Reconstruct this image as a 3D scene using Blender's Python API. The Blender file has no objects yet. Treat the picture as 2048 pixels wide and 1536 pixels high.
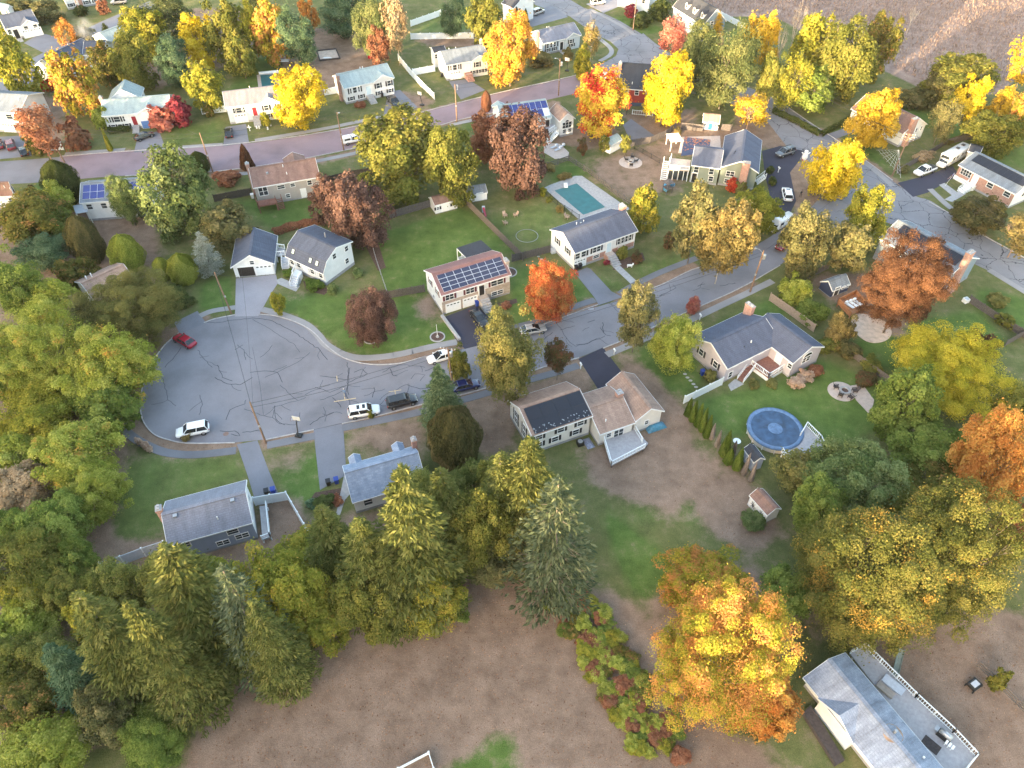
import bpy, math, random
import numpy as np
from mathutils import Vector, Matrix
random.seed(7); RNG = np.random.default_rng(11)
S = bpy.context.scene; C = S.collection
R = math.radians
# ------------------------------------------------------------------ camera, sky, sun, exposure
FPX, PITCH, HCAM = 1500.0, R(46), 86.0
cam = bpy.data.cameras.new('camera'); cam.lens = 36.0 * FPX / 2048; cam.sensor_width = 36; cam.clip_end = 4000
co = bpy.data.objects.new('camera', cam); C.objects.link(co)
co.location = (0, 0, HCAM); co.rotation_euler = (R(90) - PITCH, 0, 0); S.camera = co
HAZE = 0.00003
SUN_EL, SUN_TRAVEL = R(7.5), R(52)          # low evening sun; light travels towards this heading (from +x, ccw)
w = bpy.data.worlds.new('World'); S.world = w; w.use_nodes = True
nt = w.node_tree; bg = nt.nodes['Background']
sky = nt.nodes.new('ShaderNodeTexSky'); sky.sky_type = 'NISHITA'; sky.sun_disc = False
sky.sun_elevation = SUN_EL; sky.sun_rotation = math.pi / 2 - (SUN_TRAVEL + math.pi)
sky.air_density = 1.0; sky.dust_density = 2.3; sky.ozone_density = 0.4
nt.links.new(sky.outputs[0], bg.inputs[0]); bg.inputs[1].default_value = 0.15
sl = bpy.data.lights.new('sun', 'SUN'); sl.energy = 2.5; sl.angle = R(0.5); sl.color = (1.0, 0.76, 0.45)
so = bpy.data.objects.new('sun', sl); C.objects.link(so)
sd = Vector((math.cos(SUN_TRAVEL) * math.cos(SUN_EL), math.sin(SUN_TRAVEL) * math.cos(SUN_EL), -math.sin(SUN_EL)))
so.rotation_euler = sd.to_track_quat('-Z', 'Y').to_euler(); so.location = (-60, -60, 60)
S.view_settings.view_transform = 'Standard'; S.view_settings.look = 'None'; S.view_settings.gamma = 1
S.view_settings.exposure = 3.15
S.cycles.max_bounces = 4; S.cycles.diffuse_bounces = 2; S.cycles.transmission_bounces = 3; S.cycles.glossy_bounces = 2

# ------------------------------------------------------------------ photograph pixel -> point at height z
CP, SP = math.cos(PITCH), math.sin(PITCH)
def ray(px, py):
    x = (px - 1024) / FPX; y = -(py - 768) / FPX
    return Vector((x, CP + y * SP, -SP + y * CP))
def G(px, py, z=0.0):
    d = ray(px, py); t = (z - HCAM) / d.z
    return Vector((d.x * t, d.y * t, z))
def hz(top, base):
    """height of a point seen at pixel top that stands over the ground pixel base"""
    b = G(*base); d = ray(*top); return HCAM + d.z * (b.y / d.y)
def mpp(px, py, z=0):
    p = G(px, py, z); return (p.y * CP + (HCAM - z) * SP) / FPX

# ------------------------------------------------------------------ materials
MATS = {}
def nmat(name):
    m = bpy.data.materials.new(name); m.use_nodes = True; MATS[name] = m
    return m, m.node_tree, m.node_tree.nodes['Principled BSDF']
def N(t, kind, **k):
    n = t.nodes.new(kind)
    for a, b in k.items():
        if a.startswith('i_'): n.inputs[int(a[2:]) if a[2:].isdigit() else a[2:]].default_value = b
        else: setattr(n, a, b)
    return n
def rgba(c): return (c[0], c[1], c[2], 1)
def ramp(t, fac, stops):
    r = t.nodes.new('ShaderNodeValToRGB'); e = r.color_ramp.elements
    while len(e) < len(stops): e.new(0.5)
    for q, (p, c) in zip(e, stops): q.position = p; q.color = rgba(c)
    t.links.new(fac, r.inputs[0]); return r.outputs[0]
def plain(name, c, rough=0.6, var=0.12, scale=3.0, metal=0.0, spec=0.4, fine=0.0):
    m, t, b = nmat(name)
    tc = N(t, 'ShaderNodeTexCoord'); n = N(t, 'ShaderNodeTexNoise'); n.inputs['Scale'].default_value = scale; n.inputs['Detail'].default_value = 5
    t.links.new(tc.outputs['Object'], n.inputs['Vector'])
    lo = [x * (1 - var) for x in c]; hi = [min(1, x * (1 + var)) for x in c]
    col = ramp(t, n.outputs[0], [(0.3, lo), (0.7, hi)])
    if fine:
        n2 = N(t, 'ShaderNodeTexNoise'); n2.inputs['Scale'].default_value = 60; t.links.new(tc.outputs['Object'], n2.inputs['Vector'])
        mx = N(t, 'ShaderNodeMixRGB', blend_type='OVERLAY'); mx.inputs[0].default_value = fine
        t.links.new(col, mx.inputs[1]); t.links.new(n2.outputs[0], mx.inputs[2]); col = mx.outputs[0]
    t.links.new(col, b.inputs['Base Color'])
    b.inputs['Roughness'].default_value = rough; b.inputs['Metallic'].default_value = metal; b.inputs['Specular IOR Level'].default_value = spec
    return m
def siding(name, c, pitch=0.12):
    """horizontal clapboard: relief from a saw wave in height, a little dirt"""
    m, t, b = nmat(name)
    tc = N(t, 'ShaderNodeTexCoord'); sp = N(t, 'ShaderNodeSeparateXYZ'); t.links.new(tc.outputs['Object'], sp.inputs[0])
    md = N(t, 'ShaderNodeMath', operation='MODULO'); t.links.new(sp.outputs[2], md.inputs[0]); md.inputs[1].default_value = pitch
    bp = N(t, 'ShaderNodeBump'); bp.inputs['Strength'].default_value = 0.5; bp.inputs['Distance'].default_value = 0.1; bp.invert = True
    t.links.new(md.outputs[0], bp.inputs['Height']); t.links.new(bp.outputs[0], b.inputs['Normal'])
    n = N(t, 'ShaderNodeTexNoise'); n.inputs['Scale'].default_value = 0.9; n.inputs['Detail'].default_value = 6; t.links.new(tc.outputs['Object'], n.inputs['Vector'])
    t.links.new(ramp(t, n.outputs[0], [(0.25, [x * 0.86 for x in c]), (0.7, c)]), b.inputs['Base Color'])
    b.inputs['Roughness'].default_value = 0.55
    return m
def shingle(name, c, c2=None, stain=0.0):
    """asphalt shingles: courses down the slope, tabs, weather streaks"""
    m, t, b = nmat(name); c2 = c2 or [x * 0.9 for x in c]
    tc = N(t, 'ShaderNodeTexCoord')
    br = N(t, 'ShaderNodeTexBrick'); br.inputs['Scale'].default_value = 1.0
    br.inputs['Brick Width'].default_value = 0.55; br.inputs['Row Height'].default_value = 0.26; br.inputs['Mortar Size'].default_value = 0.03
    br.inputs['Color1'].default_value = rgba(c); br.inputs['Color2'].default_value = rgba(c2); br.inputs['Mortar'].default_value = rgba([x * 0.8 for x in c])
    t.links.new(tc.outputs['Object'], br.inputs['Vector'])
    n = N(t, 'ShaderNodeTexNoise'); n.inputs['Scale'].default_value = 0.5; n.inputs['Detail'].default_value = 7; n.inputs['Roughness'].default_value = 0.65
    mp = N(t, 'ShaderNodeMapping'); mp.inputs['Scale'].default_value = (2.2, 0.5, 0.5); t.links.new(tc.outputs['Object'], mp.inputs[0]); t.links.new(mp.outputs[0], n.inputs['Vector'])
    mx = N(t, 'ShaderNodeMixRGB', blend_type='MULTIPLY'); mx.inputs[0].default_value = 1
    t.links.new(br.outputs[0], mx.inputs[1])
    t.links.new(ramp(t, n.outputs[0], [(0.3, [0.84 - stain] * 3), (0.68, [1.12] * 3)]), mx.inputs[2])
    n2 = N(t, 'ShaderNodeTexNoise'); n2.inputs['Scale'].default_value = 9; t.links.new(tc.outputs['Object'], n2.inputs['Vector'])
    m2 = N(t, 'ShaderNodeMixRGB', blend_type='OVERLAY'); m2.inputs[0].default_value = 0.3; t.links.new(mx.outputs[0], m2.inputs[1]); t.links.new(n2.outputs[0], m2.inputs[2])
    t.links.new(m2.outputs[0], b.inputs['Base Color']); b.inputs['Roughness'].default_value = 0.85; b.inputs['Specular IOR Level'].default_value = 0.2
    return m
def brickmat(name, c1, c2, mortar, w=0.24, h=0.085):
    m, t, b = nmat(name)
    tc = N(t, 'ShaderNodeTexCoord'); sp = N(t, 'ShaderNodeSeparateXYZ'); t.links.new(tc.outputs['Object'], sp.inputs[0])
    ad = N(t, 'ShaderNodeMath', operation='ADD'); t.links.new(sp.outputs[0], ad.inputs[0]); t.links.new(sp.outputs[1], ad.inputs[1])
    cb = N(t, 'ShaderNodeCombineXYZ'); t.links.new(ad.outputs[0], cb.inputs[0]); t.links.new(sp.outputs[2], cb.inputs[1])
    br = N(t, 'ShaderNodeTexBrick'); br.inputs['Scale'].default_value = 1; br.inputs['Brick Width'].default_value = w; br.inputs['Row Height'].default_value = h
    br.inputs['Mortar Size'].default_value = 0.012; br.inputs['Color1'].default_value = rgba(c1); br.inputs['Color2'].default_value = rgba(c2); br.inputs['Mortar'].default_value = rgba(mortar)
    t.links.new(cb.outputs[0], br.inputs['Vector'])
    n = N(t, 'ShaderNodeTexNoise'); n.inputs['Scale'].default_value = 1.7; n.inputs['Detail'].default_value = 6; t.links.new(tc.outputs['Object'], n.inputs['Vector'])
    mx = N(t, 'ShaderNodeMixRGB', blend_type='OVERLAY'); mx.inputs[0].default_value = 0.4; t.links.new(br.outputs[0], mx.inputs[1]); t.links.new(n.outputs[0], mx.inputs[2])
    t.links.new(mx.outputs[0], b.inputs['Base Color']); b.inputs['Roughness'].default_value = 0.85
    return m
def asphalt(name, c, crack=0.0, patch=None):
    m, t, b = nmat(name)
    tc = N(t, 'ShaderNodeTexCoord')
    n = N(t, 'ShaderNodeTexNoise'); n.inputs['Scale'].default_value = 0.12; n.inputs['Detail'].default_value = 8; n.inputs['Roughness'].default_value = 0.6
    t.links.new(tc.outputs['Object'], n.inputs['Vector'])
    col = ramp(t, n.outputs[0], [(0.28, [x * 0.74 for x in c]), (0.5, c), (0.72, [x * 1.16 for x in c])])
    n2 = N(t, 'ShaderNodeTexNoise'); n2.inputs['Scale'].default_value = 14; n2.inputs['Detail'].default_value = 3; t.links.new(tc.outputs['Object'], n2.inputs['Vector'])
    mx = N(t, 'ShaderNodeMixRGB', blend_type='OVERLAY'); mx.inputs[0].default_value = 0.25; t.links.new(col, mx.inputs[1]); t.links.new(n2.outputs[0], mx.inputs[2]); col = mx.outputs[0]
    if crack:
        n3 = N(t, 'ShaderNodeTexNoise'); n3.inputs['Scale'].default_value = 0.8; n3.inputs['Detail'].default_value = 4; t.links.new(tc.outputs['Object'], n3.inputs['Vector'])
        va = N(t, 'ShaderNodeMixRGB'); va.inputs[0].default_value = 0.55; t.links.new(tc.outputs['Object'], va.inputs[1]); t.links.new(n3.outputs[1], va.inputs[2])
        vo = N(t, 'ShaderNodeTexVoronoi', feature='DISTANCE_TO_EDGE'); vo.inputs['Scale'].default_value = crack; t.links.new(va.outputs[0], vo.inputs['Vector'])
        n4 = N(t, 'ShaderNodeTexNoise'); n4.inputs['Scale'].default_value = 0.15; t.links.new(tc.outputs['Object'], n4.inputs['Vector'])
        th = N(t, 'ShaderNodeMath', operation='MULTIPLY'); th.inputs[1].default_value = 0.018; t.links.new(n4.outputs[0], th.inputs[0])
        ls = N(t, 'ShaderNodeMath', operation='LESS_THAN'); t.links.new(vo.outputs['Distance'], ls.inputs[0]); t.links.new(th.outputs[0], ls.inputs[1])
        m3 = N(t, 'ShaderNodeMixRGB'); t.links.new(ls.outputs[0], m3.inputs[0]); t.links.new(col, m3.inputs[1]); m3.inputs[2].default_value = rgba([0.05, 0.05, 0.06]); col = m3.outputs[0]
    t.links.new(col, b.inputs['Base Color']); b.inputs['Roughness'].default_value = 0.9; b.inputs['Specular IOR Level'].default_value = 0.2
    return m
def leafmat(name, cols, patch=None, pscale=0.35, pth=0.55, trans=0.36):
    """leaves: colour spread from the per-leaf and per-clump numbers stored on the mesh, a second colour in large patches"""
    m, t, b = nmat(name); t.nodes.remove(b); out = t.nodes['Material Output']
    at = N(t, 'ShaderNodeAttribute', attribute_name='Col'); sp = N(t, 'ShaderNodeSeparateColor'); t.links.new(at.outputs[0], sp.inputs[0])
    ad = N(t, 'ShaderNodeMath', operation='MULTIPLY_ADD'); t.links.new(sp.outputs[0], ad.inputs[0]); ad.inputs[1].default_value = 0.5
    hf = N(t, 'ShaderNodeMath', operation='MULTIPLY'); t.links.new(sp.outputs[1], hf.inputs[0]); hf.inputs[1].default_value = 0.5; t.links.new(hf.outputs[0], ad.inputs[2])
    col = ramp(t, ad.outputs[0], [(0.12 + 0.76 * i / (len(cols) - 1), c) for i, c in enumerate(cols)])
    oi = N(t, 'ShaderNodeObjectInfo')
    if patch:
        tc = N(t, 'ShaderNodeTexCoord'); vm = N(t, 'ShaderNodeVectorMath', operation='ADD'); t.links.new(tc.outputs['Object'], vm.inputs[0])
        ms = N(t, 'ShaderNodeMath', operation='MULTIPLY'); t.links.new(oi.outputs['Random'], ms.inputs[0]); ms.inputs[1].default_value = 50; t.links.new(ms.outputs[0], vm.inputs[1])
        n = N(t, 'ShaderNodeTexNoise'); n.inputs['Scale'].default_value = 1 / pscale; n.inputs['Detail'].default_value = 2; t.links.new(vm.outputs[0], n.inputs['Vector'])
        sm = N(t, 'ShaderNodeMath', operation='MULTIPLY_ADD'); t.links.new(sp.outputs[0], sm.inputs[0]); sm.inputs[1].default_value = 0.18; t.links.new(n.outputs[0], sm.inputs[2])
        f = ramp(t, sm.outputs[0], [(pth, (0, 0, 0)), (pth + 0.12, (1, 1, 1))])
        mx = N(t, 'ShaderNodeMixRGB'); t.links.new(f, mx.inputs[0]); t.links.new(col, mx.inputs[1]); mx.inputs[2].default_value = rgba(patch); col = mx.outputs[0]
    hs = N(t, 'ShaderNodeHueSaturation'); t.links.new(col, hs.inputs['Color'])
    vv = N(t, 'ShaderNodeMath', operation='MULTIPLY_ADD'); t.links.new(oi.outputs['Random'], vv.inputs[0]); vv.inputs[1].default_value = 0.25; vv.inputs[2].default_value = 0.88
    t.links.new(vv.outputs[0], hs.inputs['Value'])
    d = N(t, 'ShaderNodeBsdfDiffuse'); tr = N(t, 'ShaderNodeBsdfTranslucent'); ms = N(t, 'ShaderNodeMixShader'); ms.inputs[0].default_value = trans
    t.links.new(hs.outputs[0], d.inputs[0]); t.links.new(hs.outputs[0], tr.inputs[0]); t.links.new(d.outputs[0], ms.inputs[1]); t.links.new(tr.outputs[0], ms.inputs[2]); t.links.new(ms.outputs[0], out.inputs[0])
    return m

W_ = siding('white_siding', (0.78, 0.79, 0.80)); WC = siding('cream_siding', (0.74, 0.71, 0.66)); WB = siding('pale_blue_siding', (0.50, 0.58, 0.66))
WG = siding('grey_blue_siding', (0.32, 0.38, 0.52)); WGG = siding('grey_green_siding', (0.23, 0.27, 0.23)); WL = siding('lavender_siding', (0.50, 0.47, 0.52))
WT = siding('tan_siding', (0.40, 0.37, 0.35)); WR = siding('red_siding', (0.30, 0.045, 0.04)); WN = siding('navy_siding', (0.035, 0.05, 0.11)); WSB = siding('slate_blue_siding', (0.22, 0.29, 0.36))
RB = shingle('blue_grey_shingle', (0.105, 0.118, 0.165)); RD = shingle('dark_slate_shingle', (0.10, 0.115, 0.16), stain=0.05); RG = shingle('grey_shingle', (0.20, 0.23, 0.27), stain=0.1)
RLG = shingle('pale_green_shingle', (0.33, 0.40, 0.41)); RBR = shingle('brown_shingle', (0.27, 0.17, 0.14), (0.22, 0.13, 0.11), 0.12); RPK = shingle('red_brown_shingle', (0.28, 0.15, 0.14), (0.24, 0.13, 0.12))
RMB = shingle('bright_blue_shingle', (0.27, 0.325, 0.43), (0.19, 0.24, 0.34), 0.0); RMG = shingle('mid_grey_shingle', (0.21, 0.22, 0.27), stain=0.02); RTAN = shingle('tan_shingle', (0.36, 0.25, 0.20), (0.30, 0.20, 0.16), 0.1)
RST = shingle('stained_blue_shingle', (0.34, 0.38, 0.47), (0.29, 0.33, 0.42), 0.28); RBLK = shingle('black_shingle', (0.055, 0.06, 0.075)); RMOT = shingle('mottled_shingle', (0.23, 0.235, 0.275), (0.28, 0.235, 0.23), 0.1)
BRK = brickmat('red_brick', (0.30, 0.12, 0.09), (0.38, 0.18, 0.13), (0.42, 0.36, 0.33)); STN = brickmat('tan_stone', (0.36, 0.29, 0.24), (0.46, 0.40, 0.34), (0.30, 0.27, 0.25), 0.5, 0.16)
TRIM = plain('white_trim', (0.80, 0.81, 0.82), 0.45, 0.05); VINYL = plain('white_vinyl', (0.76, 0.80, 0.83), 0.4, 0.06, 1.0); VGREY = plain('grey_vinyl', (0.45, 0.49, 0.56), 0.45, 0.1)
GLASS = plain('window_glass', (0.035, 0.045, 0.055), 0.08, 0.5, 0.7, spec=0.6); SHUT = plain('dark_shutter', (0.025, 0.025, 0.03), 0.6, 0.2); SHUTR = plain('maroon_shutter', (0.11, 0.025, 0.035), 0.6, 0.2)
CONC = plain('concrete', (0.34, 0.34, 0.35), 0.85, 0.15, 2.0, fine=0.3); FOUND = plain('foundation', (0.30, 0.30, 0.32), 0.9, 0.2, 2.0, fine=0.3)
GRANITE = plain('granite_kerb', (0.40, 0.38, 0.38), 0.85, 0.2, 2.0)
WOODG = plain('weathered_wood', (0.115, 0.10, 0.096), 0.9, 0.3, 4.0, fine=0.5); WOODT = plain('tan_wood', (0.40, 0.29, 0.22), 0.85, 0.2, 4.0, fine=0.4); WOODO = plain('cedar_deck', (0.36, 0.16, 0.075), 0.75, 0.2, 3.0, fine=0.3)
WOODD = plain('dark_wood', (0.06, 0.05, 0.05), 0.85, 0.3, 4.0, fine=0.4); WOODR = plain('red_brown_deck', (0.24, 0.11, 0.085), 0.75, 0.2, 3.0, fine=0.3); POLEM = plain('pole_wood', (0.20, 0.13, 0.09), 0.9, 0.25, 3.0, fine=0.4)
GREYDECK = plain('grey_deck', (0.36, 0.35, 0.37), 0.8, 0.12, 3.0, fine=0.3)
BLACK = plain('black_plastic', (0.018, 0.018, 0.022), 0.4, 0.2); BLUEP = plain('blue_plastic', (0.02, 0.05, 0.28), 0.4, 0.15); GREENP = plain('green_plastic', (0.03, 0.22, 0.12), 0.5, 0.15)
STEEL = plain('galvanised_steel', (0.42, 0.43, 0.45), 0.4, 0.1, metal=0.6); IRON = plain('black_iron', (0.02, 0.02, 0.02), 0.5, 0.1); WHITE = plain('white_plastic', (0.8, 0.8, 0.8), 0.4, 0.05)
TEAL = plain('teal_pool_cover', (0.02, 0.13, 0.15), 0.5, 0.15, 0.8, fine=0.2); NAVYC = plain('navy_pool_cover', (0.05, 0.075, 0.16), 0.5, 0.2, 0.8); ROUNDC = plain('blue_pool_cover', (0.03, 0.068, 0.14), 0.4, 0.45, 0.9, fine=0.3); ROUNDR = plain('pale_blue_cover_rim', (0.10, 0.175, 0.31), 0.45, 0.3, 2.0)
SAND = plain('sand', (0.56, 0.44, 0.36), 0.95, 0.2, 1.2, fine=0.5); PAVER = plain('pale_paver', (0.50, 0.42, 0.38), 0.9, 0.12, 2.0, fine=0.4); MULCH = plain('dark_mulch', (0.09, 0.055, 0.045), 0.95, 0.4, 4.0, fine=0.6)
BARK = plain('grey_bark', (0.17, 0.14, 0.12), 0.95, 0.35, 5.0, fine=0.5); BARKP = plain('pale_bark', (0.42, 0.36, 0.31), 0.9, 0.3, 5.0, fine=0.4); TWIG = plain('twig', (0.33, 0.22, 0.16), 0.9, 0.25, 3.0)
ASPH = asphalt('grey_asphalt', (0.205, 0.20, 0.222)); ASPHC = asphalt('cracked_asphalt', (0.215, 0.21, 0.228), crack=0.5); PURP = asphalt('purple_asphalt', (0.245, 0.183, 0.205)); SEAL = plain('crack_sealant', (0.045, 0.047, 0.06), 0.6, 0.3)
DRV = asphalt('driveway_asphalt', (0.185, 0.187, 0.215)); DRVB = asphalt('fresh_black_asphalt', (0.05, 0.05, 0.072)); DRVC = asphalt('pale_driveway', (0.29, 0.275, 0.30)); SWK = asphalt('sidewalk_asphalt', (0.165, 0.167, 0.187)); SWKC = asphalt('sidewalk_concrete', (0.28, 0.27, 0.275))
SOLAR = plain('solar_cell', (0.035, 0.042, 0.085), 0.18, 0.15, 0.6, spec=0.6); SOLARB = plain('blue_solar_cell', (0.035, 0.05, 0.20), 0.18, 0.15, 0.6, spec=0.6); SOLARK = plain('black_solar_cell', (0.02, 0.022, 0.032), 0.3, 0.1)
REDD = plain('red_door', (0.25, 0.02, 0.03), 0.4, 0.1); BLUED = plain('blue_door', (0.03, 0.13, 0.36), 0.4, 0.1); PALED = plain('pale_door', (0.55, 0.68, 0.76), 0.4, 0.06)
YPAINT = plain('road_paint', (0.55, 0.42, 0.25), 0.8, 0.3, 5.0); CANVAS = plain('tarp_blue', (0.08, 0.18, 0.45), 0.5, 0.2); LEAFR = plain('roof_leaf_litter', (0.45, 0.20, 0.11), 0.95, 0.3, 4.0, fine=0.5)

# ------------------------------------------------------------------ mesh helpers
class MB:
    def __init__(s): s.v = []; s.f = []
    def add(s, vs, fs):
        o = len(s.v); s.v += [tuple(q) for q in vs]; s.f += [tuple(i + o for i in f) for f in fs]; return s
    def box(s, x0, x1, y0, y1, z0, z1):
        return s.add([(x0, y0, z0), (x1, y0, z0), (x1, y1, z0), (x0, y1, z0), (x0, y0, z1), (x1, y0, z1), (x1, y1, z1), (x0, y1, z1)],
                     [(3, 2, 1, 0), (4, 5, 6, 7), (0, 1, 5, 4), (1, 2, 6, 5), (2, 3, 7, 6), (3, 0, 4, 7)])
    def prism(s, poly, z0, z1):
        n = len(poly); a = sum(poly[i][0] * poly[(i + 1) % n][1] - poly[(i + 1) % n][0] * poly[i][1] for i in range(n))
        if a < 0: poly = list(poly)[::-1]
        return s.add([(p[0], p[1], z0) for p in poly] + [(p[0], p[1], z1) for p in poly],
                     [tuple(range(n))[::-1], tuple(range(n, 2 * n))] + [(i, (i + 1) % n, (i + 1) % n + n, i + n) for i in range(n)])
    def tube(s, p, q, r0, r1=None, n=8, cap=True):
        p, q = Vector(p), Vector(q); r1 = r0 if r1 is None else r1; d = (q - p)
        if d.length < 1e-6: return s
        d.normalize(); a = d.orthogonal().normalized(); b = d.cross(a)
        vs = [p + (a * math.cos(2 * math.pi * i / n) + b * math.sin(2 * math.pi * i / n)) * r0 for i in range(n)] + [q + (a * math.cos(2 * math.pi * i / n) + b * math.sin(2 * math.pi * i / n)) * r1 for i in range(n)]
        fs = [(i, (i + 1) % n, (i + 1) % n + n, i + n) for i in range(n)]
        if cap: fs += [tuple(range(n))[::-1], tuple(range(n, 2 * n))]
        return s.add(vs, fs)
    def bar(s, p, q, w, h):
        """square bar between two points (h upright-ish, w sideways)"""
        p, q = Vector(p), Vector(q); d = (q - p).normalized(); up = Vector((0, 0, 1)) if abs(d.z) < 0.95 else Vector((1, 0, 0))
        a = d.cross(up).normalized() * w / 2; b = a.cross(d).normalized() * h / 2
        vs = [e + i * a + j * b for e in (p, q) for i, j in ((-1, -1), (1, -1), (1, 1), (-1, 1))]
        return s.add(vs, [(0, 1, 2, 3), (7, 6, 5, 4), (0, 4, 5, 1), (1, 5, 6, 2), (2, 6, 7, 3), (3, 7, 4, 0)])
    def lathe(s, prof, n=20, c=(0, 0)):
        m = len(prof); vs = []; fs = []
        for i in range(n):
            a = 2 * math.pi * i / n
            vs += [(c[0] + r * math.cos(a), c[1] + r * math.sin(a), z) for r, z in prof]
        for i in range(n):
            for j in range(m - 1):
                a, b = i * m + j, ((i + 1) % n) * m + j; fs.append((a, b, b + 1, a + 1))
        return s.add(vs, fs)
    def mesh(s, name, mat, smooth=False):
        me = bpy.data.meshes.new(name); me.from_pydata(s.v, [], s.f); me.update()
        if mat: me.materials.append(mat)
        if smooth: me.polygons.foreach_set('use_smooth', [True] * len(me.polygons))
        return me
    def build(s, name, mat, parent=None, smooth=False, bevel=0):
        return link(name, s.mesh(name, mat, smooth), parent, bevel)
def link(name, me, parent=None, bevel=0):
    o = bpy.data.objects.new(name, me); C.objects.link(o)
    if parent is not None: o.parent = parent
    if bevel:
        md = o.modifiers.new('bevel', 'BEVEL'); md.width = bevel; md.segments = 2; md.limit_method = 'ANGLE'
    return o
def tag(o, label, cat, group=None, kind=None):
    o['label'] = label; o['category'] = cat
    if group: o['group'] = group
    if kind: o['kind'] = kind
    return o
def empty(name, loc, rz=0.0):
    o = bpy.data.objects.new(name, None); C.objects.link(o); o.location = loc; o.rotation_euler = (0, 0, rz); o.empty_display_size = 0.3
    return o
def copy_tree(o, parent=None):
    c = o.copy(); C.objects.link(c); c.parent = parent
    for ch in list(o.children): copy_tree(ch, c)
    return c
CACHE = {}
def cached(key, fn):
    if key not in CACHE: CACHE[key] = fn()
    return CACHE[key]
def wpart(root, o):
    """parent a mesh built in world coordinates to an Empty without moving it"""
    M = Matrix.Translation(root.location) @ Matrix.Rotation(root.rotation_euler[2], 4, 'Z')
    o.parent = root; o.matrix_parent_inverse = M.inverted(); return o
def sheet(name, pts, z, mat, label, cat, kind='structure', thick=None):
    o = MB().prism([(p.x, p.y) for p in pts], z - (thick or 0.003), z).build(name, mat); return tag(o, label, cat, kind=kind)
def arc(pts, k=4):
    """smooth closed or open pixel polyline (Catmull-Rom)"""
    out = []; n = len(pts)
    for i in range(n - 1):
        p0 = pts[max(i - 1, 0)]; p1 = pts[i]; p2 = pts[i + 1]; p3 = pts[min(i + 2, n - 1)]
        for j in range(k):
            t = j / k; t2 = t * t; t3 = t2 * t
            out.append(tuple(0.5 * ((2 * p1[a]) + (-p0[a] + p2[a]) * t + (2 * p0[a] - 5 * p1[a] + 4 * p2[a] - p3[a]) * t2 + (-p0[a] + 3 * p1[a] - 3 * p2[a] + p3[a]) * t3) for a in (0, 1)))
    return out + [tuple(pts[-1])]
def strip(pts, w, z0, z1, mb=None):
    """a band of width w along world points"""
    mb = mb or MB(); n = len(pts); L = []; Rr = []
    for i in range(n):
        d = (pts[min(i + 1, n - 1)] - pts[max(i - 1, 0)]); d.z = 0; d.normalize(); nn = Vector((-d.y, d.x, 0)) * w / 2
        L.append(pts[i] + nn); Rr.append(pts[i] - nn)
    vs = []
    for a, b in zip(L, Rr): vs += [(a.x, a.y, z1), (b.x, b.y, z1), (a.x, a.y, z0), (b.x, b.y, z0)]
    fs = []
    for i in range(n - 1):
        o = 4 * i; fs += [(o, o + 1, o + 5, o + 4), (o + 1, o + 3, o + 7, o + 5), (o + 2, o, o + 4, o + 6)]
    fs += [(0, 2, 3, 1), (4 * n - 4, 4 * n - 3, 4 * n - 1, 4 * n - 2)]
    return mb.add(vs, fs)

# ------------------------------------------------------------------ ground: one sheet, what grows where stored per vertex
def axis(lo, hi, step, far):
    a = list(np.arange(lo, hi + 1e-6, step)); s = step; x = lo
    while x > -far: s *= 1.35; x -= s; a.insert(0, x)
    s = step; x = hi
    while x < far: s *= 1.35; x += s; a.append(x)
    return np.array(a)
gx = axis(-150, 165, 0.8, 2500); gy = axis(14, 262, 0.8, 2500)
GX, GY = np.meshgrid(gx, gy, indexing='ij')
def inpoly(px, X=None, Y=None):
    X = GX if X is None else X; Y = GY if Y is None else Y
    P = [G(*p) for p in px]; ins = np.zeros(X.shape, bool); n = len(P)
    for i in range(n):
        a, b = P[i], P[(i + 1) % n]
        if a.y == b.y: continue
        c = ((a.y > Y) != (b.y > Y)) & (X < (b.x - a.x) * (Y - a.y) / (b.y - a.y) + a.x)
        ins ^= c
    return ins
def blur(a, k):
    for _ in range(k):
        a = (a + np.roll(a, 1, 0) + np.roll(a, -1, 0)) / 3; a = (a + np.roll(a, 1, 1) + np.roll(a, -1, 1)) / 3
    return a
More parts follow.
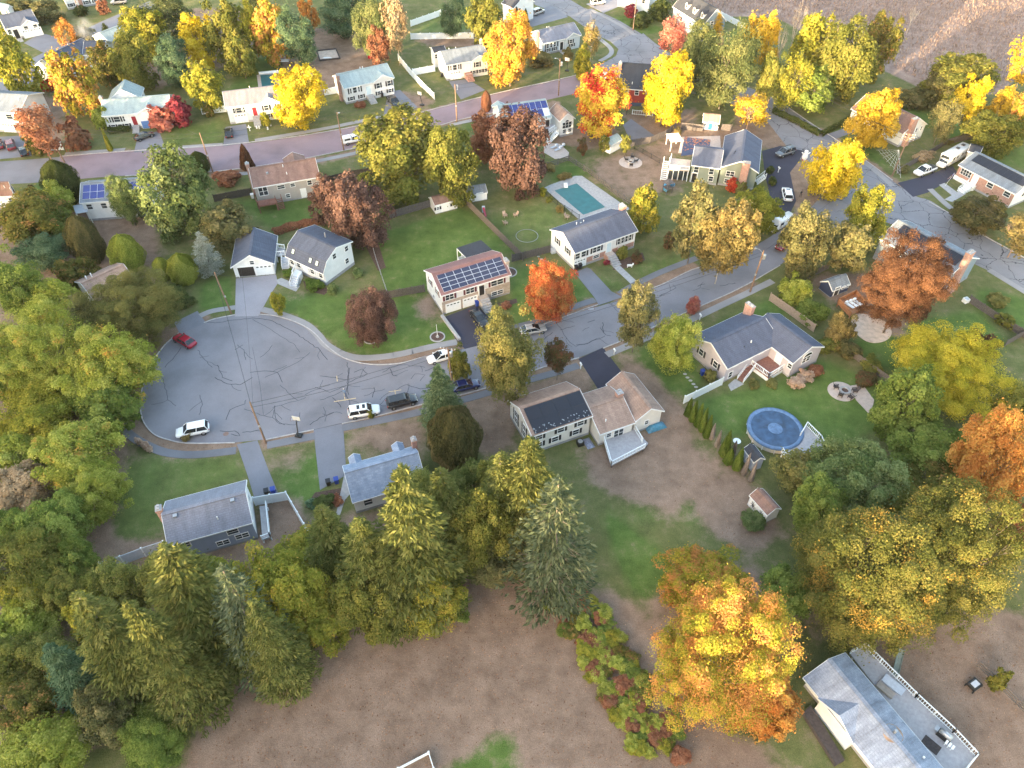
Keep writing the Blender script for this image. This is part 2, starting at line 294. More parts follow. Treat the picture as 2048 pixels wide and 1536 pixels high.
LUSH = [([(745, 475), (900, 425), (925, 415), (1035, 505), (985, 500), (880, 540), (850, 580), (780, 592)], 1.0),
        ([(760, 590), (850, 590), (890, 640), (915, 682), (720, 712), (700, 650)], 0.95), ([(560, 590), (650, 580), (760, 590), (720, 712), (650, 680), (620, 650), (530, 618)], 0.55),
        ([(1390, 805), (1550, 768), (1640, 720), (1775, 775), (1765, 850), (1680, 890), (1640, 870), (1530, 830), (1480, 880)], 0.9),
        ([(1690, 690), (1850, 640), (1960, 620), (2015, 690), (1900, 680), (1790, 745)], 0.8), ([(1960, 575), (2060, 600), (2060, 670), (1950, 610)], 0.8),
        ([(1200, 1010), (1260, 1060), (1335, 1120), (1350, 1200), (1280, 1195), (1240, 1120)], 1.0), ([(545, 935), (640, 900), (645, 985), (600, 1010)], 0.9),
        ([(240, 915), (480, 905), (500, 960), (330, 1005), (330, 1085), (205, 1115), (195, 1000)], 0.35), ([(1024, 545), (1100, 520), (1150, 560), (1190, 595), (1070, 640), (1020, 650)], 0.85),
        ([(1430, 650), (1560, 590), (1580, 625), (1440, 690)], 0.8), ([(1290, 690), (1390, 690), (1400, 770), (1360, 800), (1270, 720)], 0.75), ([(1180, 545), (1260, 575), (1225, 583)], 0.6),
        ([(1260, 530), (1390, 500), (1390, 530), (1280, 570)], 0.35), ([(950, 440), (1090, 400), (1150, 450), (1090, 490), (1020, 480)], 0.3), ([(460, 400), (640, 400), (640, 450), (540, 455)], 0.6),
        ([(1800, 215), (1870, 225), (1870, 260), (1830, 250)], 0.9), ([(1640, 270), (1700, 235), (1690, 260), (1650, 275)], 0.4), ([(1680, 270), (1740, 290), (1790, 345), (1740, 320)], 0.7), ([(1890, 250), (1990, 265), (1900, 290)], 0.7),
        ([(1920, 310), (2060, 290), (2060, 340), (1960, 320)], 0.45), ([(330, 255), (450, 240), (450, 285), (330, 290)], 0.4), ([(870, 20), (960, 10), (960, 60), (830, 65)], 0.35), ([(400, 560), (468, 555), (468, 622), (395, 625)], 0.7),
        ([(1195, 40), (1260, 30), (1330, 60), (1290, 70)], 0.8), ([(490, 120), (560, 110), (540, 180), (450, 185)], 0.55), ([(1120, 330), (1150, 322), (1180, 345), (1100, 365)], 0.9), ([(70, 365), (110, 362), (100, 385), (70, 385)], 0.8),
        ([(1440, 75), (1470, 60), (1500, 75), (1460, 100)], 1.0), ([(840, 1536), (1010, 1440), (1060, 1480), (1020, 1560), (860, 1560)], 0.6), ([(1330, 1000), (1390, 985), (1420, 1040), (1390, 1050)], 0.9), ([(1360, 880), (1420, 900), (1400, 925)], 0.7), ([(960, 240), (1000, 235), (960, 260), (920, 258)], 0.7)]
LEAF = [([(360, 1560), (430, 1420), (650, 1320), (870, 1230), (980, 1140), (1090, 1170), (1130, 1300), (1210, 1440), (1250, 1560)], 1.0),
        ([(1165, 905), (1340, 850), (1430, 900), (1500, 970), (1565, 1060), (1500, 1110), (1400, 1050), (1250, 1000), (1190, 960)], 0.66), ([(930, 800), (1130, 755), (1160, 720), (1185, 790), (1040, 830), (1000, 910), (950, 890)], 0.85),
        ([(690, 870), (830, 830), (860, 890), (700, 925)], 0.6), ([(1580, 1230), (2060, 1230), (2060, 1560), (1960, 1560), (1730, 1290)], 1.0), ([(1225, 700), (1280, 735), (1390, 850), (1320, 860), (1270, 780)], 0.9),
        ([(560, 110), (640, 55), (740, 60), (760, 150), (690, 140), (650, 190), (590, 160)], 0.95), ([(1180, 320), (1330, 280), (1370, 380), (1250, 400), (1190, 360)], 0.42), ([(1330, 290), (1400, 250), (1470, 260), (1480, 300), (1370, 310)], 0.95),
        ([(1250, 225), (1400, 220), (1350, 270), (1290, 280)], 0.7), ([(1620, 560), (1720, 550), (1800, 590), (1800, 680), (1700, 620)], 0.9), ([(1000, 60), (830, 78), (870, 90), (960, 90)], 0.9), ([(1100, 280), (1200, 240), (1240, 260), (1180, 300)], 0.7),
        ([(1130, 1180), (1250, 1200), (1350, 1400), (1600, 1560), (1250, 1560)], 0.8), ([(780, 180), (870, 200), (840, 220), (800, 200)], 0.7), ([(540, 920), (600, 890), (640, 890), (560, 960)], 0.45), ([(820, 600), (880, 590), (885, 650), (850, 640)], 0.5),
        ([(1580, 330), (1620, 320), (1640, 400), (1600, 430), (1580, 400)], 0.7), ([(250, 870), (330, 900), (480, 890), (470, 905), (300, 910)], 0.6), ([(150, 1000), (205, 1000), (215, 1150), (150, 1150)], 0.9), ([(1470, 240), (1540, 230), (1580, 300), (1500, 290)], 0.8),
        ([(1660, 420), (1790, 360), (1810, 400), (1700, 430)], 0.5), ([(60, 180), (130, 200), (130, 290), (60, 290)], 0.5), ([(520, 1000), (580, 1000), (625, 1080), (540, 1090)], 0.8), ([(540, 590), (600, 600), (640, 580), (600, 580)], 0.3), ([(1540, 205), (1640, 262), (1625, 280), (1530, 215)], 0.8),
        ([(1300, 1180), (1500, 1130), (1600, 1230), (1560, 1300), (1300, 1300)], 0.5), ([(0, 400), (300, 420), (330, 700), (240, 900), (180, 1200), (0, 1560)], 0.8), ([(280, 20), (560, 20), (480, 120), (300, 180)], 0.7), ([(200, 1090), (520, 1080), (1100, 950), (1130, 1150), (600, 1300), (300, 1450), (0, 1560), (150, 1200)], 0.75)]
VERGE = [[(524, 627), (569, 640), (612, 660), (637, 690), (660, 708), (700, 722), (760, 724), (850, 708), (914, 695)], [(1086, 645), (1150, 620), (1180, 608)], [(1240, 595), (1320, 562), (1384, 535)],
         [(400, 640), (370, 655), (330, 680)], [(240, 820), (260, 850), (300, 880), (345, 895), (400, 897), (460, 893)], [(540, 882), (620, 868)], [(690, 850), (830, 816)], [(930, 795), (1000, 770), (1040, 755), (1150, 722)], [(1210, 700), (1290, 665), (1380, 626), (1500, 572)],
         [(140, 314), (250, 306), (400, 298)], [(430, 348), (640, 320), (760, 292)], [(520, 290), (700, 258), (860, 222), (1000, 190), (1150, 158)], [(880, 246), (1000, 230), (1110, 208)], [(1640, 262), (1740, 330), (1790, 370)], [(1850, 410), (1960, 480)], [(1600, 430), (1660, 440), (1700, 425)]]
lush = np.zeros(GX.shape); leaf = np.zeros(GX.shape)
for p, v in LUSH: lush = np.maximum(lush, inpoly(p) * v)
for p, v in LEAF: leaf = np.maximum(leaf, inpoly(p) * v)
for p, v in [([(840, 1570), (880, 1520), (960, 1470), (1010, 1430), (1065, 1470), (1050, 1570)], .97), ([(1240, 1000), (1300, 985), (1330, 1040), (1270, 1050)], .5), ([(1370, 890), (1400, 880), (1470, 960), (1430, 970)], .6), ([(1210, 930), (1290, 905), (1300, 915), (1220, 945)], .7), ([(690, 900), (720, 870), (740, 890), (780, 905), (700, 930)], .5), ([(1330, 1000), (1390, 985), (1420, 1040), (1390, 1050)], .8), ([(560, 1460), (640, 1400), (660, 1420), (600, 1480)], .25)]:
    k_ = inpoly(p) * v; leaf *= (1 - k_); lush = np.maximum(lush, .7 * k_)
lush *= (1 - 0.6 * leaf)
lush = blur(lush, 2); leaf = blur(leaf, 5)
for pl in VERGE:
    pw = [G(*p) for p in arc(pl, 6)]
    for a in pw: leaf = np.maximum(leaf, 0.95 * np.exp(-(((GX - a.x) ** 2 + (GY - a.y) ** 2) / 1.3 ** 2)))
marsh = blur(inpoly([(1470, -20), (1490, 20), (1560, 40), (1700, 110), (1850, 180), (1990, 190), (2080, 120), (2080, -90), (1400, -90)]).astype(float), 3)
marsh = np.maximum(marsh, ((GY > 238) & (GX > 60)).astype(float))
nx, ny = GX.shape
rough = RNG.random(GX.shape); gz = (blur(rough, 3) - 0.5) * 0.12
gz = np.clip(gz, -0.05, 0.0) - 0.004
me = bpy.data.meshes.new('ground')
vv = np.stack([GX.ravel(), GY.ravel(), gz.ravel()], 1)
idx = np.arange(nx * ny).reshape(nx, ny)
ff = np.stack([idx[:-1, :-1].ravel(), idx[1:, :-1].ravel(), idx[1:, 1:].ravel(), idx[:-1, 1:].ravel()], 1)
def fill_mesh(me, vv, ff, k=4):
    me.vertices.add(len(vv)); me.vertices.foreach_set('co', vv.astype(np.float32).ravel())
    me.loops.add(len(ff) * k); me.loops.foreach_set('vertex_index', ff.astype(np.int32).ravel())
    me.polygons.add(len(ff)); me.polygons.foreach_set('loop_start', np.arange(0, len(ff) * k, k, dtype=np.int32))
    me.update(calc_edges=True); me.validate()
fill_mesh(me, vv, ff)
ca = me.color_attributes.new('Col', 'FLOAT_COLOR', 'POINT')
ca.data.foreach_set('color', np.stack([lush.ravel(), leaf.ravel(), marsh.ravel(), np.ones(nx * ny)], 1).astype(np.float32).ravel())
m, t, b = nmat('ground')
tc = N(t, 'ShaderNodeTexCoord'); at = N(t, 'ShaderNodeAttribute', attribute_name='Col'); sp = N(t, 'ShaderNodeSeparateColor'); t.links.new(at.outputs[0], sp.inputs[0])
def noise(scale, detail=6, rough=0.6, vec=None):
    n = N(t, 'ShaderNodeTexNoise'); n.inputs['Scale'].default_value = scale; n.inputs['Detail'].default_value = detail; n.inputs['Roughness'].default_value = rough
    t.links.new(vec or tc.outputs['Object'], n.inputs['Vector']); return n.outputs[0]
nL, nM, nS, nX = noise(0.06), noise(0.35, 8, 0.7), noise(3.0, 6, 0.75), noise(9.0, 3, 0.8)
mp = N(t, 'ShaderNodeMapping'); mp.inputs['Rotation'].default_value = (0, 0, R(24)); mp.inputs['Scale'].default_value = (1.1, 0.08, 1); t.links.new(tc.outputs['Object'], mp.inputs[0])
nStripe = noise(1.0, 2, 0.5, mp.outputs[0])
def addn(a, b_, k):
    x = N(t, 'ShaderNodeMath', operation='MULTIPLY_ADD'); t.links.new(b_, x.inputs[0]); x.inputs[1].default_value = k; t.links.new(a, x.inputs[2]); return x.outputs[0]
def mixc(f, a, b_):
    x = N(t, 'ShaderNodeMixRGB'); t.links.new(f, x.inputs[0]); t.links.new(a, x.inputs[1]); t.links.new(b_, x.inputs[2]); return x.outputs[0]
dull = ramp(t, nM, [(0.30, (0.080, 0.100, 0.034)), (0.50, (0.130, 0.138, 0.053)), (0.68, (0.195, 0.165, 0.088))])
lushc = ramp(t, nM, [(0.28, (0.062, 0.100, 0.024)), (0.52, (0.098, 0.150, 0.038)), (0.72, (0.155, 0.180, 0.065))])
litter = ramp(t, nM, [(0.25, (0.145, 0.098, 0.070)), (0.5, (0.238, 0.166, 0.124)), (0.75, (0.325, 0.235, 0.18))])
marshc = ramp(t, nM, [(0.3, (0.20, 0.14, 0.115)), (0.52, (0.29, 0.21, 0.18)), (0.72, (0.36, 0.28, 0.24))])
fl = ramp(t, addn(addn(sp.outputs[0], nM, 0.5), nStripe, 0.4), [(0.52, (0, 0, 0)), (1.1, (1, 1, 1))])
fb = ramp(t, addn(addn(sp.outputs[1], nM, 0.9), nS, 0.35), [(0.72, (0, 0, 0)), (1.30, (1, 1, 1))])
fm = ramp(t, addn(sp.outputs[2], nM, 0.3), [(0.5, (0, 0, 0)), (0.8, (1, 1, 1))])
col = mixc(fm, mixc(fb, mixc(fl, dull, lushc), litter), marshc)
big = N(t, 'ShaderNodeMixRGB', blend_type='MULTIPLY'); big.inputs[0].default_value = 1.0; t.links.new(col, big.inputs[1]); t.links.new(ramp(t, nL, [(0.3, (0.80, 0.80, 0.80)), (0.7, (1.15, 1.15, 1.15))]), big.inputs[2])
fi = N(t, 'ShaderNodeMixRGB', blend_type='MULTIPLY'); fi.inputs[0].default_value = 1.0; t.links.new(big.outputs[0], fi.inputs[1])
t.links.new(ramp(t, nX, [(0.25, (0.55, 0.55, 0.55)), (0.5, (1.0, 1.0, 1.0)), (0.78, (1.6, 1.55, 1.5))]), fi.inputs[2])
t.links.new(fi.outputs[0], b.inputs['Base Color']); b.inputs['Roughness'].default_value = 1.0; b.inputs['Specular IOR Level'].default_value = 0.1
bp = N(t, 'ShaderNodeBump'); bp.inputs['Strength'].default_value = 0.6; bp.inputs['Distance'].default_value = 0.15; t.links.new(nS, bp.inputs['Height']); t.links.new(bp.outputs[0], b.inputs['Normal'])
me.materials.append(m)
tag(link('ground', me), 'grass and leaf litter ground under the whole neighbourhood', 'ground', kind='structure')

# ------------------------------------------------------------------ roads
def road(name, px, mat, label, z=0.022):
    return sheet(name, [G(*p) for p in px], z, mat, label, 'road', thick=0.06)
UP = [(1650, 395), (1590, 440), (1520, 486), (1440, 527), (1384, 541), (1320, 572), (1240, 600), (1150, 627), (1086, 650), (1024, 669), (960, 690), (900, 704), (850, 714), (800, 726), (740, 728), (690, 716), (655, 692), (625, 662), (590, 643), (550, 632), (517, 629), (470, 630), (430, 638), (400, 648), (365, 665), (330, 690), (305, 725), (289, 762), (282, 800), (286, 838), (307, 866), (337, 879), (380, 886), (425, 887), (470, 885)]
LOW = [(530, 879), (600, 866), (683, 847), (760, 830), (830, 812), (900, 795), (975, 775), (1040, 750), (1100, 730), (1160, 714), (1204, 696), (1270, 670), (1370, 625), (1450, 590), (1500, 565), (1560, 530), (1620, 487), (1690, 440)]
up, low = arc(UP, 5), arc(LOW, 5)
cds = road('road', up + low, ASPH, 'grey cul-de-sac street with tar-sealed cracks', 0.024)
STREET = [(1286, 66), (1330, 100), (1420, 148), (1540, 192), (1625, 250), (1690, 292), (1735, 325), (1785, 362), (1830, 392), (1862, 402), (1905, 432), (1960, 468), (2080, 535)]
STREET_LOW = [(2080, 600), (1985, 545), (1900, 505), (1820, 462), (1760, 440), (1690, 445), (1630, 478), (1600, 440), (1640, 395), (1640, 350), (1600, 318), (1573, 292), (1536, 245), (1490, 215), (1400, 190), (1300, 168), (1225, 150)]
road('road', arc(STREET, 3) + STREET_LOW, ASPHC, 'cracked grey street crossing the upper right', 0.016)
TOPR_L = [(1030, -25), (1071, 10), (1110, 25), (1140, 33), (1168, 53), (1196, 71), (1221, 83), (1237, 98), (1232, 112), (1202, 129), (1180, 140)]
TOPR_R = [(1240, 172), (1330, 108), (1290, 72), (1240, 42), (1208, 27), (1168, 16), (1141, 0), (1110, -25)]
road('road', TOPR_L + TOPR_R, ASPHC, 'cracked grey side street coming in from the top', 0.012)
PU = [(120, 313), (250, 303), (450, 290), (512, 285), (600, 273), (700, 256), (800, 236), (900, 211), (1000, 186), (1100, 164), (1160, 150), (1210, 135)]
PL = [(1275, 160), (1210, 172), (1150, 187), (1085, 202), (1000, 222), (914, 240), (800, 275), (690, 300), (560, 325), (420, 343), (250, 351), (122, 361)]
road('road', arc(PU, 3) + arc(PL, 3), PURP, 'purple-tinted asphalt road across the upper half', 0.020)
road('road', [(-40, 326), (60, 319), (128, 313), (130, 361), (60, 366), (-40, 371)], ASPH, 'pale grey road end joining the purple road', 0.008)
road('road', arc([(-40, 190), (0, 160), (45, 128), (90, 104), (130, 86), (180, 54), (262, 18), (300, 2)], 3) + [(320, 18), (262, 48), (235, 62), (175, 98), (105, 140), (40, 178), (-40, 215)], DRV, 'pale grey back street in the top corner', 0.018)
road('road', [(1045, 40), (1102, 10), (1136, 34), (1062, 54)], DRV, 'grey parking apron beside the top house', 0.026)
# tar sealed cracks, strips a few millimetres above the road
CRK = [[(384, 640), (430, 646), (470, 640), (505, 636), (545, 642), (580, 660), (610, 680), (640, 700), (655, 720)], [(505, 638), (530, 652), (560, 672), (590, 690), (600, 705)],
       [(620, 705), (595, 725), (560, 742), (530, 755)], [(500, 745), (530, 742), (555, 745), (565, 765)], [(430, 755), (455, 768), (480, 770), (505, 755)], [(395, 700), (410, 720), (425, 735)], [(400, 715), (418, 712)], [(435, 730), (445, 755), (465, 762)], [(475, 690), (488, 700), (492, 720)], [(470, 700), (486, 690)], [(520, 715), (533, 705), (545, 690)],
       [(322, 745), (330, 770), (335, 800), (352, 812)], [(330, 735), (350, 712), (362, 695)], [(400, 790), (405, 810), (398, 830)], [(452, 840), (460, 820), (490, 808), (492, 800)], [(488, 818), (520, 830), (545, 835)], [(610, 790), (630, 780), (660, 770)], [(440, 862), (470, 862), (480, 872), (462, 868)], [(485, 865), (520, 862)],
       [(695, 725), (698, 760), (692, 785), (700, 810), (702, 830)], [(700, 735), (694, 765), (698, 790)], [(640, 752), (670, 755), (695, 760)], [(697, 765), (720, 755), (735, 748), (725, 738), (708, 745)], [(630, 775), (660, 785), (692, 772)], [(640, 800), (670, 790), (690, 778)], [(560, 770), (575, 785), (595, 800)], [(545, 815), (570, 808), (600, 800), (612, 795)], [(548, 820), (545, 835), (560, 848), (590, 850), (600, 838), (600, 825)], [(550, 812), (552, 838), (570, 850)], [(620, 850), (640, 835), (668, 825)], [(650, 843), (655, 830), (645, 828)], [(665, 795), (675, 805), (682, 815)],
       [(728, 792), (745, 785), (770, 778)], [(745, 795), (750, 780), (748, 775)], [(760, 800), (770, 790), (800, 775), (818, 768), (815, 785)], [(765, 745), (780, 735), (805, 730), (830, 732), (850, 735)], [(780, 737), (785, 750), (795, 752)], [(822, 758), (830, 748), (850, 750), (840, 762)], [(815, 770), (840, 778), (860, 775)], [(775, 795), (760, 810), (772, 812)],
       [(1112, 645), (1120, 655), (1128, 670), (1140, 685), (1152, 693)], [(1120, 660), (1140, 655), (1150, 652)], [(1152, 693), (1180, 685), (1210, 672)], [(1152, 690), (1170, 688), (1200, 676)], [(1200, 655), (1212, 670), (1222, 672)], [(1205, 645), (1208, 665)], [(1218, 605), (1228, 615), (1238, 625)], [(1205, 605), (1222, 608), (1245, 598)], [(1318, 592), (1335, 585), (1352, 576), (1345, 570)], [(1300, 600), (1330, 590)], [(1385, 582), (1400, 576), (1420, 580)], [(1080, 685), (1095, 672), (1105, 665)], [(1175, 645), (1190, 640)], [(1165, 662), (1178, 655)], [(1060, 690), (1075, 686)], [(1440, 572), (1470, 566)], [(1125, 640), (1148, 645)], [(1395, 573), (1410, 568)], [(905, 745), (920, 748), (935, 752)], [(850, 742), (865, 736), (875, 732)]]
mb = MB()
rc = random.Random(3)
for pl in CRK:
    pts = []
    for i in range(len(pl) - 1):
        a, b_ = G(*pl[i]), G(*pl[i + 1]); k = max(2, int((b_ - a).length / 0.6))
        for j in range(k):
            q = a.lerp(b_, j / k); 
            if j: q += Vector((rc.uniform(-.13, .13), rc.uniform(-.13, .13), 0))
            pts.append(q)
    pts.append(G(*pl[-1])); strip(pts, rc.uniform(0.07, 0.125), 0.026, 0.029, mb)
    if len(pts) > 4 and rc.random() < 0.6:
        k = rc.randrange(2, len(pts) - 1); d = (pts[k] - pts[k - 1]); q = pts[k]; s2 = [q]
        a = math.atan2(d.y, d.x) + rc.choice((-1, 1)) * rc.uniform(.5, 1.1)
        for _ in range(rc.randrange(3, 6)): q = q + Vector((math.cos(a), math.sin(a), 0)) * 0.5; a += rc.uniform(-.4, .4); s2.append(q)
        strip(s2, 0.07, 0.0265, 0.0295, mb)
mb.build('crack_sealant', SEAL, cds)
mb = MB()
for pl in ([(600, 866), (660, 852), (760, 829)], [(505, 695), (520, 770), (527, 830)]):
    strip([G(*p) for p in pl], 0.05, 0.026, 0.029, mb)
mb.build('saw_cut', SEAL, cds)
mb = MB(); c = G(690, 800); d = G(715, 796) - c; d.normalize(); n_ = Vector((-d.y, d.x, 0))
for a, b_ in ((c - d * 1.7, c + d * 1.7), (c - n_ * 0.2, c + n_ * 1.6)): strip([a, b_], 0.16, 0.026, 0.030, mb)
c = G(790, 782); strip([c - d, c + d], 0.13, 0.026, 0.030, mb); strip([c - n_ * .8, c + n_ * .2], 0.13, 0.0265, 0.0305, mb); c = G(674, 757); strip([c - n_ * .7, c + n_ * .6], 0.13, 0.026, 0.030, mb)
mb.build('utility_paint_mark', YPAINT, cds)
for px, r in (((452, 868), 0.42),):
    p = G(*px); o = MB().lathe([(0, 0.03), (r, 0.03), (r, 0.02)], 18).build('manhole_cover', plain('rusty_iron', (0.20, 0.13, 0.11), 0.8, 0.2)); o.location = (p.x, p.y, 0); tag(o, 'round rusty manhole cover in the street near white hatchback', 'manhole')
def drain(px, label):
    p = G(*px); rt = empty('storm_drain', (p.x, p.y, 0.024), R(12)); mb = MB()
    mb.box(-.62, .62, -.36, -.27, 0, .012).box(-.62, .62, .27, .36, 0, .012).box(-.62, -.53, -.27, .27, 0, .012).box(.53, .62, -.27, .27, 0, .012).build('frame', MATS['rusty_iron'], rt)
    g = MB()
    for i in range(6): g.box(-.5 + i * .18, -.42 + i * .18, -.26, .26, 0, .010)
    g.build('grate', STEEL, rt); tag(rt, label, 'drain')
drain((589, 838), 'rectangular storm drain grate beside basketball hoop'); drain((1182, 618), 'small reddish storm drain at kerb by orange maple')
# kerbs
def kerb(px, label, k=4):
    o = strip([G(*p) for p in arc(px, k)], 0.16, -0.1, 0.13).build('kerb', GRANITE); tag(o, label, 'kerb', kind='structure')
kerb([(914, 702), (850, 714), (800, 727), (740, 729), (690, 717), (655, 693), (625, 663), (590, 644), (550, 632), (519, 629)], 'granite kerb curving along the lawn of the gambrel house')
kerb([(470, 630), (430, 638), (408, 646)], 'short granite kerb left of garage driveway'); kerb([(352, 672), (330, 690), (305, 725), (288, 765), (281, 800), (285, 838), (306, 867), (337, 880), (380, 887), (470, 886)], 'granite kerb round the far left of the turning circle', 5)
kerb([(532, 880), (628, 860)], 'granite kerb beside basketball hoop'); kerb([(684, 848), (760, 831), (830, 813), (900, 796), (975, 776), (1040, 751), (1100, 731), (1158, 716)], 'granite kerb behind the parked suvs')
kerb([(1206, 697), (1270, 671), (1370, 626), (1450, 591), (1500, 566), (1560, 531)], 'granite kerb in front of lavender house'); kerb([(960, 689), (1024, 668), (1086, 649), (1150, 626), (1196, 610)], 'granite kerb below orange maple'); kerb([(1242, 598), (1320, 571), (1384, 540), (1440, 526)], 'granite kerb in front of white raised ranch')
kerb([(120, 313), (250, 303), (450, 290), (600, 272), (700, 255), (800, 235), (900, 210), (1000, 185), (1100, 163), (1160, 149)], 'far kerb of the purple road'); kerb([(1085, 203), (1000, 223), (914, 241), (800, 276), (690, 301), (560, 326), (420, 344), (250, 352)], 'near kerb of the purple road')
kerb([(1545, 193), (1625, 249), (1690, 291), (1735, 324), (1785, 361)], 'kerb along cracked street by yellow maples'); kerb([(1858, 404), (1905, 431), (1960, 467), (2060, 522)], 'kerb along cracked street by brick ranch')
# sidewalks
def walk(px, wd, mat, label, slabs=False, k=4):
    pts = [G(*p) for p in arc(px, k)]
    o = strip(pts, wd, -0.05, 0.05).build('sidewalk', mat); tag(o, label, 'sidewalk', kind='structure')
    if slabs:
        acc = 0; cur = [pts[0]]
        for i in range(len(pts) - 1):
            d = (pts[i + 1] - pts[i]); L = d.length; s0 = 0
            while acc + (L - s0) >= 1.6:
                s0 += 1.6 - acc; q = pts[i] + d * (s0 / L); cur.append(q)
                a, b_ = cur[0], cur[-1]; sh = (b_ - a).normalized() * 0.04; cur[0] = a + sh; cur[-1] = b_ - sh
                strip(cur, wd - 0.06, 0.04, 0.062 + rc.uniform(0, .008)).build('slab', mat, o); cur = [q]; acc = 0
            acc += L - s0; cur.append(pts[i + 1])
walk([(524, 619), (569, 631), (612, 649), (637, 671), (652, 689), (687, 709), (724, 716), (787, 711), (862, 694), (914, 684)], 1.35, SWKC, 'concrete sidewalk curving round the gambrel house lawn', True)
walk([(400, 632), (425, 622), (471, 615)], 1.2, SWKC, 'short sidewalk by the utility pole left of the garage driveway')
walk([(970, 676), (1030, 655), (1085, 640), (1150, 613), (1190, 600)], 1.35, SWK, 'asphalt sidewalk below orange maple'); walk([(1240, 588), (1265, 572), (1320, 545), (1394, 516)], 1.35, SWK, 'asphalt sidewalk in front of white raised ranch')
walk([(684, 856), (760, 841), (840, 824), (925, 800), (977, 785), (1043, 764), (1120, 743), (1157, 731)], 1.35, SWK, 'asphalt sidewalk behind the parked suvs'); walk([(1213, 710), (1290, 677), (1380, 640), (1440, 612), (1500, 584), (1545, 562)], 1.35, SWKC, 'concrete sidewalk in front of lavender house', True)
walk([(233, 835), (260, 870), (310, 898), (350, 908), (400, 909), (472, 901)], 1.35, SWK, 'asphalt sidewalk curving past corn stalks'); walk([(534, 891), (630, 872)], 1.35, SWK, 'asphalt sidewalk stub between two driveways')
walk([(330, 297), (445, 289)], 1.4, SWKC, 'pale sidewalk along purple road by fallen leaf lawn'); walk([(510, 281), (640, 259), (700, 247), (775, 231)], 1.4, SWKC, 'sidewalk along purple road below white raised ranch'); walk([(430, 353), (520, 343), (640, 321), (740, 300)], 1.3, SWKC, 'sidewalk on near side of purple road'); walk([(130, 308), (250, 299)], 1.3, SWKC, 'sidewalk by small yellow sapling'); walk([(900, 250), (1000, 229), (1080, 212)], 1.3, SWKC, 'sidewalk near telephone pole with transformer')
walk([(1178, 63), (1205, 82), (1222, 98), (1220, 110), (1200, 122)], 1.3, SWKC, 'sidewalk rounding the corner by bare birch'); walk([(1690, 300), (1740, 333), (1785, 372)], 1.3, SWKC, 'sidewalk under the big yellow maple on the right'); walk([(1860, 378), (1900, 415), (1925, 428)], 1.3, SWKC, 'sidewalk in front of brick ranch'); walk([(1978, 540), (2060, 590)], 1.3, SWKC, 'sidewalk beside tall brick chimney house'); walk([(1180, 18), (1240, 50), (1270, 70)], 1.2, SWKC, 'sidewalk along the top side street')
# driveways, walkways
def drive(px, mat, label, z=0.03, name='driveway'): sheet(name, [G(*p) for p in px], z, mat, label, 'driveway' if name == 'driveway' else 'path', thick=0.05)
drive([(472, 557), (552, 549), (556, 566), (540, 590), (517, 632), (470, 633)], DRVC, 'pale driveway widening up to the two-door garage'); drive([(889, 634), (953, 610), (977, 634), (962, 690), (930, 698), (913, 682)], DRVB, 'black driveway of the brown-roofed solar house')
drive([(1149, 545), (1174, 535), (1181, 538), (1223, 583), (1244, 594), (1198, 611), (1188, 594)], DRV, 'grey-blue driveway of white raised ranch'); drive([(1157, 718), (1206, 695), (1244, 745), (1222, 778), (1196, 778)], DRVB, 'fresh black driveway beside two mailboxes')
drive([(474, 889), (515, 881), (537, 940), (556, 985), (510, 1000), (495, 950)], DRV, 'grey driveway of slate-roofed house at lower left'); drive([(627, 860), (686, 847), (693, 950), (640, 980)], DRV, 'grey driveway of the blue-roofed house')
drive([(348, 645), (395, 622), (412, 646), (360, 668)], DRV, 'grey driveway under oak by red sedan'); drive([(1524, 302), (1560, 292), (1608, 302), (1598, 322), (1580, 345), (1592, 402), (1576, 436), (1548, 425), (1530, 350)], DRVB, 'dark driveway of grey-green house')
drive([(1795, 366), (1850, 352), (1905, 332), (1918, 350), (1856, 385), (1826, 394)], DRVB, 'dark driveway of the brick ranch'); drive([(776, 184), (800, 180), (835, 214), (793, 234), (768, 228)], DRV, 'driveway with black pickup truck'); drive([(898, 163), (935, 158), (970, 180), (922, 199)], DRV, 'driveway beside brick front steps of white house')
drive([(452, 254), (492, 248), (498, 286), (446, 293)], DRV, 'driveway with black car by pale blue house'); drive([(276, 272), (318, 262), (332, 299), (268, 305)], DRV, 'driveway of white house behind red shrub'); drive([(-40, 276), (48, 271), (64, 312), (-40, 322)], DRV, 'wide grey forecourt at the left edge')
drive([(48, 86), (82, 66), (142, 82), (92, 108)], DRV, 'driveway of white top corner house'); drive([(1172, 8), (1230, -8), (1250, 8), (1207, 26)], DRVC, 'pale driveway with white suv at top'); drive([(1636, 275), (1708, 250), (1714, 262), (1660, 282)], DRV, 'driveway behind yellow maple'); drive([(1246, 250), (1262, 238), (1310, 272), (1262, 285)], DRV, 'grey parking strip behind fence')
drive([(1225, 533), (1236, 528), (1277, 566), (1263, 569)], CONC, 'concrete front path of white raised ranch', 0.034, 'path'); drive([(1878, 370), (1889, 366), (1919, 388), (1908, 394)], CONC, 'concrete path along front of brick ranch', 0.034, 'path'); drive([(1889, 399), (1904, 404), (1932, 388), (1920, 381)], CONC, 'concrete path from sidewalk to brick ranch steps', 0.038, 'path'); drive([(688, 952), (697, 948), (702, 985), (690, 1000), (680, 1030), (672, 1030)], CONC, 'curved concrete path beside blue-roofed house', 0.034, 'path')
drive([(553, 560), (563, 556), (600, 572), (592, 583), (575, 576), (556, 568)], CONC, 'concrete path to gambrel house steps', 0.036, 'path'); drive([(1033, 778), (1044, 775), (1056, 800), (1045, 806)], SWK, 'short asphalt path to the solar shed-dormer house', 0.034, 'path'); drive([(1456, 770), (1470, 758), (1488, 768), (1462, 782)], CONC, 'grey paving at foot of lavender house stairs', 0.034, 'path')

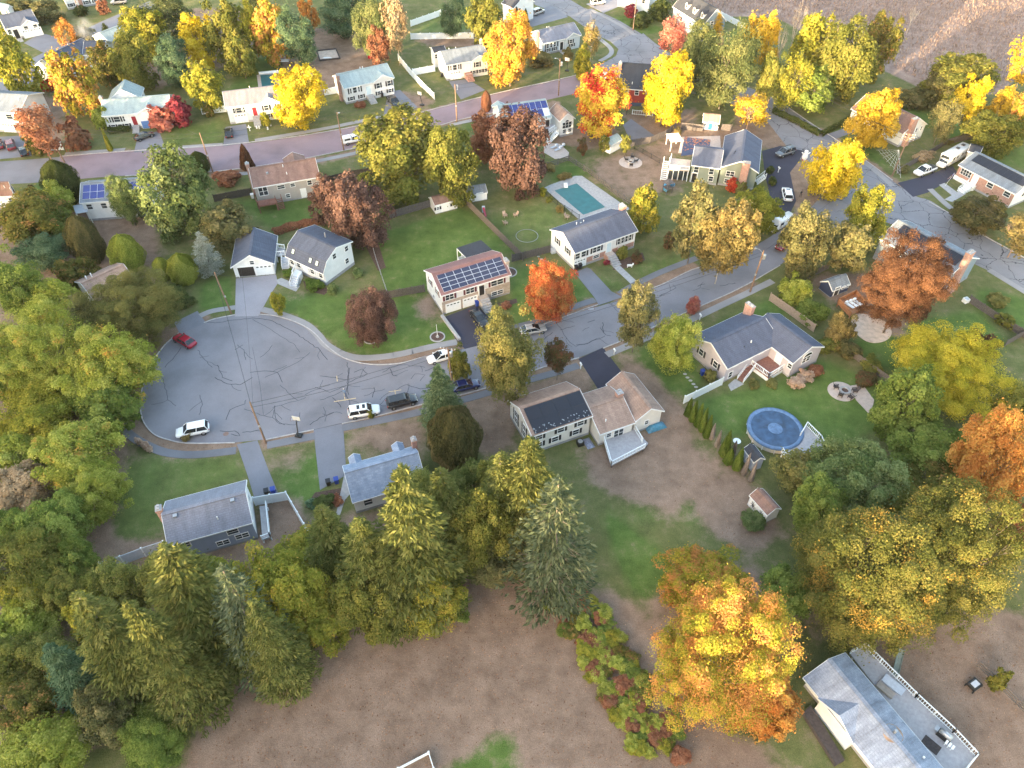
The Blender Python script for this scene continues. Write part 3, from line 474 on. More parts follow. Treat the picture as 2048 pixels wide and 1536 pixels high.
# ------------------------------------------------------------------ houses
FACES = {'f': 0.0, 'b': math.pi, 'l': -math.pi / 2, 'r': math.pi / 2}
def win_mesh(w_, h_):
    mb = MB(); t = 0.09; x, z = w_ / 2, h_ / 2
    mb.box(-x - t, x + t, -.07, 0, z, z + t).box(-x - t, x + t, -.09, 0, -z - t, -z).box(-x - t, -x, -.07, 0, -z, z).box(x, x + t, -.07, 0, -z, z).box(-x, x, -.05, 0, -.03, .03)
    k = max(1, round(w_ / 0.95))
    for i in range(1, k): mb.box(-x + w_ * i / k - .045, -x + w_ * i / k + .045, -.06, 0, -z, z)
    return mb.mesh('window', TRIM)
class House: pass
WINGS = []
def house(name, label, A, B, W=None, Cc=None, D=None, ze=None, base=None, rise=2.0, wall=None, roof=None, prof=None, ov=0.35, og=0.2, zd=None, found=0.45, trim=TRIM, cat='house', group=None, parent=None):
    """A, B: pixels of the eave nearest the camera (left, right); W its depth or Cc / D a far corner's pixel; base: ground pixel under A"""
    h = House()
    if ze is None: ze = hz(A, base)
    zd = ze if zd is None else zd
    a, b_ = G(A[0], A[1], ze), G(B[0], B[1], ze); d = b_ - a; L = d.length; ex = d / L; ey = Vector((-ex.y, ex.x, 0))
    if W is None:
        q = G(*Cc, zd) - b_ if Cc else G(*D, zd) - a; W = abs(q.dot(ey))
    h.L, h.W, h.ze, h.ov, h.og = L, W, ze, ov, og
    h.prof = prof(W, ze) if prof else [(0, ze), (W / 2, ze + rise), (W, ze)]
    h.ang = math.atan2(ex.y, ex.x)
    h.root = empty(name, (a.x, a.y, 0), h.ang); h.ex, h.ey, h.o = ex, ey, Vector((a.x, a.y, 0))
    h.parent = parent
    if parent is None: tag(h.root, label, cat, group)
    else: WINGS.append(h)
    def rz(y):
        for (y0, z0), (y1, z1) in zip(h.prof, h.prof[1:]):
            if y0 <= y <= y1: return z0 + (z1 - z0) * (y - y0) / (y1 - y0)
        return h.prof[-1][1]
    h.rz = rz; t = 0.16
    yz = [(ov, 0), (W - ov, 0), (W - ov, rz(W - ov) - t)] + [(y, z - t) for y, z in h.prof[1:-1][::-1]] + [(ov, rz(ov) - t)]
    n = len(yz); mb = MB().add([(og, y, z) for y, z in yz] + [(L - og, y, z) for y, z in yz], [tuple(range(n))[::-1], tuple(range(n, 2 * n))] + [(i, (i + 1) % n, (i + 1) % n + n, i + n) for i in range(n)])
    mb.build('wall', wall, h.root)
    if found: MB().box(og - .03, L - og + .03, ov - .03, W - ov + .03, -.2, found).build('foundation', FOUND, h.root)
    k = len(h.prof); pts = h.prof + [(y, z - t) for y, z in h.prof[::-1]]; n = len(pts)
    mb = MB().add([(0, y, z) for y, z in pts] + [(L, y, z) for y, z in pts], [(i, i + 1, n - 2 - i, n - 1 - i) for i in range(k - 1)] + [(n - 1 - i + n, n - 2 - i + n, i + 1 + n, i + n) for i in range(k - 1)] + [(i, (i + 1) % n, (i + 1) % n + n, i + n)[::-1] for i in range(n)])
    h.roof = mb.build('roof', roof, h.root)
    # ridge caps and white fascia
    mb = MB(); mb.box(-.04, L + .04, -.05, 0.0, ze - t - .06, ze - .02).box(-.04, L + .04, W, W + .05, h.prof[-1][1] - t - .06, h.prof[-1][1] - .02)
    for x0, x1 in ((-.05, 0), (L, L + .05)):
        for (y0, z0), (y1, z1) in zip(h.prof, h.prof[1:]):
            mb.add([(x, y, z + dz) for x in (x0, x1) for (y, z) in ((y0, z0), (y1, z1)) for dz in (-t - .06, .02)], [(0, 2, 3, 1), (4, 5, 7, 6), (1, 3, 7, 5), (0, 4, 6, 2), (0, 1, 5, 4), (2, 6, 7, 3)])
    mb.build('fascia', trim, h.root)
    if len(h.prof) >= 3:
        yr, zr = max(h.prof, key=lambda q: q[1]); mb = MB().bar((0, yr - .12, zr), (L, yr - .12, zr), .26, .05).bar((0, yr + .12, zr), (L, yr + .12, zr), .26, .05); mb.build('ridge_cap', roof, h.roof)
    return h
def on(h, face, u, z, out=0.0):
    """local matrix on a wall: u along the wall (0..1), z up"""
    if face == 'f': p = (u * h.L, h.ov - out, z)
    elif face == 'b': p = (u * h.L, h.W - h.ov + out, z)
    elif face == 'l': p = (h.og - out, u * h.W, z)
    else: p = (h.L - h.og + out, u * h.W, z)
    return p, FACES[face]
def put(o, h, face, u, z, out=0.0):
    p, a = on(h, face, u, z, out); o.location = p; o.rotation_euler = (0, 0, a); return o
def win(h, face, u, z, w_=1.0, h_=1.2, sh=None, out=0.0):
    o = link('window', cached(('win', w_, h_), lambda: win_mesh(w_, h_)), h.root); put(o, h, face, u, z, out)
    p = link('pane', cached(('pane', w_, h_), lambda: MB().box(-w_ / 2, w_ / 2, -.03, 0, -h_ / 2, h_ / 2).mesh('pane', GLASS)), o)
    if sh:
        for s in (-1, 1):
            q = link('shutter', cached(('sh', h_, sh.name), lambda: MB().box(-.19, .19, -.05, 0, -h_ / 2 - .04, h_ / 2 + .04).mesh('shutter', sh)), o); q.location = (s * (w_ / 2 + .31), 0, 0)
    return o
def door(h, face, u, z=0.0, w_=0.95, h_=2.05, mat=None, out=0.0):
    o = link('door', cached(('door', w_, h_, (mat or PALED).name), lambda: MB().box(-w_ / 2, w_ / 2, -.04, 0, 0, h_).mesh('door', mat or PALED)), h.root); put(o, h, face, u, z, out)
    f = link('door_frame', cached(('dfr', w_, h_), lambda: MB().box(-w_ / 2 - .14, -w_ / 2, -.09, 0, 0, h_).box(w_ / 2, w_ / 2 + .14, -.09, 0, 0, h_).box(-w_ / 2 - .14, w_ / 2 + .14, -.1, 0, h_, h_ + .15).mesh('door_frame', TRIM)), o)
    return o
def garage(h, face, u, w_=2.6, h_=2.1, z=0.02, out=0.0, open_=False):
    if open_:
        o = MB().box(-w_ / 2, w_ / 2, -.02, 0, 0, h_).build('garage_shade_panel', MATS['interior_shade'], h.root)  # flat dark panel painted as the shade inside an open door
    else:
        def mk():
            mb = MB().box(-w_ / 2, w_ / 2, -.03, 0, 0, h_)
            for i in range(4):
                for j in range(4): mb.box(-w_ / 2 + w_ * j / 4 + .06, -w_ / 2 + w_ * (j + 1) / 4 - .06, -.055, -.03, h_ * i / 4 + .05, h_ * (i + 1) / 4 - .05)
            return mb.mesh('garage_door', VINYL)
        o = link('garage_door', cached(('gd', w_, h_), mk), h.root)
        for j in range(4): link('pane', cached(('gdp', w_, h_, j), lambda: MB().box(-w_ / 2 + w_ * (j + .22) / 4, -w_ / 2 + w_ * (j + .78) / 4, -.065, -.05, h_ * .82, h_ * .93).mesh('pane', GLASS)), o)
    put(o, h, face, u, z, out)
    f = link('door_frame', cached(('gfr', w_, h_), lambda: MB().box(-w_ / 2 - .14, -w_ / 2, -.09, 0, 0, h_).box(w_ / 2, w_ / 2 + .14, -.09, 0, 0, h_).box(-w_ / 2 - .14, w_ / 2 + .14, -.1, 0, h_, h_ + .15).mesh('door_frame', TRIM)), o)
    return o
plain('interior_shade', (0.03, 0.025, 0.022), 0.9, 0.4)
def panel(h, face, u0, u1, z0, z1, mat, name='cladding', out=0.035):
    Lf = h.L if face in 'fb' else h.W; w_ = (u1 - u0) * Lf
    o = MB().box(-w_ / 2, w_ / 2, -out, .02, z0, z1).build(name, mat, h.root); return put(o, h, face, (u0 + u1) / 2, 0)
def chimney(h, x, y, top, w_=0.9, d_=0.6, z0=0.0, mat=None, pots=2):
    mat = mat or BRK; o = MB().box(x - d_ / 2, x + d_ / 2, y - w_ / 2, y + w_ / 2, z0, top).box(x - d_ / 2 - .06, x + d_ / 2 + .06, y - w_ / 2 - .06, y + w_ / 2 + .06, top - .28, top - .08).build('chimney', mat, h.root)
    MB().box(x - d_ / 2 - .05, x + d_ / 2 + .05, y - w_ / 2 - .05, y + w_ / 2 + .05, top, top + .07).build('cap', CONC, o)
    q = MB()
    for i in range(pots): q.box(x - .15, x + .15, y - w_ / 2 + (i + .5) * w_ / pots - .15, y - w_ / 2 + (i + .5) * w_ / pots + .15, top + .07, top + .33)
    q.build('flue', CONC, o); return o
def pipe(h, u, v, hh=0.5, r=0.08, mat=None):
    x, y = u * h.L, v * h.W; z = h.rz(y); o = MB().tube((x, y, z - .1), (x, y, z + hh), r, n=8).build('vent_pipe', mat or WHITE, h.roof); return o
def boxvent(h, u, v, s=0.25):
    x, y = u * h.L, v * h.W; z = h.rz(y); MB().box(x - s, x + s, y - s, y + s, z - .1, z + .22).build('roof_vent', STEEL, h.roof)
def solar(h, side, u0, u1, v0, v1, nu, nv, mat, gap=0.09, skip=(), rail=None):
    rail = rail or (VINYL if mat is not SOLARK else BLACK)
    (y0, z0), (y1, z1) = h.prof[side], h.prof[side + 1]
    if z1 < z0: (y0, z0), (y1, z1) = (y1, z1), (y0, z0)
    sl = math.hypot(y1 - y0, z1 - z0); ey = Vector((0, (y1 - y0) / sl, (z1 - z0) / sl)); nn = Vector((1, 0, 0)).cross(ey)
    if nn.z < 0: nn = -nn
    wd = (u1 - u0) * h.L / nu - gap; hd = (v1 - v0) * sl / nv - gap
    def mk():
        mb = MB().box(-wd / 2, wd / 2, -hd / 2, hd / 2, 0, .04); return mb.mesh('solar_panel', mat)
    me_ = mk(); u_a, u_b, s0, s1 = u0 * h.L + .02, u1 * h.L - .02, v0 * sl + .02, v1 * sl - .02
    MB().add([tuple(Vector((x, y0, z0)) + ey * s + nn * k) for k in (.02, .05) for x, s in ((u_a, s0), (u_b, s0), (u_b, s1), (u_a, s1))], [(4, 5, 6, 7), (0, 1, 5, 4), (1, 2, 6, 5), (2, 3, 7, 6), (3, 0, 4, 7)]).build('solar_rail', rail, h.roof)
    for i in range(nu):
        for j in range(nv):
            if (i, j) in skip: continue
            o = link('solar_panel', me_, h.roof); x = u0 * h.L + (i + .5) * (u1 - u0) * h.L / nu; s = (v0 + (j + .5) * (v1 - v0) / nv) * sl
            p = Vector((x, y0, z0)) + ey * s + nn * .07
            M = Matrix(((1, 0, 0), tuple(ey), tuple(nn))).transposed()
            if M.determinant() < 0: M = Matrix(((-1, 0, 0), tuple(ey), tuple(nn))).transposed()
            o.matrix_local = Matrix.Translation(p) @ M.to_4x4()
def gable(h, u0, u1, proj, wall, roof, face='f', slope=None, zb=0.0, ov=0.3):
    """cross gable on the front (or back) wall"""
    x0, x1 = u0 * h.L, u1 * h.L; wd = x1 - x0; ze = h.ze if face == 'f' else h.prof[-1][1]; yr, zr = max(h.prof, key=lambda q: q[1]); sl = slope or (zr - ze) / (yr if face == 'f' else h.W - yr); pk = min(ze + wd / 2 * sl, zr - .05)
    s = 1 if face == 'f' else -1; yf = (h.ov - proj) if face == 'f' else (h.W - h.ov + proj); yb = yf + s * (proj + 1.2); t = .14
    ym = (pk - ze) / (zr - ze) * yr if face == 'f' else h.W - (pk - ze) / (zr - ze) * (h.W - yr)
    vs = [(x, y, z) for y in (yf, yb) for x, z in ((x0 + ov, zb), (x1 - ov, zb), (x1 - ov, ze + .05 - t), ((x0 + x1) / 2, pk - t), (x0 + ov, ze + .05 - t))]
    MB().add(vs, [(0, 1, 2, 3, 4)[::-s], (5, 6, 7, 8, 9)[::s]] + [(i, i + 5, (i + 1) % 5 + 5, (i + 1) % 5) for i in range(5)]).build('gable_wall', wall, h.root)
    yo = yf - s * .25; ze2 = ze - .06; mb = MB()
    for xe, sg in ((x0, 1), (x1, -1)):
        xm = (x0 + x1) / 2
        vs = [(xe, yo, ze2), (xm, yo, pk), (xm, ym + s * .3, pk), (xe, yf + s * 1.1, ze2)]; vs += [(a, b_, c - t) for a, b_, c in vs]
        mb.add(vs, [(0, 1, 2, 3), (7, 6, 5, 4), (0, 4, 5, 1), (1, 5, 6, 2), (2, 6, 7, 3), (3, 7, 4, 0)])
    g = mb.build('gable_roof', roof, h.root); mb = MB()
    for xe in (x0, x1):
        xm = (x0 + x1) / 2; y2 = yo - s * .04; vs = [(x, y, z + dz) for y in (yo, y2) for x, z in ((xe, ze2), (xm, pk)) for dz in (-t - .06, .03)]
        mb.add(vs, [(0, 2, 3, 1), (4, 5, 7, 6), (1, 3, 7, 5), (0, 4, 6, 2), (0, 1, 5, 4), (2, 6, 7, 3)])
    mb.build('rake_board', TRIM, g); return yf
def stairs(h, p0, p1, wd, z0, z1, n, mat, name='steps', solid=True, rails=None, ends=True):
    """flight from world point p0 (foot) to p1 (top)"""
    d = Vector((p1.x - p0.x, p1.y - p0.y, 0)); L = d.length; d.normalize(); s = Vector((-d.y, d.x, 0)); mb = MB()
    for i in range(n):
        a = p0 + d * (L * i / n); b_ = p0 + d * (L * (i + 1) / n + (0 if not solid else 0)); z = z0 + (z1 - z0) * (i + 1) / n
        q = [a - s * wd / 2, a + s * wd / 2, b_ + s * wd / 2, b_ - s * wd / 2]; mb.prism([(v.x, v.y) for v in q], (z0 if solid else z - .06), z - .001 * i)
    o = mb.build(name, mat)
    if h: wpart(h.root, o)
    if rails:
        mb = MB()
        for k in (-1, 1):
            e = s * (k * wd / 2); P = Vector((p0.x, p0.y, z0)) + e; Q = Vector((p1.x, p1.y, z1)) + e
            mb.bar(P + Vector((0, 0, .9)), Q + Vector((0, 0, .9)), .08, .08).bar(P + Vector((0, 0, .25)), Q + Vector((0, 0, .25)), .05, .06)
            nb = max(3, int(L / .3))
            for i in range(nb + 1):
                v = P.lerp(Q, i / nb); th = .1 if i in (0, nb) else .04; mb.bar(v, v + Vector((0, 0, .95 if i in (0, nb) else .88)), th, th)
            if not solid: mb.bar(P + Vector((0, 0, -.02)), Q + Vector((0, 0, -.12)), .06, .28)
        r = mb.build('handrail', rails)
        if h: wpart(h.root, r)
    return o
def railing(pts, z, mat, hh=0.95, solid=False, step=0.28, name='railing'):
    mb = MB()
    for a, b_ in zip(pts, pts[1:]):
        a = Vector((a.x, a.y, z)); b_ = Vector((b_.x, b_.y, z)); L = (b_ - a).length; up = Vector((0, 0, 1))
        mb.bar(a + up * hh, b_ + up * hh, .12, .07).bar(a + up * .15, b_ + up * .15, .07, .07)
        if solid: mb.bar(a + up * hh / 2, b_ + up * hh / 2, .03, hh * .7)
        n = max(2, int(L / step))
        for i in range(n + 1):
            v = a.lerp(b_, i / n); e = i in (0, n) or i % 8 == 0; th = .13 if e else .045; mb.bar(v, v + up * (hh + .1 if e else hh), th, th)
    return mb.build(name, mat)
def deck(h, px, z, mat, rail=None, edges=(), railmat=None, under=True, th=0.22, solid=False, skirt=None):
    P = [G(*p, z) for p in px]; o = MB().prism([(v.x, v.y) for v in P], z - th, z).build('deck_floor', mat); wpart(h.root, o)
    if under:
        mb = MB()
        for v in P: c = v.lerp(sum(P, Vector()) / len(P), .06); mb.bar((c.x, c.y, 0), (c.x, c.y, z - th), .16, .16)
        wpart(h.root, mb.build('deck_post', skirt or railmat or mat))
    for e in edges: wpart(h.root, railing([P[i % len(P)] for i in e], z, railmat or VINYL, solid=solid))
    return P
SILL = {}
def raised(h, sh=SHUT, low=0.95, left=True):
    pass

# 1 white raised ranch, centre right
h = house('raised_ranch_house', 'white raised ranch with blue-grey roof and brick entry below the teal rectangular pool', (1150, 506.7), (1276, 462), Cc=(1223, 417), base=(1145.5, 541.5), rise=2.0, wall=W_, roof=RB)
zu, zl = h.ze - 1.15, 0.95; H1 = h
for u in (.06, .155): win(h, 'f', u, zu, .95, 1.15)
for u in (.012, .2): panel(h, 'f', u, u + .028, zu - .62, zu + .62, SHUT, 'shutter')
win(h, 'f', .36, zu, 1.7, 1.15, SHUT); door(h, 'f', .555, h.ze - 2.75, 1.0, 2.1, PALED, .03); panel(h, 'f', .515, .60, h.ze - 2.8, h.ze - .3, BRK, 'brick_surround', .025)
for i in range(4): win(h, 'f', .715 + i * .062, zu, .55, 1.3)
for i in range(5): panel(h, 'f', .675 + i * .062, .697 + i * .062, zu - .66, zu + .66, SHUT, 'shutter', .06)
garage(h, 'f', .105, 2.5, 1.75); panel(h, 'f', .21, .53, .5, 1.7, BRK, 'brick_panel', .03); panel(h, 'f', .62, .975, .5, 1.5, BRK, 'brick_panel', .03); win(h, 'f', .36, 1.2, 1.3, .7, out=.03); win(h, 'f', .77, 1.0, 1.5, .7, out=.03); panel(h, 'f', 0.0, .985, 1.72, 1.86, W_, 'belly_band', .05)
for u in (.3, .7): win(h, 'l', u, zu, .85, 1.15, SHUT)
chimney(h, h.L + .1, h.W * .62, h.ze + 2.6, 1.3, .75); pipe(h, .3, .7); pipe(h, .42, .72, .4); boxvent(h, .36, .68, .14)
pt = h.o + h.ex * h.L * .555 + h.ey * h.ov; d_ = -h.ey
MBp = [pt + h.ex * sx * .9 + d_ * sy for sx, sy in ((-1, 0), (1, 0), (1, 1.2), (-1, 1.2))]; wpart(h.root, MB().prism([(v.x, v.y) for v in MBp], 0, h.ze - 2.78).build('stoop', BRK)); stairs(h, pt + d_ * 3.3, pt + d_ * 1.2, 1.7, 0, h.ze - 2.8, 5, CONC)
# 2 solar house with stone front
h = house('raised_ranch_house', 'white and stone house with red-brown roof carrying a grid of dark solar panels', (882.5, 592), (1022.7, 549), Cc=(984, 500.3), base=(885.5, 631.5), rise=2.0, wall=W_, roof=RPK); H2 = h
zu = h.ze - 1.0; panel(h, 'f', .01, .99, .3, h.ze - 1.75, STN, 'stone_cladding', .05)
solar(h, 0, .05, .96, .1, .86, 8, 4, SOLAR)
for u, w_ in ((.12, 1.5), (.41, 1.5)): win(h, 'f', u, zu, w_, 1.1, SHUTR, .05)
win(h, 'f', .8, zu, 2.3, 1.1, SHUTR, .05); win(h, 'f', .8, 1.1, 2.2, .8, out=.05); garage(h, 'f', .16, 2.6, 1.9, out=.05); garage(h, 'f', .405, 2.6, 1.9, out=.05); door(h, 'f', .575, h.ze - 2.75, 1.0, 2.15, BLACK, .05)
for u in (.3, .7): win(h, 'l', u, zu, .85, 1.1, SHUTR)
win(h, 'l', .55, 1.0, .8, .7); chimney(h, h.L + .15, h.W * .3, h.ze + 1.5, 1.1, .7, mat=STN)
pt = h.o + h.ex * h.L * .575 + h.ey * (h.ov - .05); d_ = -h.ey; q = [pt + h.ex * sx * .9 + d_ * sy for sx, sy in ((-1, 0), (1, 0), (1, 1.1), (-1, 1.1))]; wpart(h.root, MB().prism([(v.x, v.y) for v in q], 0, h.ze - 2.78).build('stoop', STN)); stairs(h, pt + d_ * 3.2, pt + d_ * 1.1, 1.7, 0, h.ze - 2.8, 6, CONC)
P = [G(914, 497, 3.0), G(962, 481.5, 3.0), G(983, 500, 3.0), G(933, 516, 3.0)]; wpart(h.root, MB().prism([(v.x, v.y) for v in P], 3.0, 3.18).build('porch_roof', RBLK))
mb = MB()
for v in (P[0], P[0].lerp(P[3], .5), P[3], P[1], P[0].lerp(P[1], .5)): mb.bar((v.x, v.y, 0), (v.x, v.y, 3.0), .15, .15)
for a, b_ in ((P[0], P[3]), (P[0], P[1])): mb.bar((a.x, a.y, .9), (b_.x, b_.y, .9), .08, .1).bar((a.x, a.y, .45), (b_.x, b_.y, .45), .04, .8).bar((a.x, a.y, 2.9), (b_.x, b_.y, 2.9), .1, .2)
wpart(h.root, mb.build('porch_frame', TRIM))
# 3 slate roofed house, lower left
h = house('ranch_house', 'grey-blue house with plain grey roof beside the left driveway and white fence', (335, 1092.7), (504.6, 1045.6), Cc=(491, 960.2), ze=4.1, rise=2.0, wall=W_, roof=RMG); H3 = h; panel(h, 'f', .012, .988, .3, 3.6, WG)
for u, z, w_ in ((.17, 3.0, 1.3), (.74, 3.0, 1.3), (.58, 1.3, 1.5), (.82, 1.6, 1.6)): win(h, 'f', u, z, w_, .9, out=.035)
for v in (.25, .7): win(h, 'r', v, 3.0, .8, 1.1)
chimney(h, -.25, h.W * .62, h.ze + 2.3, .9, .7); boxvent(h, .15, .42); boxvent(h, .83, .42); pipe(h, .62, .2, .5)
P = deck(h, [(519, 1012), (534, 1011), (541, 1074), (525, 1080)], 0.9, GREYDECK, edges=((1, 2, 3),), railmat=VINYL)
# 4 bright blue roofed cape
h = house('cape_house', 'cape house with patterned bright blue shingle roof and two small front gables', (705, 1006), (852, 963), Cc=(831, 891), ze=3.0, rise=2.7, wall=W_, roof=RMB); H4 = h
for u0, u1 in ((.10, .27), (.71, .88)): gable(h, u0, u1, 1.3, W_, RMB, 'b', .6)
chimney(h, h.L + .05, h.W * .86, h.ze + 2.6, .75, .7); win(h, 'r', .5, 3.6, .9, 1.1)
for u in (.2, .5, .8): win(h, 'f', u, 1.8, 1.1, 1.2)
# 5 shed dormer house with garage wing
h = house('shed_dormer_house', 'two-storey white house with brown roof and a black solar roof slope behind tall spruces', (1064.3, 873.2), (1185.7, 832), W=8.6, base=(1071, 912), rise=2, wall=WC, roof=RTAN, prof=lambda W, z: [(0, z), (W * .52, z + 1.5), (W, z - .9)]); H5 = h
solar(h, 0, .05, .985, .03, .93, 4, 2, SOLARK, .03)
for u in (.13, .49, .82): win(h, 'f', u, h.ze - 1.1, 1.0, 1.0, SHUT)
for u in (.13, .4, .75): win(h, 'f', u, 1.6, 1.0, 1.0, SHUT)
for u in (.35, .7): win(h, 'l', u, h.ze - 1.4, .9, 1.1, SHUT); win(h, 'l', u, 1.6, .9, 1.1, SHUT)
mb = MB(); rr = random.Random(5)
for i in range(40): u = .06 + .9 * rr.random(); v = .02 + .1 * rr.random(); y = v * h.W; mb.box(u * h.L - .06, u * h.L + .06, y - .06, y + .06, h.rz(y) + .1, h.rz(y) + .2)
mb.build('snow_guard', STEEL, h.roof)
h = house('garage_wing', '', (1200, 869), (1271, 845), W=8.2, ze=3.0, rise=1.6, wall=WC, roof=RTAN, parent=H5, found=.35)
win(h, 'f', .58, 1.4, 1.5, 1.6); win(h, 'f', .3, 1.7, .7, .8); pipe(h, .28, .18, .5); chimney(h, h.L * .92, h.W * .55, 5.3, .9, .9, z0=3.5)
deck(h, [(1207, 880), (1268, 858), (1296, 886), (1289, 896), (1222, 931)], 0.8, GREYDECK, edges=((0, 4, 3),), railmat=VINYL, skirt=WOODG)
wpart(h.root, railing([G(1268, 858, .8), G(1284, 885, .8)], .8, VINYL))
h = house('garage_wing', '', (1329, 822), (1269.4, 748.4), D=(1271, 845), ze=3.0, rise=1.7, wall=WC, roof=RTAN, found=.35, parent=H5)
win(h, 'l', .55, 1.6, .6, .8)
# 6 lavender house with deck
h = house('ranch_house', 'lavender-grey house with dark blue roof, red-brown deck and stairs near the round pool', (1455.3, 737.8), (1563, 684), W=None, D=(1393.6, 667.5), base=(1446, 768.5), rise=2.1, wall=WL, roof=RB, found=.3); H6 = h
for u in (.3, .68): win(h, 'l', u, h.ze - 1.3, .9, 1.2, SHUT)
win(h, 'f', .13, 1.1, .75, 1.2)
for u in (.15, .42, .62): panel(h, 'f', u, u + .09, h.ze - .9, h.ze - .65, TRIM, 'soffit_trim', .05)
chimney(h, h.L - .3, h.W * .86, h.ze + 2.6, 1.6, .7); pipe(h, .56, .22, .4, .1); pipe(h, .42, .2, .3, .05, IRON)
h2 = house('gabled_wing', 'lavender gabled wing with arched window facing the fire pit', (1649, 693.3), (1560, 627.5), D=(1585, 726), ze=h.ze, rise=1.8, wall=WL, roof=RB, found=.3, parent=H6)
win(h2, 'l', .5, h2.ze - 1.1, 1.7, 1.1); door(h2, 'b', .3, h2.ze - 2.5, 1.0, 2.0, PALED); win(h2, 'b', .06, h2.ze - 1.2, .7, .9); mb = MB(); mb.add([(math.cos(math.pi * i / 10) * 1.0, -.06, math.sin(math.pi * i / 10) * .7) for i in range(11)], [tuple(range(11))]); o = mb.build('arched_window', GLASS, h2.root); put(o, h2, 'l', .5, h2.ze - .35, 0.0)
ring = MB()
for i in range(10): ring.bar((math.cos(math.pi * i / 10) * 1.05, -.06, math.sin(math.pi * i / 10) * .75), (math.cos(math.pi * (i + 1) / 10) * 1.05, -.06, math.sin(math.pi * (i + 1) / 10) * .75), .1, .1)
ring.build('frame', TRIM, o)
q = deck(H6, [(1502, 729), (1543, 702), (1569, 735), (1537, 755)], h.ze - 2.5, WOODR, edges=((0, 3, 2),), railmat=VINYL, solid=False)
zdk = h.ze - 2.5
wpart(H6.root, MB().prism([(v.x, v.y) for v in (q[0].lerp(q[3], .05) , q[3], q[2], q[2] + (q[1] - q[2]) * .03, q[3] + (q[0] - q[3]) * .04 + (q[1] - q[2]) * .03)], 0, zdk - .25).build('lattice_skirt', VINYL)) if zdk > .6 else None
stairs(H6, G(1480, 762, 0), G(1504, 731, zdk), 1.1, 0, zdk, 8, WOODR, rails=VINYL, solid=False)
# 7 gambrel house and garage
h = house('gambrel_house', 'white gambrel house with slate roof and skylights beside the two-door garage', (570.3, 512.3), (646.2, 548), W=8.3, ze=hz((646.2, 548), (650.5, 573.5)), wall=W_, roof=RD, found=.6, prof=lambda W, z: [(0, z), (W * .16, z + 1.9), (W * .5, z + 3.3), (W, z + 2.2)]); H7 = h
for u in (.12, .3, .66, .88): win(h, 'f', u, h.ze - 1.0, .9, 1.1, MATS['tan_wood'] if False else VGREY)
door(h, 'f', .47, h.ze - 2.1, 1.0, 1.95, VINYL)
for v, z in ((.42, 4.6), (.8, 4.4), (.75, 1.9)): win(h, 'r', v, z, .8, 1.0)
for u, v in ((.17, .10), (.63, .09), (.8, .09)):
    y = v * h.W; o = MB().box(-.38, .38, -.5, .5, -.02, .1).build('skylight', IRON, h.roof); g = MB().box(-.3, .3, -.42, .42, .1, .12).build('pane', plain('skylight_glass', (.45, .52, .50), .2, .1) if 'skylight_glass' not in MATS else MATS['skylight_glass'], o)
    o.location = (u * h.L, y, h.rz(y) + .02); o.rotation_euler = (math.atan2(1.9, .16 * h.W), 0, 0)
pipe(h, .55, .7, 1.0, .12, STEEL)
P = G(598, 548, 1.1); q = [G(592, 538, 1.2), G(604, 543, 1.2), G(598, 555, 1.2), G(586, 550, 1.2)]; wpart(h.root, MB().prism([(v.x, v.y) for v in q], 0, 1.2).build('stoop', VINYL)); wpart(h.root, railing([q[3], q[0]], 1.2, VINYL)); stairs(h, G(587, 574, 0), G(593, 553, 1.2), 1.3, 0, 1.2, 5, VGREY, rails=VINYL)
deck(h, [(552, 512), (570, 510), (570, 498), (556, 496)], 1.5, GREYDECK, edges=((0, 1), (2, 3)), railmat=VINYL); stairs(h, G(572, 538, 0), G(571, 514, 1.5), 1.3, 0, 1.5, 5, VGREY, rails=VINYL)
h = house('garage', 'white two-door garage with slate gable roof at the pale driveway', (548.8, 527.4), (555.3, 471.5), D=(460.8, 536.2), base=(551, 549), rise=2.3, wall=W_, roof=RD, found=.15, cat='garage'); HG = h
garage(h, 'l', .27, 2.9, 2.15); garage(h, 'l', .68, 2.9, 2.15, open_=True); win(h, 'l', .5, h.ze + .55, .7, .75)
# 8 tan house with brown roof
h = house('raised_ranch_house', 'tan house with brown roof and wooden rear deck below the purple road', (505.9, 376), (640, 353.5), W=8.4, base=(511, 414), rise=2.1, wall=WT, roof=RBR, found=.3); H8 = h
zu = h.ze - 1.1
win(h, 'f', .13, zu - .2, 1.7, 1.8); win(h, 'f', .40, zu + .1, 1.4, .8); win(h, 'f', .575, zu + .1, .85, .7); win(h, 'f', .83, zu, .85, 1.0); win(h, 'f', .47, 1.2, .8, .8); door(h, 'f', .71, .15, .95, 2.0, WHITE)
chimney(h, -.1, h.W * .62, h.ze + 2.7, .8, .7); boxvent(h, .25, .3, .22); pipe(h, .5, .4, .5); pipe(h, .53, .2, .5); gable(h, .52, .86, 1.6, WT, RBR, 'b')
deck(h, [(512, 402), (551, 396), (554, 406), (517, 413)], 1.7, WOODR, edges=((0, 3, 2),), railmat=WOODR); stairs(h, G(564, 419, 0), G(557, 398, 1.7), 1.2, 0, 1.7, 7, WOODR, rails=WOODR, solid=False)
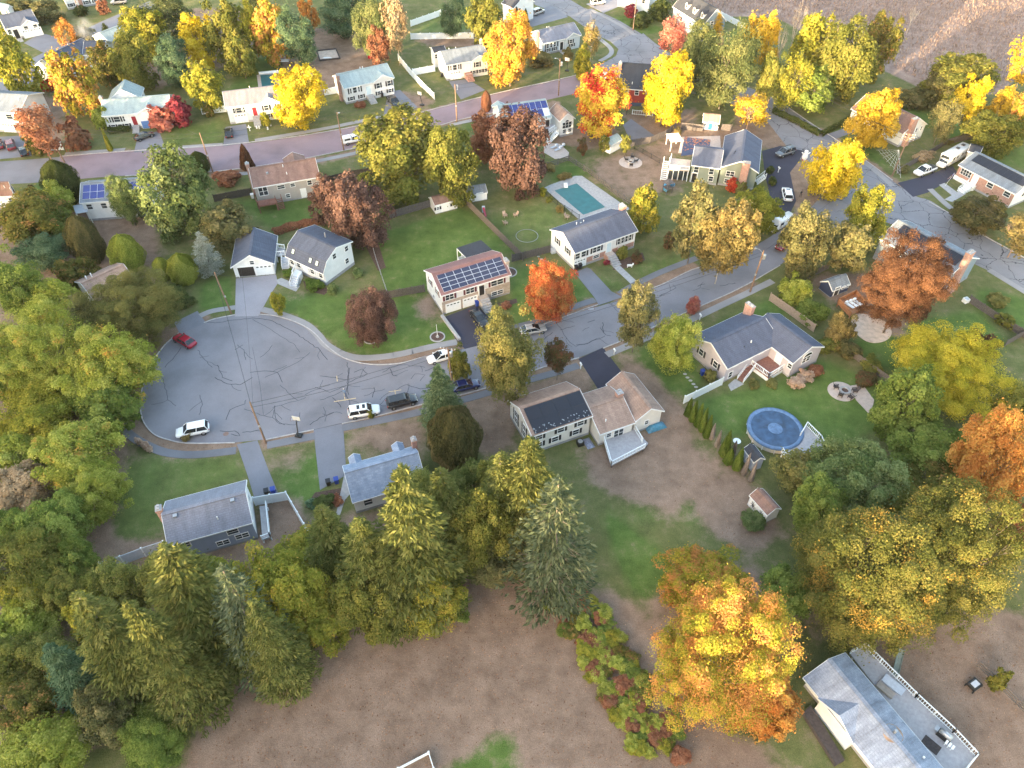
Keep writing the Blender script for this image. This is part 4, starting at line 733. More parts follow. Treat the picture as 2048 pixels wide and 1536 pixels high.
# 9 white solar house behind the pines, left
h = house('raised_ranch_house', 'white house with blue solar panels half hidden behind feathery green trees', (158.9, 406), (303.5, 395), W=8.4, ze=4.4, rise=2.0, wall=W_, roof=RG); H9 = h
solar(h, 0, .04, .34, .15, .85, 3, 2, SOLARB); solar(h, 0, .6, .97, .15, .85, 4, 2, SOLARB)
for u in (.1, .3, .55, .8): win(h, 'f', u, 3.2, 1.0, 1.1)
win(h, 'r', .4, 3.2, .9, 1.1); P = [G(146, 412, 2.6), G(172, 408, 2.6), G(176, 424, 2.6), G(152, 428, 2.6)]; mb = MB().prism([(v.x, v.y) for v in P], 2.6, 2.7); wpart(h.root, mb.build('awning', VGREY)); mb = MB(); [mb.bar((v.x, v.y, 0), (v.x, v.y, 2.6), .1, .1) for v in P]; wpart(h.root, mb.build('awning_post', TRIM))
# 10, 11 left edge
h = house('cottage', 'white gabled house end with reddish brown roof at left edge below the grey road', (-85, 397), (27.3, 391.2), Cc=(60.7, 383), ze=3.4, rise=2.8, wall=W_, roof=RBR)
for v, z in ((.5, 4.6), (.3, 2.0), (.72, 2.2)): win(h, 'r', v, z, .6, .8)
win(h, 'f', .9, 2.2, .9, 1.0); pipe(h, .9, .3)
h = house('raised_ranch_house', 'large white house with grey roof and two garage doors at left edge', (-90, 219), (37.5, 226), Cc=(29.8, 181.7), ze=5.2, rise=1.9, wall=W_, roof=RG)
garage(h, 'f', .70, 2.8, 2.1); garage(h, 'f', .885, 2.8, 2.1, open_=True); win(h, 'f', .8, 4.0, 1.4, 1.1); pipe(h, .9, .35)
deck(h, [(34, 196), (48, 192), (58, 226), (46, 232)], 2.6, GREYDECK, edges=((0, 1, 2),), railmat=WOODG)
# 12
h = HM = house('raised_ranch_house', 'white house with pale green-grey roof and blue-painted garage behind crimson shrubs', (203.3, 232.5), (339.8, 221), W=8.4, base=(211, 263), rise=2.0, wall=W_, roof=RLG); zu = h.ze - 1.2
win(h, 'f', .09, zu, .4, 1.2); win(h, 'f', .19, zu, 1.3, 1.2, SHUT); win(h, 'f', .29, zu, .4, 1.2); win(h, 'f', .6, zu, 1.0, 1.2, SHUT)
for u in (.1, .2, .3): win(h, 'f', u, .95, .9, .8, SHUT)
door(h, 'f', .435, h.ze - 2.9, 1.0, 2.1, REDD); gable(h, .5, .86, .5, W_, RLG); o = garage(h, 'f', .63, 2.8, 2.0, out=.55); panel(h, 'f', .53, .73, .1, 1.9, CANVAS, 'garage_banner', .66)
chimney(h, -.2, h.W * .55, h.ze + 2.5, .8, .7); pipe(h, .45, .52); pipe(h, .5, .56); pt = h.o + h.ex * h.L * .435 + h.ey * h.ov; stairs(h, pt - h.ey * 2.6, pt, 1.5, 0, h.ze - 2.9, 6, CONC); win(h, 'r', .5, zu, .8, 1.1)
h = house('rear_wing', 'pale green-roofed rear wing of the white house behind yellow maple', (281.4, 195), (288, 175), D=(216, 200), ze=4.4, rise=2.3, wall=W_, roof=RLG, parent=HM)
win(h, 'f', .5, 3.2, .9, 1.1)
# 13
h = house('raised_ranch_house', 'pale blue house with mottled roof and red door behind round yellow maple', (450, 215), (564, 201), W=8.2, base=(461, 250), rise=2.0, wall=WB, roof=RMOT); zu = h.ze - 1.2
win(h, 'f', .13, zu, .4, 1.2); win(h, 'f', .22, zu, 1.2, 1.2, SHUT); win(h, 'f', .31, zu, .4, 1.2); win(h, 'f', .7, zu, 1.0, 1.2, SHUT, .45); win(h, 'f', .93, zu, 1.0, 1.2, SHUT, .45); door(h, 'f', .485, h.ze - 3.0, 1.0, 2.1, REDD); garage(h, 'f', .22, 2.7, 2.1)
win(h, 'f', .7, 1.1, 1.0, .9, SHUT, .45); win(h, 'f', .93, 1.1, 1.0, .9, SHUT, .45); gable(h, .58, .97, .4, WB, RMOT); pipe(h, .48, .55, .6); pt = h.o + h.ex * h.L * .485 + h.ey * h.ov; stairs(h, pt - h.ey * 3.0, pt, 1.6, 0, h.ze - 3.0, 7, CONC)
# 14
h = house('raised_ranch_house', 'white house with pale green roof and black shutters above parked black pickup', (687.6, 177.4), (788.5, 154.6), W=8.2, base=(692, 210), rise=2.0, wall=W_, roof=RLG); zu = h.ze - 1.1
win(h, 'f', .13, zu, .35, 1.2); win(h, 'f', .21, zu, .9, 1.3, None); win(h, 'f', .29, zu, .35, 1.2); panel(h, 'f', .075, .1, zu - .7, zu + .7, SHUT, 'shutter'); panel(h, 'f', .325, .35, zu - .7, zu + .7, SHUT, 'shutter')
for u in (.66, .88): win(h, 'f', u, zu, .9, 1.2, SHUT, .45)
for u in (.12, .32): win(h, 'f', u, 1.15, .8, .85, SHUT)
for u in (.66, .88): win(h, 'f', u, 1.15, .8, .85, SHUT, .45)
door(h, 'f', .475, h.ze - 3.0, 1.2, 2.1, PALED); gable(h, .56, .985, .4, W_, RLG); chimney(h, -.25, h.W * .35, h.ze + 2.3, 1.0, .6); pipe(h, .48, .6, .6); pipe(h, .53, .6, .6)
pt = h.o + h.ex * h.L * .475 + h.ey * h.ov; stairs(h, pt - h.ey * 3.2, pt - h.ey * .8, 1.7, 0, h.ze - 3.0, 6, CONC); q = [pt + h.ex * sx * .9 - h.ey * sy for sx, sy in ((-1, 0), (1, 0), (1, .8), (-1, .8))]; wpart(h.root, MB().prism([(v.x, v.y) for v in q], 0, h.ze - 3.02).build('stoop', CONC))
# 15
h = HM = house('raised_ranch_house', 'white house with grey-blue roof left of tall golden maple, brick front steps', (891.6, 130.4), (978, 116), W=8.2, base=(896.5, 163), rise=2.0, wall=W_, roof=RG); zu = h.ze - 1.1
win(h, 'f', .12, zu, .35, 1.2); win(h, 'f', .21, zu, 1.0, 1.3); win(h, 'f', .3, zu, .35, 1.2); panel(h, 'f', .055, .085, zu - .7, zu + .7, SHUT, 'shutter'); panel(h, 'f', .335, .365, zu - .7, zu + .7, SHUT, 'shutter'); win(h, 'f', .72, zu, .9, 1.2, SHUT, .45); garage(h, 'f', .22, 2.7, 2.0)
for u in (.64, .78, .92): win(h, 'f', u, 1.3, .9, .8, SHUT, .45)
door(h, 'f', .5, h.ze - 2.9, 1.0, 2.05, WHITE); gable(h, .57, .99, .4, W_, RG); chimney(h, h.L * .98, h.W * .62, h.ze + 2.8, .8, .7); pipe(h, .22, .6); pipe(h, .38, .62); win(h, 'l', .6, zu, .6, .9)
pt = h.o + h.ex * h.L * .5 + h.ey * h.ov; q = [pt + h.ex * sx * 1.0 - h.ey * sy for sx, sy in ((-1, 0), (1, 0), (1, 1), (-1, 1))]; wpart(h.root, MB().prism([(v.x, v.y) for v in q], 0, h.ze - 2.92).build('stoop', BRK)); stairs(h, pt - h.ey * 2.9, pt - h.ey * 1.0, 1.8, 0, h.ze - 2.9, 5, BRK)
h = house('sunroom', 'small sunroom with dark roof behind the left end of grey-blue roofed house', (868, 106), (893, 102), W=4.0, ze=4.0, rise=.7, wall=W_, roof=RBLK, parent=HM, found=0)
for u in (.25, .7): win(h, 'f', u, 2.9, 1.1, 1.0)
# 16
h = house('raised_ranch_house', 'pale blue house with grey roof and brick end chimney near the top intersection', (1086, 87), (1163, 69.5), W=8.2, base=(1088.5, 112), rise=2.0, wall=WB, roof=RMG); zu = h.ze - 1.1
for u in (.14, .23, .32): win(h, 'f', u, zu, .6, 1.2)
for u in (.075, .385): panel(h, 'f', u, u + .03, zu - .65, zu + .65, SHUT, 'shutter')
win(h, 'f', .72, zu, .9, 1.0, SHUT, .45); win(h, 'f', .14, 1.1, .8, .8, SHUT); win(h, 'f', .32, 1.1, .8, .8, SHUT); win(h, 'f', .75, 1.2, 1.0, .8, SHUT, .45); door(h, 'f', .5, h.ze - 3.0, 1.0, 2.1, BLACK); gable(h, .58, .97, .4, WB, RMG); chimney(h, -.3, h.W * .3, h.ze + 2.4, 1.0, .6); pipe(h, .33, .6); pipe(h, .38, .6)
pt = h.o + h.ex * h.L * .5 + h.ey * h.ov; stairs(h, pt - h.ey * 2.8, pt, 1.6, 0, h.ze - 3.0, 5, CONC)
# 17
h = house('gabled_house', 'white house with black roof behind two dark cypresses at the top edge', (1003, 6), (1027, 16.5), Cc=(1070, 3.2), ze=5.2, rise=2.6, wall=W_, roof=RBLK)
win(h, 'f', .6, 3.9, .9, 1.2, SHUT); win(h, 'r', .3, 4.0, .8, 1.1)
# 18 solar house with white deck
h = house('raised_ranch_house', 'white house with blue solar panels behind maroon maple, white deck and gabled wing', (1006, 249), (1103, 235), W=9.0, ze=4.6, rise=2.4, wall=W_, roof=RLG); H18 = h
solar(h, 0, .16, .99, .12, .92, 7, 2, SOLARB, skip=((6, 0),)); win(h, 'f', .8, 3.4, 1.6, .9); door(h, 'f', .93, 2.0, 1.0, 2.0, BLACK); gable(h, .0, .28, 1.0, W_, RLG, 'b')
h = house('gabled_wing', 'white gabled wing with arched triple window overlooking the paver patio', (1150.8, 236.5), (1128, 215), D=(1117.7, 241.5), base=(1147, 269), rise=1.6, wall=W_, roof=RTAN, parent=H18); z = h.ze
for v in (.3, .5, .7): win(h, 'l', v, z - 1.3, .7, 1.4)
for v in (.3, .65): win(h, 'l', v, 1.3, .8, .8)
mb = MB().add([(math.cos(math.pi * i / 8) * .45, -.05, math.sin(math.pi * i / 8) * .4) for i in range(9)], [tuple(range(9))]); put(mb.build('arched_window', GLASS, h.root), h, 'l', .5, z - .5)
deck(H18, [(1082, 250), (1107, 248), (1110, 258), (1096, 267), (1086, 262)], 2.3, GREYDECK, edges=((0, 4, 3, 2),), railmat=VINYL); stairs(H18, G(1094, 287, 0), G(1115, 264, 2.3), 1.2, 0, 2.3, 9, VINYL, rails=VINYL, solid=False)
# 19 red house
h = house('saltbox_house', 'dark red house with black roof and tall chimney behind the flame-coloured maple', (1236.8, 176), (1312, 182), W=11.0, base=(1240, 208), rise=4.0, wall=WR, roof=RBLK); z = h.ze
for u in (.22, .5, .8): win(h, 'f', u, z - .9, .9, 1.2)
chimney(h, -.3, h.W * .36, z + 4.6, 1.0, .8); pipe(h, .35, .1)
P = [G(1256, 205, 2.4), G(1296, 206, 2.4), G(1300, 214, 2.2), G(1254, 213, 2.2)]; wpart(h.root, MB().prism([(v.x, v.y) for v in P], 2.3, 2.42).build('porch_roof', RBLK)); mb = MB(); [mb.bar((v.x, v.y, 0), (v.x, v.y, 2.3), .14, .14) for v in P]; wpart(h.root, mb.build('porch_post', WOODD)); wpart(h.root, railing([G(1264, 231), G(1304, 235)], 0.3, VINYL, 1.1, step=.5))
# 20 grey-green L house
h = house('gabled_house', 'grey-green house with dark blue roof, brick chimney and deck over a porch', (1517.7, 345.8), (1524, 281), D=(1439, 337), ze=hz((1439, 337), (1433.5, 372)), rise=2.1, wall=WGG, roof=RB); H20 = h; z = h.ze
win(h, 'l', .7, z - 1.2, 1.6, 1.1); win(h, 'l', .75, 1.2, .9, .9); chimney(h, -.45, h.W * .36, z + 2.2, 1.5, .9, pots=4); pipe(h, .35, .68, .3, .08, IRON); pipe(h, .3, .7, .3, .06, IRON)
stairs(h, G(1512, 366), G(1530, 352, 1.6), 1.2, 0, 1.6, 6, VINYL, rails=VINYL, solid=False)
h = house('rear_wing', 'grey-green wing with dark blue roof behind the glass-railed deck', (1382.5, 330), (1441, 337.5), W=9.0, ze=z, rise=2.0, wall=WGG, roof=RB, parent=H20)
win(h, 'f', .2, z - 1.1, .9, 1.3); win(h, 'f', .72, z - 1.1, .9, 1.3); door(h, 'f', .18, .1, 1.0, 2.1, BLACK); win(h, 'f', .75, 1.4, .9, 1.1)
P = deck(h, [(1342, 316), (1382, 320), (1378, 341), (1336, 338)], 2.7, PAVER, edges=((0, 3, 2),), railmat=VINYL); q = [G(1336, 338, 2.5), G(1378, 341, 2.5)]
for i in range(4):
    a, b_ = q[0].lerp(q[1], i / 4 + .02), q[0].lerp(q[1], (i + 1) / 4 - .02); wpart(h.root, MB().bar((a.x, a.y, 1.25), (b_.x, b_.y, 1.25), .04, 2.2).build('screen_panel', GLASS)); wpart(h.root, MB().bar((a.x, a.y, 0), (a.x, a.y, 2.5), .12, .12).build('screen_post', TRIM))
stairs(h, G(1326, 361, 0), G(1333, 322, 2.7), 1.2, 0, 2.7, 10, VINYL, rails=VINYL, solid=False)
# 21
h = house('cape_house', 'white house with brown roof and wide brick chimney behind gold maple', (1702, 217), (1806, 268), Cc=(1854, 247.6), ze=3.4, rise=2.6, wall=W_, roof=RBR); z = h.ze
for v in (.6, .8): win(h, 'r', v, z - .6, .5, .9)
chimney(h, h.L + .2, h.W * .25, z + 3.2, 1.6, .8); win(h, 'f', .8, 2.0, 1.2, 1.2)
# 22 brick ranch
h = house('ranch_house', 'red brick ranch with grey roof and long black solar array at right edge', (1917, 329.4), (2032, 388.8), W=8.6, base=(1905, 358), rise=1.9, wall=BRK, roof=RG); H22 = h; z = h.ze
solar(h, 0, .08, .97, .48, .93, 10, 1, SOLARK, .03); panel(h, 'f', .0, .3, .0, 1.0, VINYL, 'painted_block', .04)
for i in range(4): win(h, 'f', .09 + i * .045, z - 1.0, .55, 1.2, None, .02)
win(h, 'f', .58, z - 1.0, 1.3, 1.0, None, .02); win(h, 'f', .87, z - 1.0, 1.3, 1.0, None, .02); door(h, 'f', .33, z - 2.4, 1.0, 2.1, WHITE); panel(h, 'r', .02, .98, .4, z + .0, W_, 'gable_siding', .03); win(h, 'r', .4, z - 1.0, .9, 1.1, None, .03)
pt = h.o + h.ex * h.L * .33 + h.ey * h.ov; stairs(h, pt - h.ey * 3.4, pt - h.ey * .8, 1.5, 0, z - 2.4, 7, VINYL, rails=VINYL); q = [pt + h.ex * sx * .9 - h.ey * sy for sx, sy in ((-1, 0), (1, 0), (1, .8), (-1, .8))]; wpart(h.root, MB().prism([(v.x, v.y) for v in q], 0, z - 2.42).build('stoop', VINYL))
h = house('shed', 'dark-roofed white outbuilding with red door behind the motorhome', (1936, 302), (1960, 308), Cc=(1978, 295), ze=3.0, rise=.6, wall=W_, roof=RBLK, cat='shed'); door(h, 'r', .5, .1, 1.0, 2.0, REDD)
# 23 chimney house
h = house('ranch_house', 'grey-blue house with dark solar roof and very tall brick chimney behind copper maple', (1758, 476), (1899, 554), W=9.4, ze=4.6, rise=2.2, wall=WSB, roof=RG); H23 = h; z = h.ze
solar(h, 0, .1, .5, .45, .92, 5, 1, SOLARK); solar(h, 0, .56, .95, .45, .92, 5, 1, SOLARK); pipe(h, .53, .4, .7, .12); pipe(h, .62, .42, .7, .12); chimney(h, h.L + .2, h.W * .32, z + 4.2, 1.5, .9)
win(h, 'f', .3, 3.2, 1.2, 1.2); win(h, 'f', .7, 3.2, 1.2, 1.2)
# 24 bottom right roof
h = house('ranch_house', 'house with pale blue weathered roof and white-railed deck in the lower right corner', (1945, 1605), (1691, 1305.7), Cc=(1603, 1351), ze=3.0, rise=1.6, wall=W_, roof=RST, ov=1.0); H24 = h
pipe(h, .48, .42, .7, .16, STEEL); o = pipe(h, .48, .42, .02, .1, WHITE); pipe(h, .3, .24, .25, .12); P = deck(h, [(1700, 1307), (1727, 1293), (1830, 1395), (1905, 1465), (1950, 1513), (1905, 1570)], 1.2, GREYDECK, edges=((0, 1, 2, 3, 4, 5),), railmat=VINYL)
gable(h, .55, .86, .9, W_, RST, 'b', .5); mb = MB(); y0, y1 = h.W * .35, h.W * .43
MB().add([(h.L * .48 + math.cos(a) * r, h.W * .42 + math.sin(a) * r * 1.2, h.rz(h.W * .42 + math.sin(a) * r * 1.2) + .012) for r in (1.0,) for a in [i * math.pi / 9 for i in range(18)]], [tuple(range(18))]).build('rust_stain', plain('rust_stain', (.32, .22, .16), .95, .3, 2.0, fine=.4), h.roof)
q = [G(1606, 1425, .6), G(1622, 1410, .6), G(1690, 1520, .6), G(1672, 1530, .6)]; wpart(h.root, MB().prism([(v.x, v.y) for v in q], 0, .6).build('side_walkway', WOODD))
# 25 brown roof in the left wood
h = house('cottage', 'house with pinkish brown roof among trees above the turning circle', (196, 612), (281, 572), W=9.5, ze=3.2, rise=2.3, wall=W_, roof=RTAN)
pipe(h, .3, .62, .8, .1); pipe(h, .18, .62, .7, .1); win(h, 'f', .8, 1.8, 1.2, 1.1); o = MB().box(-.5, .5, -.4, .4, 0, .08).build('roof_patch', RLG, h.roof); o.location = (h.L * .72, h.W * .25, h.rz(h.W * .25)); o.rotation_euler = (math.atan2(2.3, h.W / 2), 0, 0)
# 26 slate blue colonial top right
h = house('dormered_house', 'slate blue house with black roof and white dormers beside the marsh', (1345, 13), (1405.4, 50.8), Cc=(1451, 40.6), ze=4.6, rise=3.8, wall=WSB, roof=RBLK); z = h.ze
for u in (.35, .6, .85):
    x = u * h.L; y = 1.0; zz = h.rz(y); o = MB().add([(x - .6, y, zz), (x + .6, y, zz), (x + .6, y, zz + 1.3), (x, y, zz + 1.9), (x - .6, y, zz + 1.3), (x - .6, y + 2, zz), (x + .6, y + 2, zz), (x + .6, y + 2, zz + 1.3), (x, y + 2.4, zz + 1.9), (x - .6, y + 2, zz + 1.3)], [(0, 1, 2, 3, 4), (1, 6, 7, 2), (5, 0, 4, 9)]).build('dormer', TRIM, h.root)
    MB().add([(x - .75, y - .15, zz + 1.25), (x, y - .15, zz + 2.0), (x, y + 2.6, zz + 2.0), (x - .75, y + 2.2, zz + 1.25), (x + .75, y - .15, zz + 1.25), (x + .75, y + 2.2, zz + 1.25)], [(0, 1, 2, 3), (1, 4, 5, 2)]).build('dormer_roof', RBLK, o); MB().box(x - .35, x + .35, y - .04, y, zz + .35, zz + 1.3).build('pane', GLASS, o)
for u in (.3, .6, .85): win(h, 'f', u, 2.6, 1.0, 1.3)
win(h, 'r', .4, z, .9, 1.2); win(h, 'r', .6, 2.0, .9, 1.2)
# 27-31 top edge
h = house('raised_ranch_house', 'white house with red brick chimney and dark bush cut by top edge', (122, -14), (192, -26), W=8, ze=5.0, rise=2, wall=W_, roof=RG)
for u in (.15, .6, .85): win(h, 'f', u, 3.6, 1.0, 1.1, SHUT); win(h, 'f', u, 1.2, 1.0, .9, SHUT)
chimney(h, h.L * .42, h.ov - .3, 7.6, .6, 1.0)
h = house('shed', 'small white shed with pale roof in the very top corner', (-6, 14), (14, 19), Cc=(28, 14), ze=2.4, rise=.9, wall=W_, roof=RLG, cat='shed'); win(h, 'f', .7, 1.4, .7, .8)
h = house('split_level_house', 'white house with dark grey roof and double garage in the top left', (10.8, 57.8), (76, 43.8), W=8.4, base=(17, 82), rise=2.3, wall=W_, roof=RD); z = h.ze
gable(h, .42, .99, 1.0, W_, RD); win(h, 'f', .58, z - .8, 1.0, 1.2, None, 1.0); win(h, 'f', .86, z - .8, 1.0, 1.2, None, 1.0); garage(h, 'f', .575, 2.6, 2.1, out=1.02); garage(h, 'f', .84, 2.6, 2.1, out=1.02); door(h, 'f', .25, z - 3.2, 1.2, 2.4, BLACK); win(h, 'f', .08, z - 1.1, .8, 1.1); pt = h.o + h.ex * h.L * .25 + h.ey * h.ov; stairs(h, pt - h.ey * 2.8, pt, 1.5, 0, z - 3.2, 5, CONC)
h = HM = house('ranch_house', 'white-walled house with long grey roof behind the yellow maple, upper left', (112, 139), (190, 97), D=(66.6, 132.7), ze=4.4, rise=2.2, wall=W_, roof=RD); win(h, 'l', .5, 3.4, 1.2, 1.1, SHUT); boxvent(h, .5, .6, .2); boxvent(h, .75, .6, .2); pipe(h, .7, .62)
h = house('gabled_wing', 'grey-roofed wing with arched window beside olive tree, upper left', (165, 110), (209.5, 108), W=8.0, ze=4.4, rise=2.0, wall=W_, roof=RD, parent=HM); win(h, 'r', .5, 3.3, 1.4, 1.2)
h = house('ranch_house', 'low house with white roof edge half hidden by tall pines at top left', (222, 86), (290, 60), W=8.5, ze=3.4, rise=1.8, wall=W_, roof=RLG); win(h, 'f', .3, 2.2, 1.0, 1.0)
h = house('raised_ranch_house', 'pale blue house cut by the top edge above the intersection', (1236, -22), (1300, -3), W=8, ze=5.0, rise=2, wall=WB, roof=RG)
for u in (.2, .5, .8): win(h, 'f', u, 3.6, 1.0, 1.1)
# sheds
def shed(label, wall, roof, rise=0.9, sd=None, **k):
    h = house('shed', label, wall=wall, roof=roof, rise=rise, found=.1, ov=.12, og=.1, cat='shed', **k); return h
h = shed('white shed with brown roof in the corner of green backyard', W_, RBR, 1.0, A=(869.5, 411), B=(915, 399), Cc=(905, 382), base=(874, 429)); door(h, 'f', .45, .1, 1.4, 1.75, WHITE); win(h, 'f', .13, 1.2, .5, .6, SHUT); win(h, 'f', .83, 1.2, .5, .6, SHUT)
h = shed('white shed with grey roof behind wooden fence by play slide', W_, RG, 1.0, A=(937, 391), B=(975, 384.5), W=3.2, base=(940, 406)); door(h, 'f', .6, .1, 1.2, 1.7, WHITE); win(h, 'f', .2, 1.2, .6, .6, SHUT)
h = shed('navy blue shed with leaf-strewn grey roof near cedar decks', WN, RG, 1.2, A=(1665.4, 582), B=(1701, 568.5), D=(1640, 563), base=(1660, 596)); door(h, 'f', .3, .1, 1.0, 1.8, BLACK); win(h, 'f', .65, 1.3, .6, .6); win(h, 'f', .88, 1.3, .5, .6); MB().box(h.L * .2, h.L * .8, h.W * .05, h.W * .06, 0, .01)
h = shed('small shed with white crossed doors and brown roof on the brown lawn', W_, RBR, .9, A=(1499, 990.5), B=(1535, 1031), Cc=(1554, 1008), ze=2.1)
for u in (.28, .72):
    o = door(h, 'f', u, .1, 1.0, 1.7, WHITE); mb = MB(); [mb.bar((0, -.07, .9), (math.cos(a) * .45, -.07, .9 + math.sin(a) * .75), .04, .07) for a in [i * math.pi / 4 for i in range(8)]]; mb.build('brace', IRON, o)
h = shed('white plastic shed at foot of the red maple', W_, RLG, .9, A=(1222, 291), B=(1244, 279), W=2.8, ze=2.2); door(h, 'l', .5, .1, 1.0, 1.7, WHITE)
h = shed('playhouse shed with bright blue door and leaf-covered roof', W_, RTAN, 1.3, A=(1405.5, 243.6), B=(1439, 246.5), W=3.4, base=(1404, 259)); door(h, 'f', .5, .1, 1.0, 1.8, BLUED); win(h, 'f', .18, 1.4, .5, .7, SHUT); win(h, 'f', .8, 1.4, .5, .7, SHUT)
h = shed('grey-roofed pool shed beside the arborvitae row', WG, RBLK, .7, A=(1487, 897), B=(1508, 925), Cc=(1526, 912), ze=2.2); win(h, 'f', .5, 1.2, .5, .6)
h = shed('dark-roofed wooden pavilion in leafy backyard, top centre', WOODD, RBLK, .9, A=(656, 40), B=(684, 36), W=4.0, ze=2.6)

def mat_of(o): return Matrix.Translation(o.location) @ Matrix.Rotation(o.rotation_euler[2], 4, 'Z')
for q in WINGS:      # a wing's pieces are parts of its house
    M = mat_of(q.parent.root).inverted() @ mat_of(q.root)
    for ch in list(q.root.children):
        ch.matrix_parent_inverse = M @ ch.matrix_parent_inverse; mpi = ch.matrix_parent_inverse.copy(); ch.parent = q.parent.root; ch.matrix_parent_inverse = mpi
    bpy.data.objects.remove(q.root)

# ------------------------------------------------------------------ vegetation
def leaf_mesh(name, pos, nor, size, lr, cr, hf, aspect=1.0, rng=RNG, along=None):
    n = len(pos); r = rng.normal(size=(n, 3)) if along is None else along
    a = r - nor * np.sum(r * nor, 1, keepdims=True); a /= np.linalg.norm(a, axis=1, keepdims=True) + 1e-9
    b_ = np.cross(nor, a); s = size[:, None]; a = a * s; b_ = b_ * s * aspect
    v = np.stack([pos - a, pos + b_ * .8 - a * .1, pos + a, pos - b_ * .8 - a * .1], 1).reshape(-1, 3)
    f = np.arange(4 * n).reshape(n, 4); me = bpy.data.meshes.new(name); fill_mesh(me, v, f)
    ca = me.color_attributes.new('Col', 'FLOAT_COLOR', 'POINT')
    col = np.repeat(np.stack([lr, cr, hf, np.ones(n)], 1), 4, 0); ca.data.foreach_set('color', col.astype(np.float32).ravel())
    return me
def unit(n, rng):
    u = rng.normal(size=(n, 3)); return u / np.linalg.norm(u, axis=1, keepdims=True)
def crown_round(name, seed, n, leaf, ncl=46, rc_=0.26, flat=1.0, fill=0.12, ragged=0.12, aspect=0.9, lobes=5, shape='round'):
    """crown in a unit ball: leaves on many clumps that sit on a few big lobes"""
    rng = np.random.default_rng(seed); c = []
    lob = unit(lobes, rng) * np.array([.42, .42, .35]); lr_ = rng.uniform(.5, .66, lobes)
    while len(c) < ncl:
        k = rng.integers(lobes); u = unit(1, rng)[0]; p = lob[k] + u * lr_[k] * rng.uniform(.72, 1.05)
        if shape == 'cone': pass
        if np.linalg.norm(p * np.array([1, 1, .95])) < 1.02 and p[2] > -.85 and np.linalg.norm(p) > .42: c.append(p)
    c = np.array(c); rad = rc_ * rng.uniform(.7, 1.25, ncl); ci = rng.integers(ncl, size=n); u = unit(n, rng); u[:, 2] = np.where(u[:, 2] < -.3, -u[:, 2], u[:, 2])
    pos = c[ci] + u * (rad[ci] * (0.72 + .33 * rng.random(n)))[:, None] * np.array([1, 1, flat])
    k = int(n * fill); pos[:k] = unit(k, rng) * (rng.random(k) ** .4 * .75)[:, None]
    k2 = int(n * ragged); pos[k:k + k2] += rng.normal(size=(k2, 3)) * .07
    pos -= (np.percentile(pos, 99.3, 0) + np.percentile(pos, .7, 0)) / 2; rad_ = np.percentile(np.hypot(pos[:, 0], pos[:, 1]), 98.5); pos /= np.array([rad_, rad_, np.percentile(np.abs(pos[:, 2]), 98.5)])
    out = pos / (np.linalg.norm(pos, axis=1, keepdims=True) + 1e-6)
    nor = u * .6 + out * .45 + rng.normal(size=(n, 3)) * .45 + np.array([0, 0, .35]); nor /= np.linalg.norm(nor, axis=1, keepdims=True)
    return leaf_mesh(name, pos, nor, leaf * rng.uniform(.5, 1.5, n), rng.random(n), rng.random(ncl)[ci], (pos[:, 2] + 1) / 2, aspect, rng)
def crown_cone(name, seed, n, leaf, power=0.8, aspect=.7):
    """dense upright cone (arborvitae, yew): z 0..1, radius 1"""
    rng = np.random.default_rng(seed); z = rng.random(n) ** 1.25; a = rng.random(n) * 2 * np.pi; ph = rng.random(6) * 6.28
    r = (np.clip(np.sin(np.pi * np.clip(z * .93 + .12, 0, 1)) ** power, 0, 1) if power < .7 else np.minimum(1, z * 6 + .35) * (1 - z) ** .62) * (1 + .09 * np.sin(5 * a + ph[0] + 6 * z) + .07 * np.sin(9 * a + ph[1] - 11 * z)) * (1 - .25 * rng.random(n) ** 2)
    pos = np.stack([r * np.cos(a), r * np.sin(a), z], 1); nor = np.stack([np.cos(a), np.sin(a), .4 + 0 * a], 1) + rng.normal(size=(n, 3)) * .4; nor /= np.linalg.norm(nor, axis=1, keepdims=True)
    cl = np.floor((a * 3 + z * 8)) % 13 / 13
    return leaf_mesh(name, pos, nor, leaf * rng.uniform(.6, 1.3, n), rng.random(n), cl, z, aspect, rng)
def crown_spruce(name, seed, whorls=30, per=10, h=17.0, rad=4.4, droop=.35, dens=1.0, lsz=.22):
    rng = np.random.default_rng(seed); P = []; A = []; CL = []; SZ = []
    for w_ in range(whorls):
        f = (w_ + rng.random() * .6) / whorls; z = h * (.06 + .93 * f); Lm = rad * (1 - f) ** .75 * (1 - .35 * max(0, .16 - f) / .16) + .25
        for k in range(max(5, int(per * (1 - .4 * f)))):
            a = rng.random() * 6.283; L = Lm * rng.uniform(.72, 1.12); d = np.array([np.cos(a), np.sin(a), 0]); s = np.array([-d[1], d[0], 0]); cr = rng.random()
            m = int((6 + 16 * L / rad) * dens); t = rng.random(m) ** .7; bend = -droop * L * t ** 1.4 + .22 * L * t ** 3 * .8
            sd = rng.uniform(-1, 1, m) * (.42 * L * (.25 + np.sin(np.pi * np.clip(t * .9 + .05, 0, 1)))) * .55
            P.append(np.stack([d[0] * L * t + s[0] * sd, d[1] * L * t + s[1] * sd, z + .12 * L + bend - .22 * np.abs(sd) - rng.random(m) * .15], 1))
            A.append(d + s * np.sign(sd)[:, None] * .55 + np.array([0, 0, -.35]) + rng.normal(size=(m, 3)) * .15); CL.append(np.full(m, cr)); SZ.append(np.full(m, lsz))
    P = np.concatenate(P); A = np.concatenate(A); n = len(P); nor = np.array([0, 0, 1.0]) + rng.normal(size=(n, 3)) * .42; nor /= np.linalg.norm(nor, axis=1, keepdims=True)
    me = leaf_mesh(name, P, nor, np.concatenate(SZ) * rng.uniform(.65, 1.35, n), rng.random(n), np.concatenate(CL), P[:, 2] / h, .42, rng, along=A)
    return me
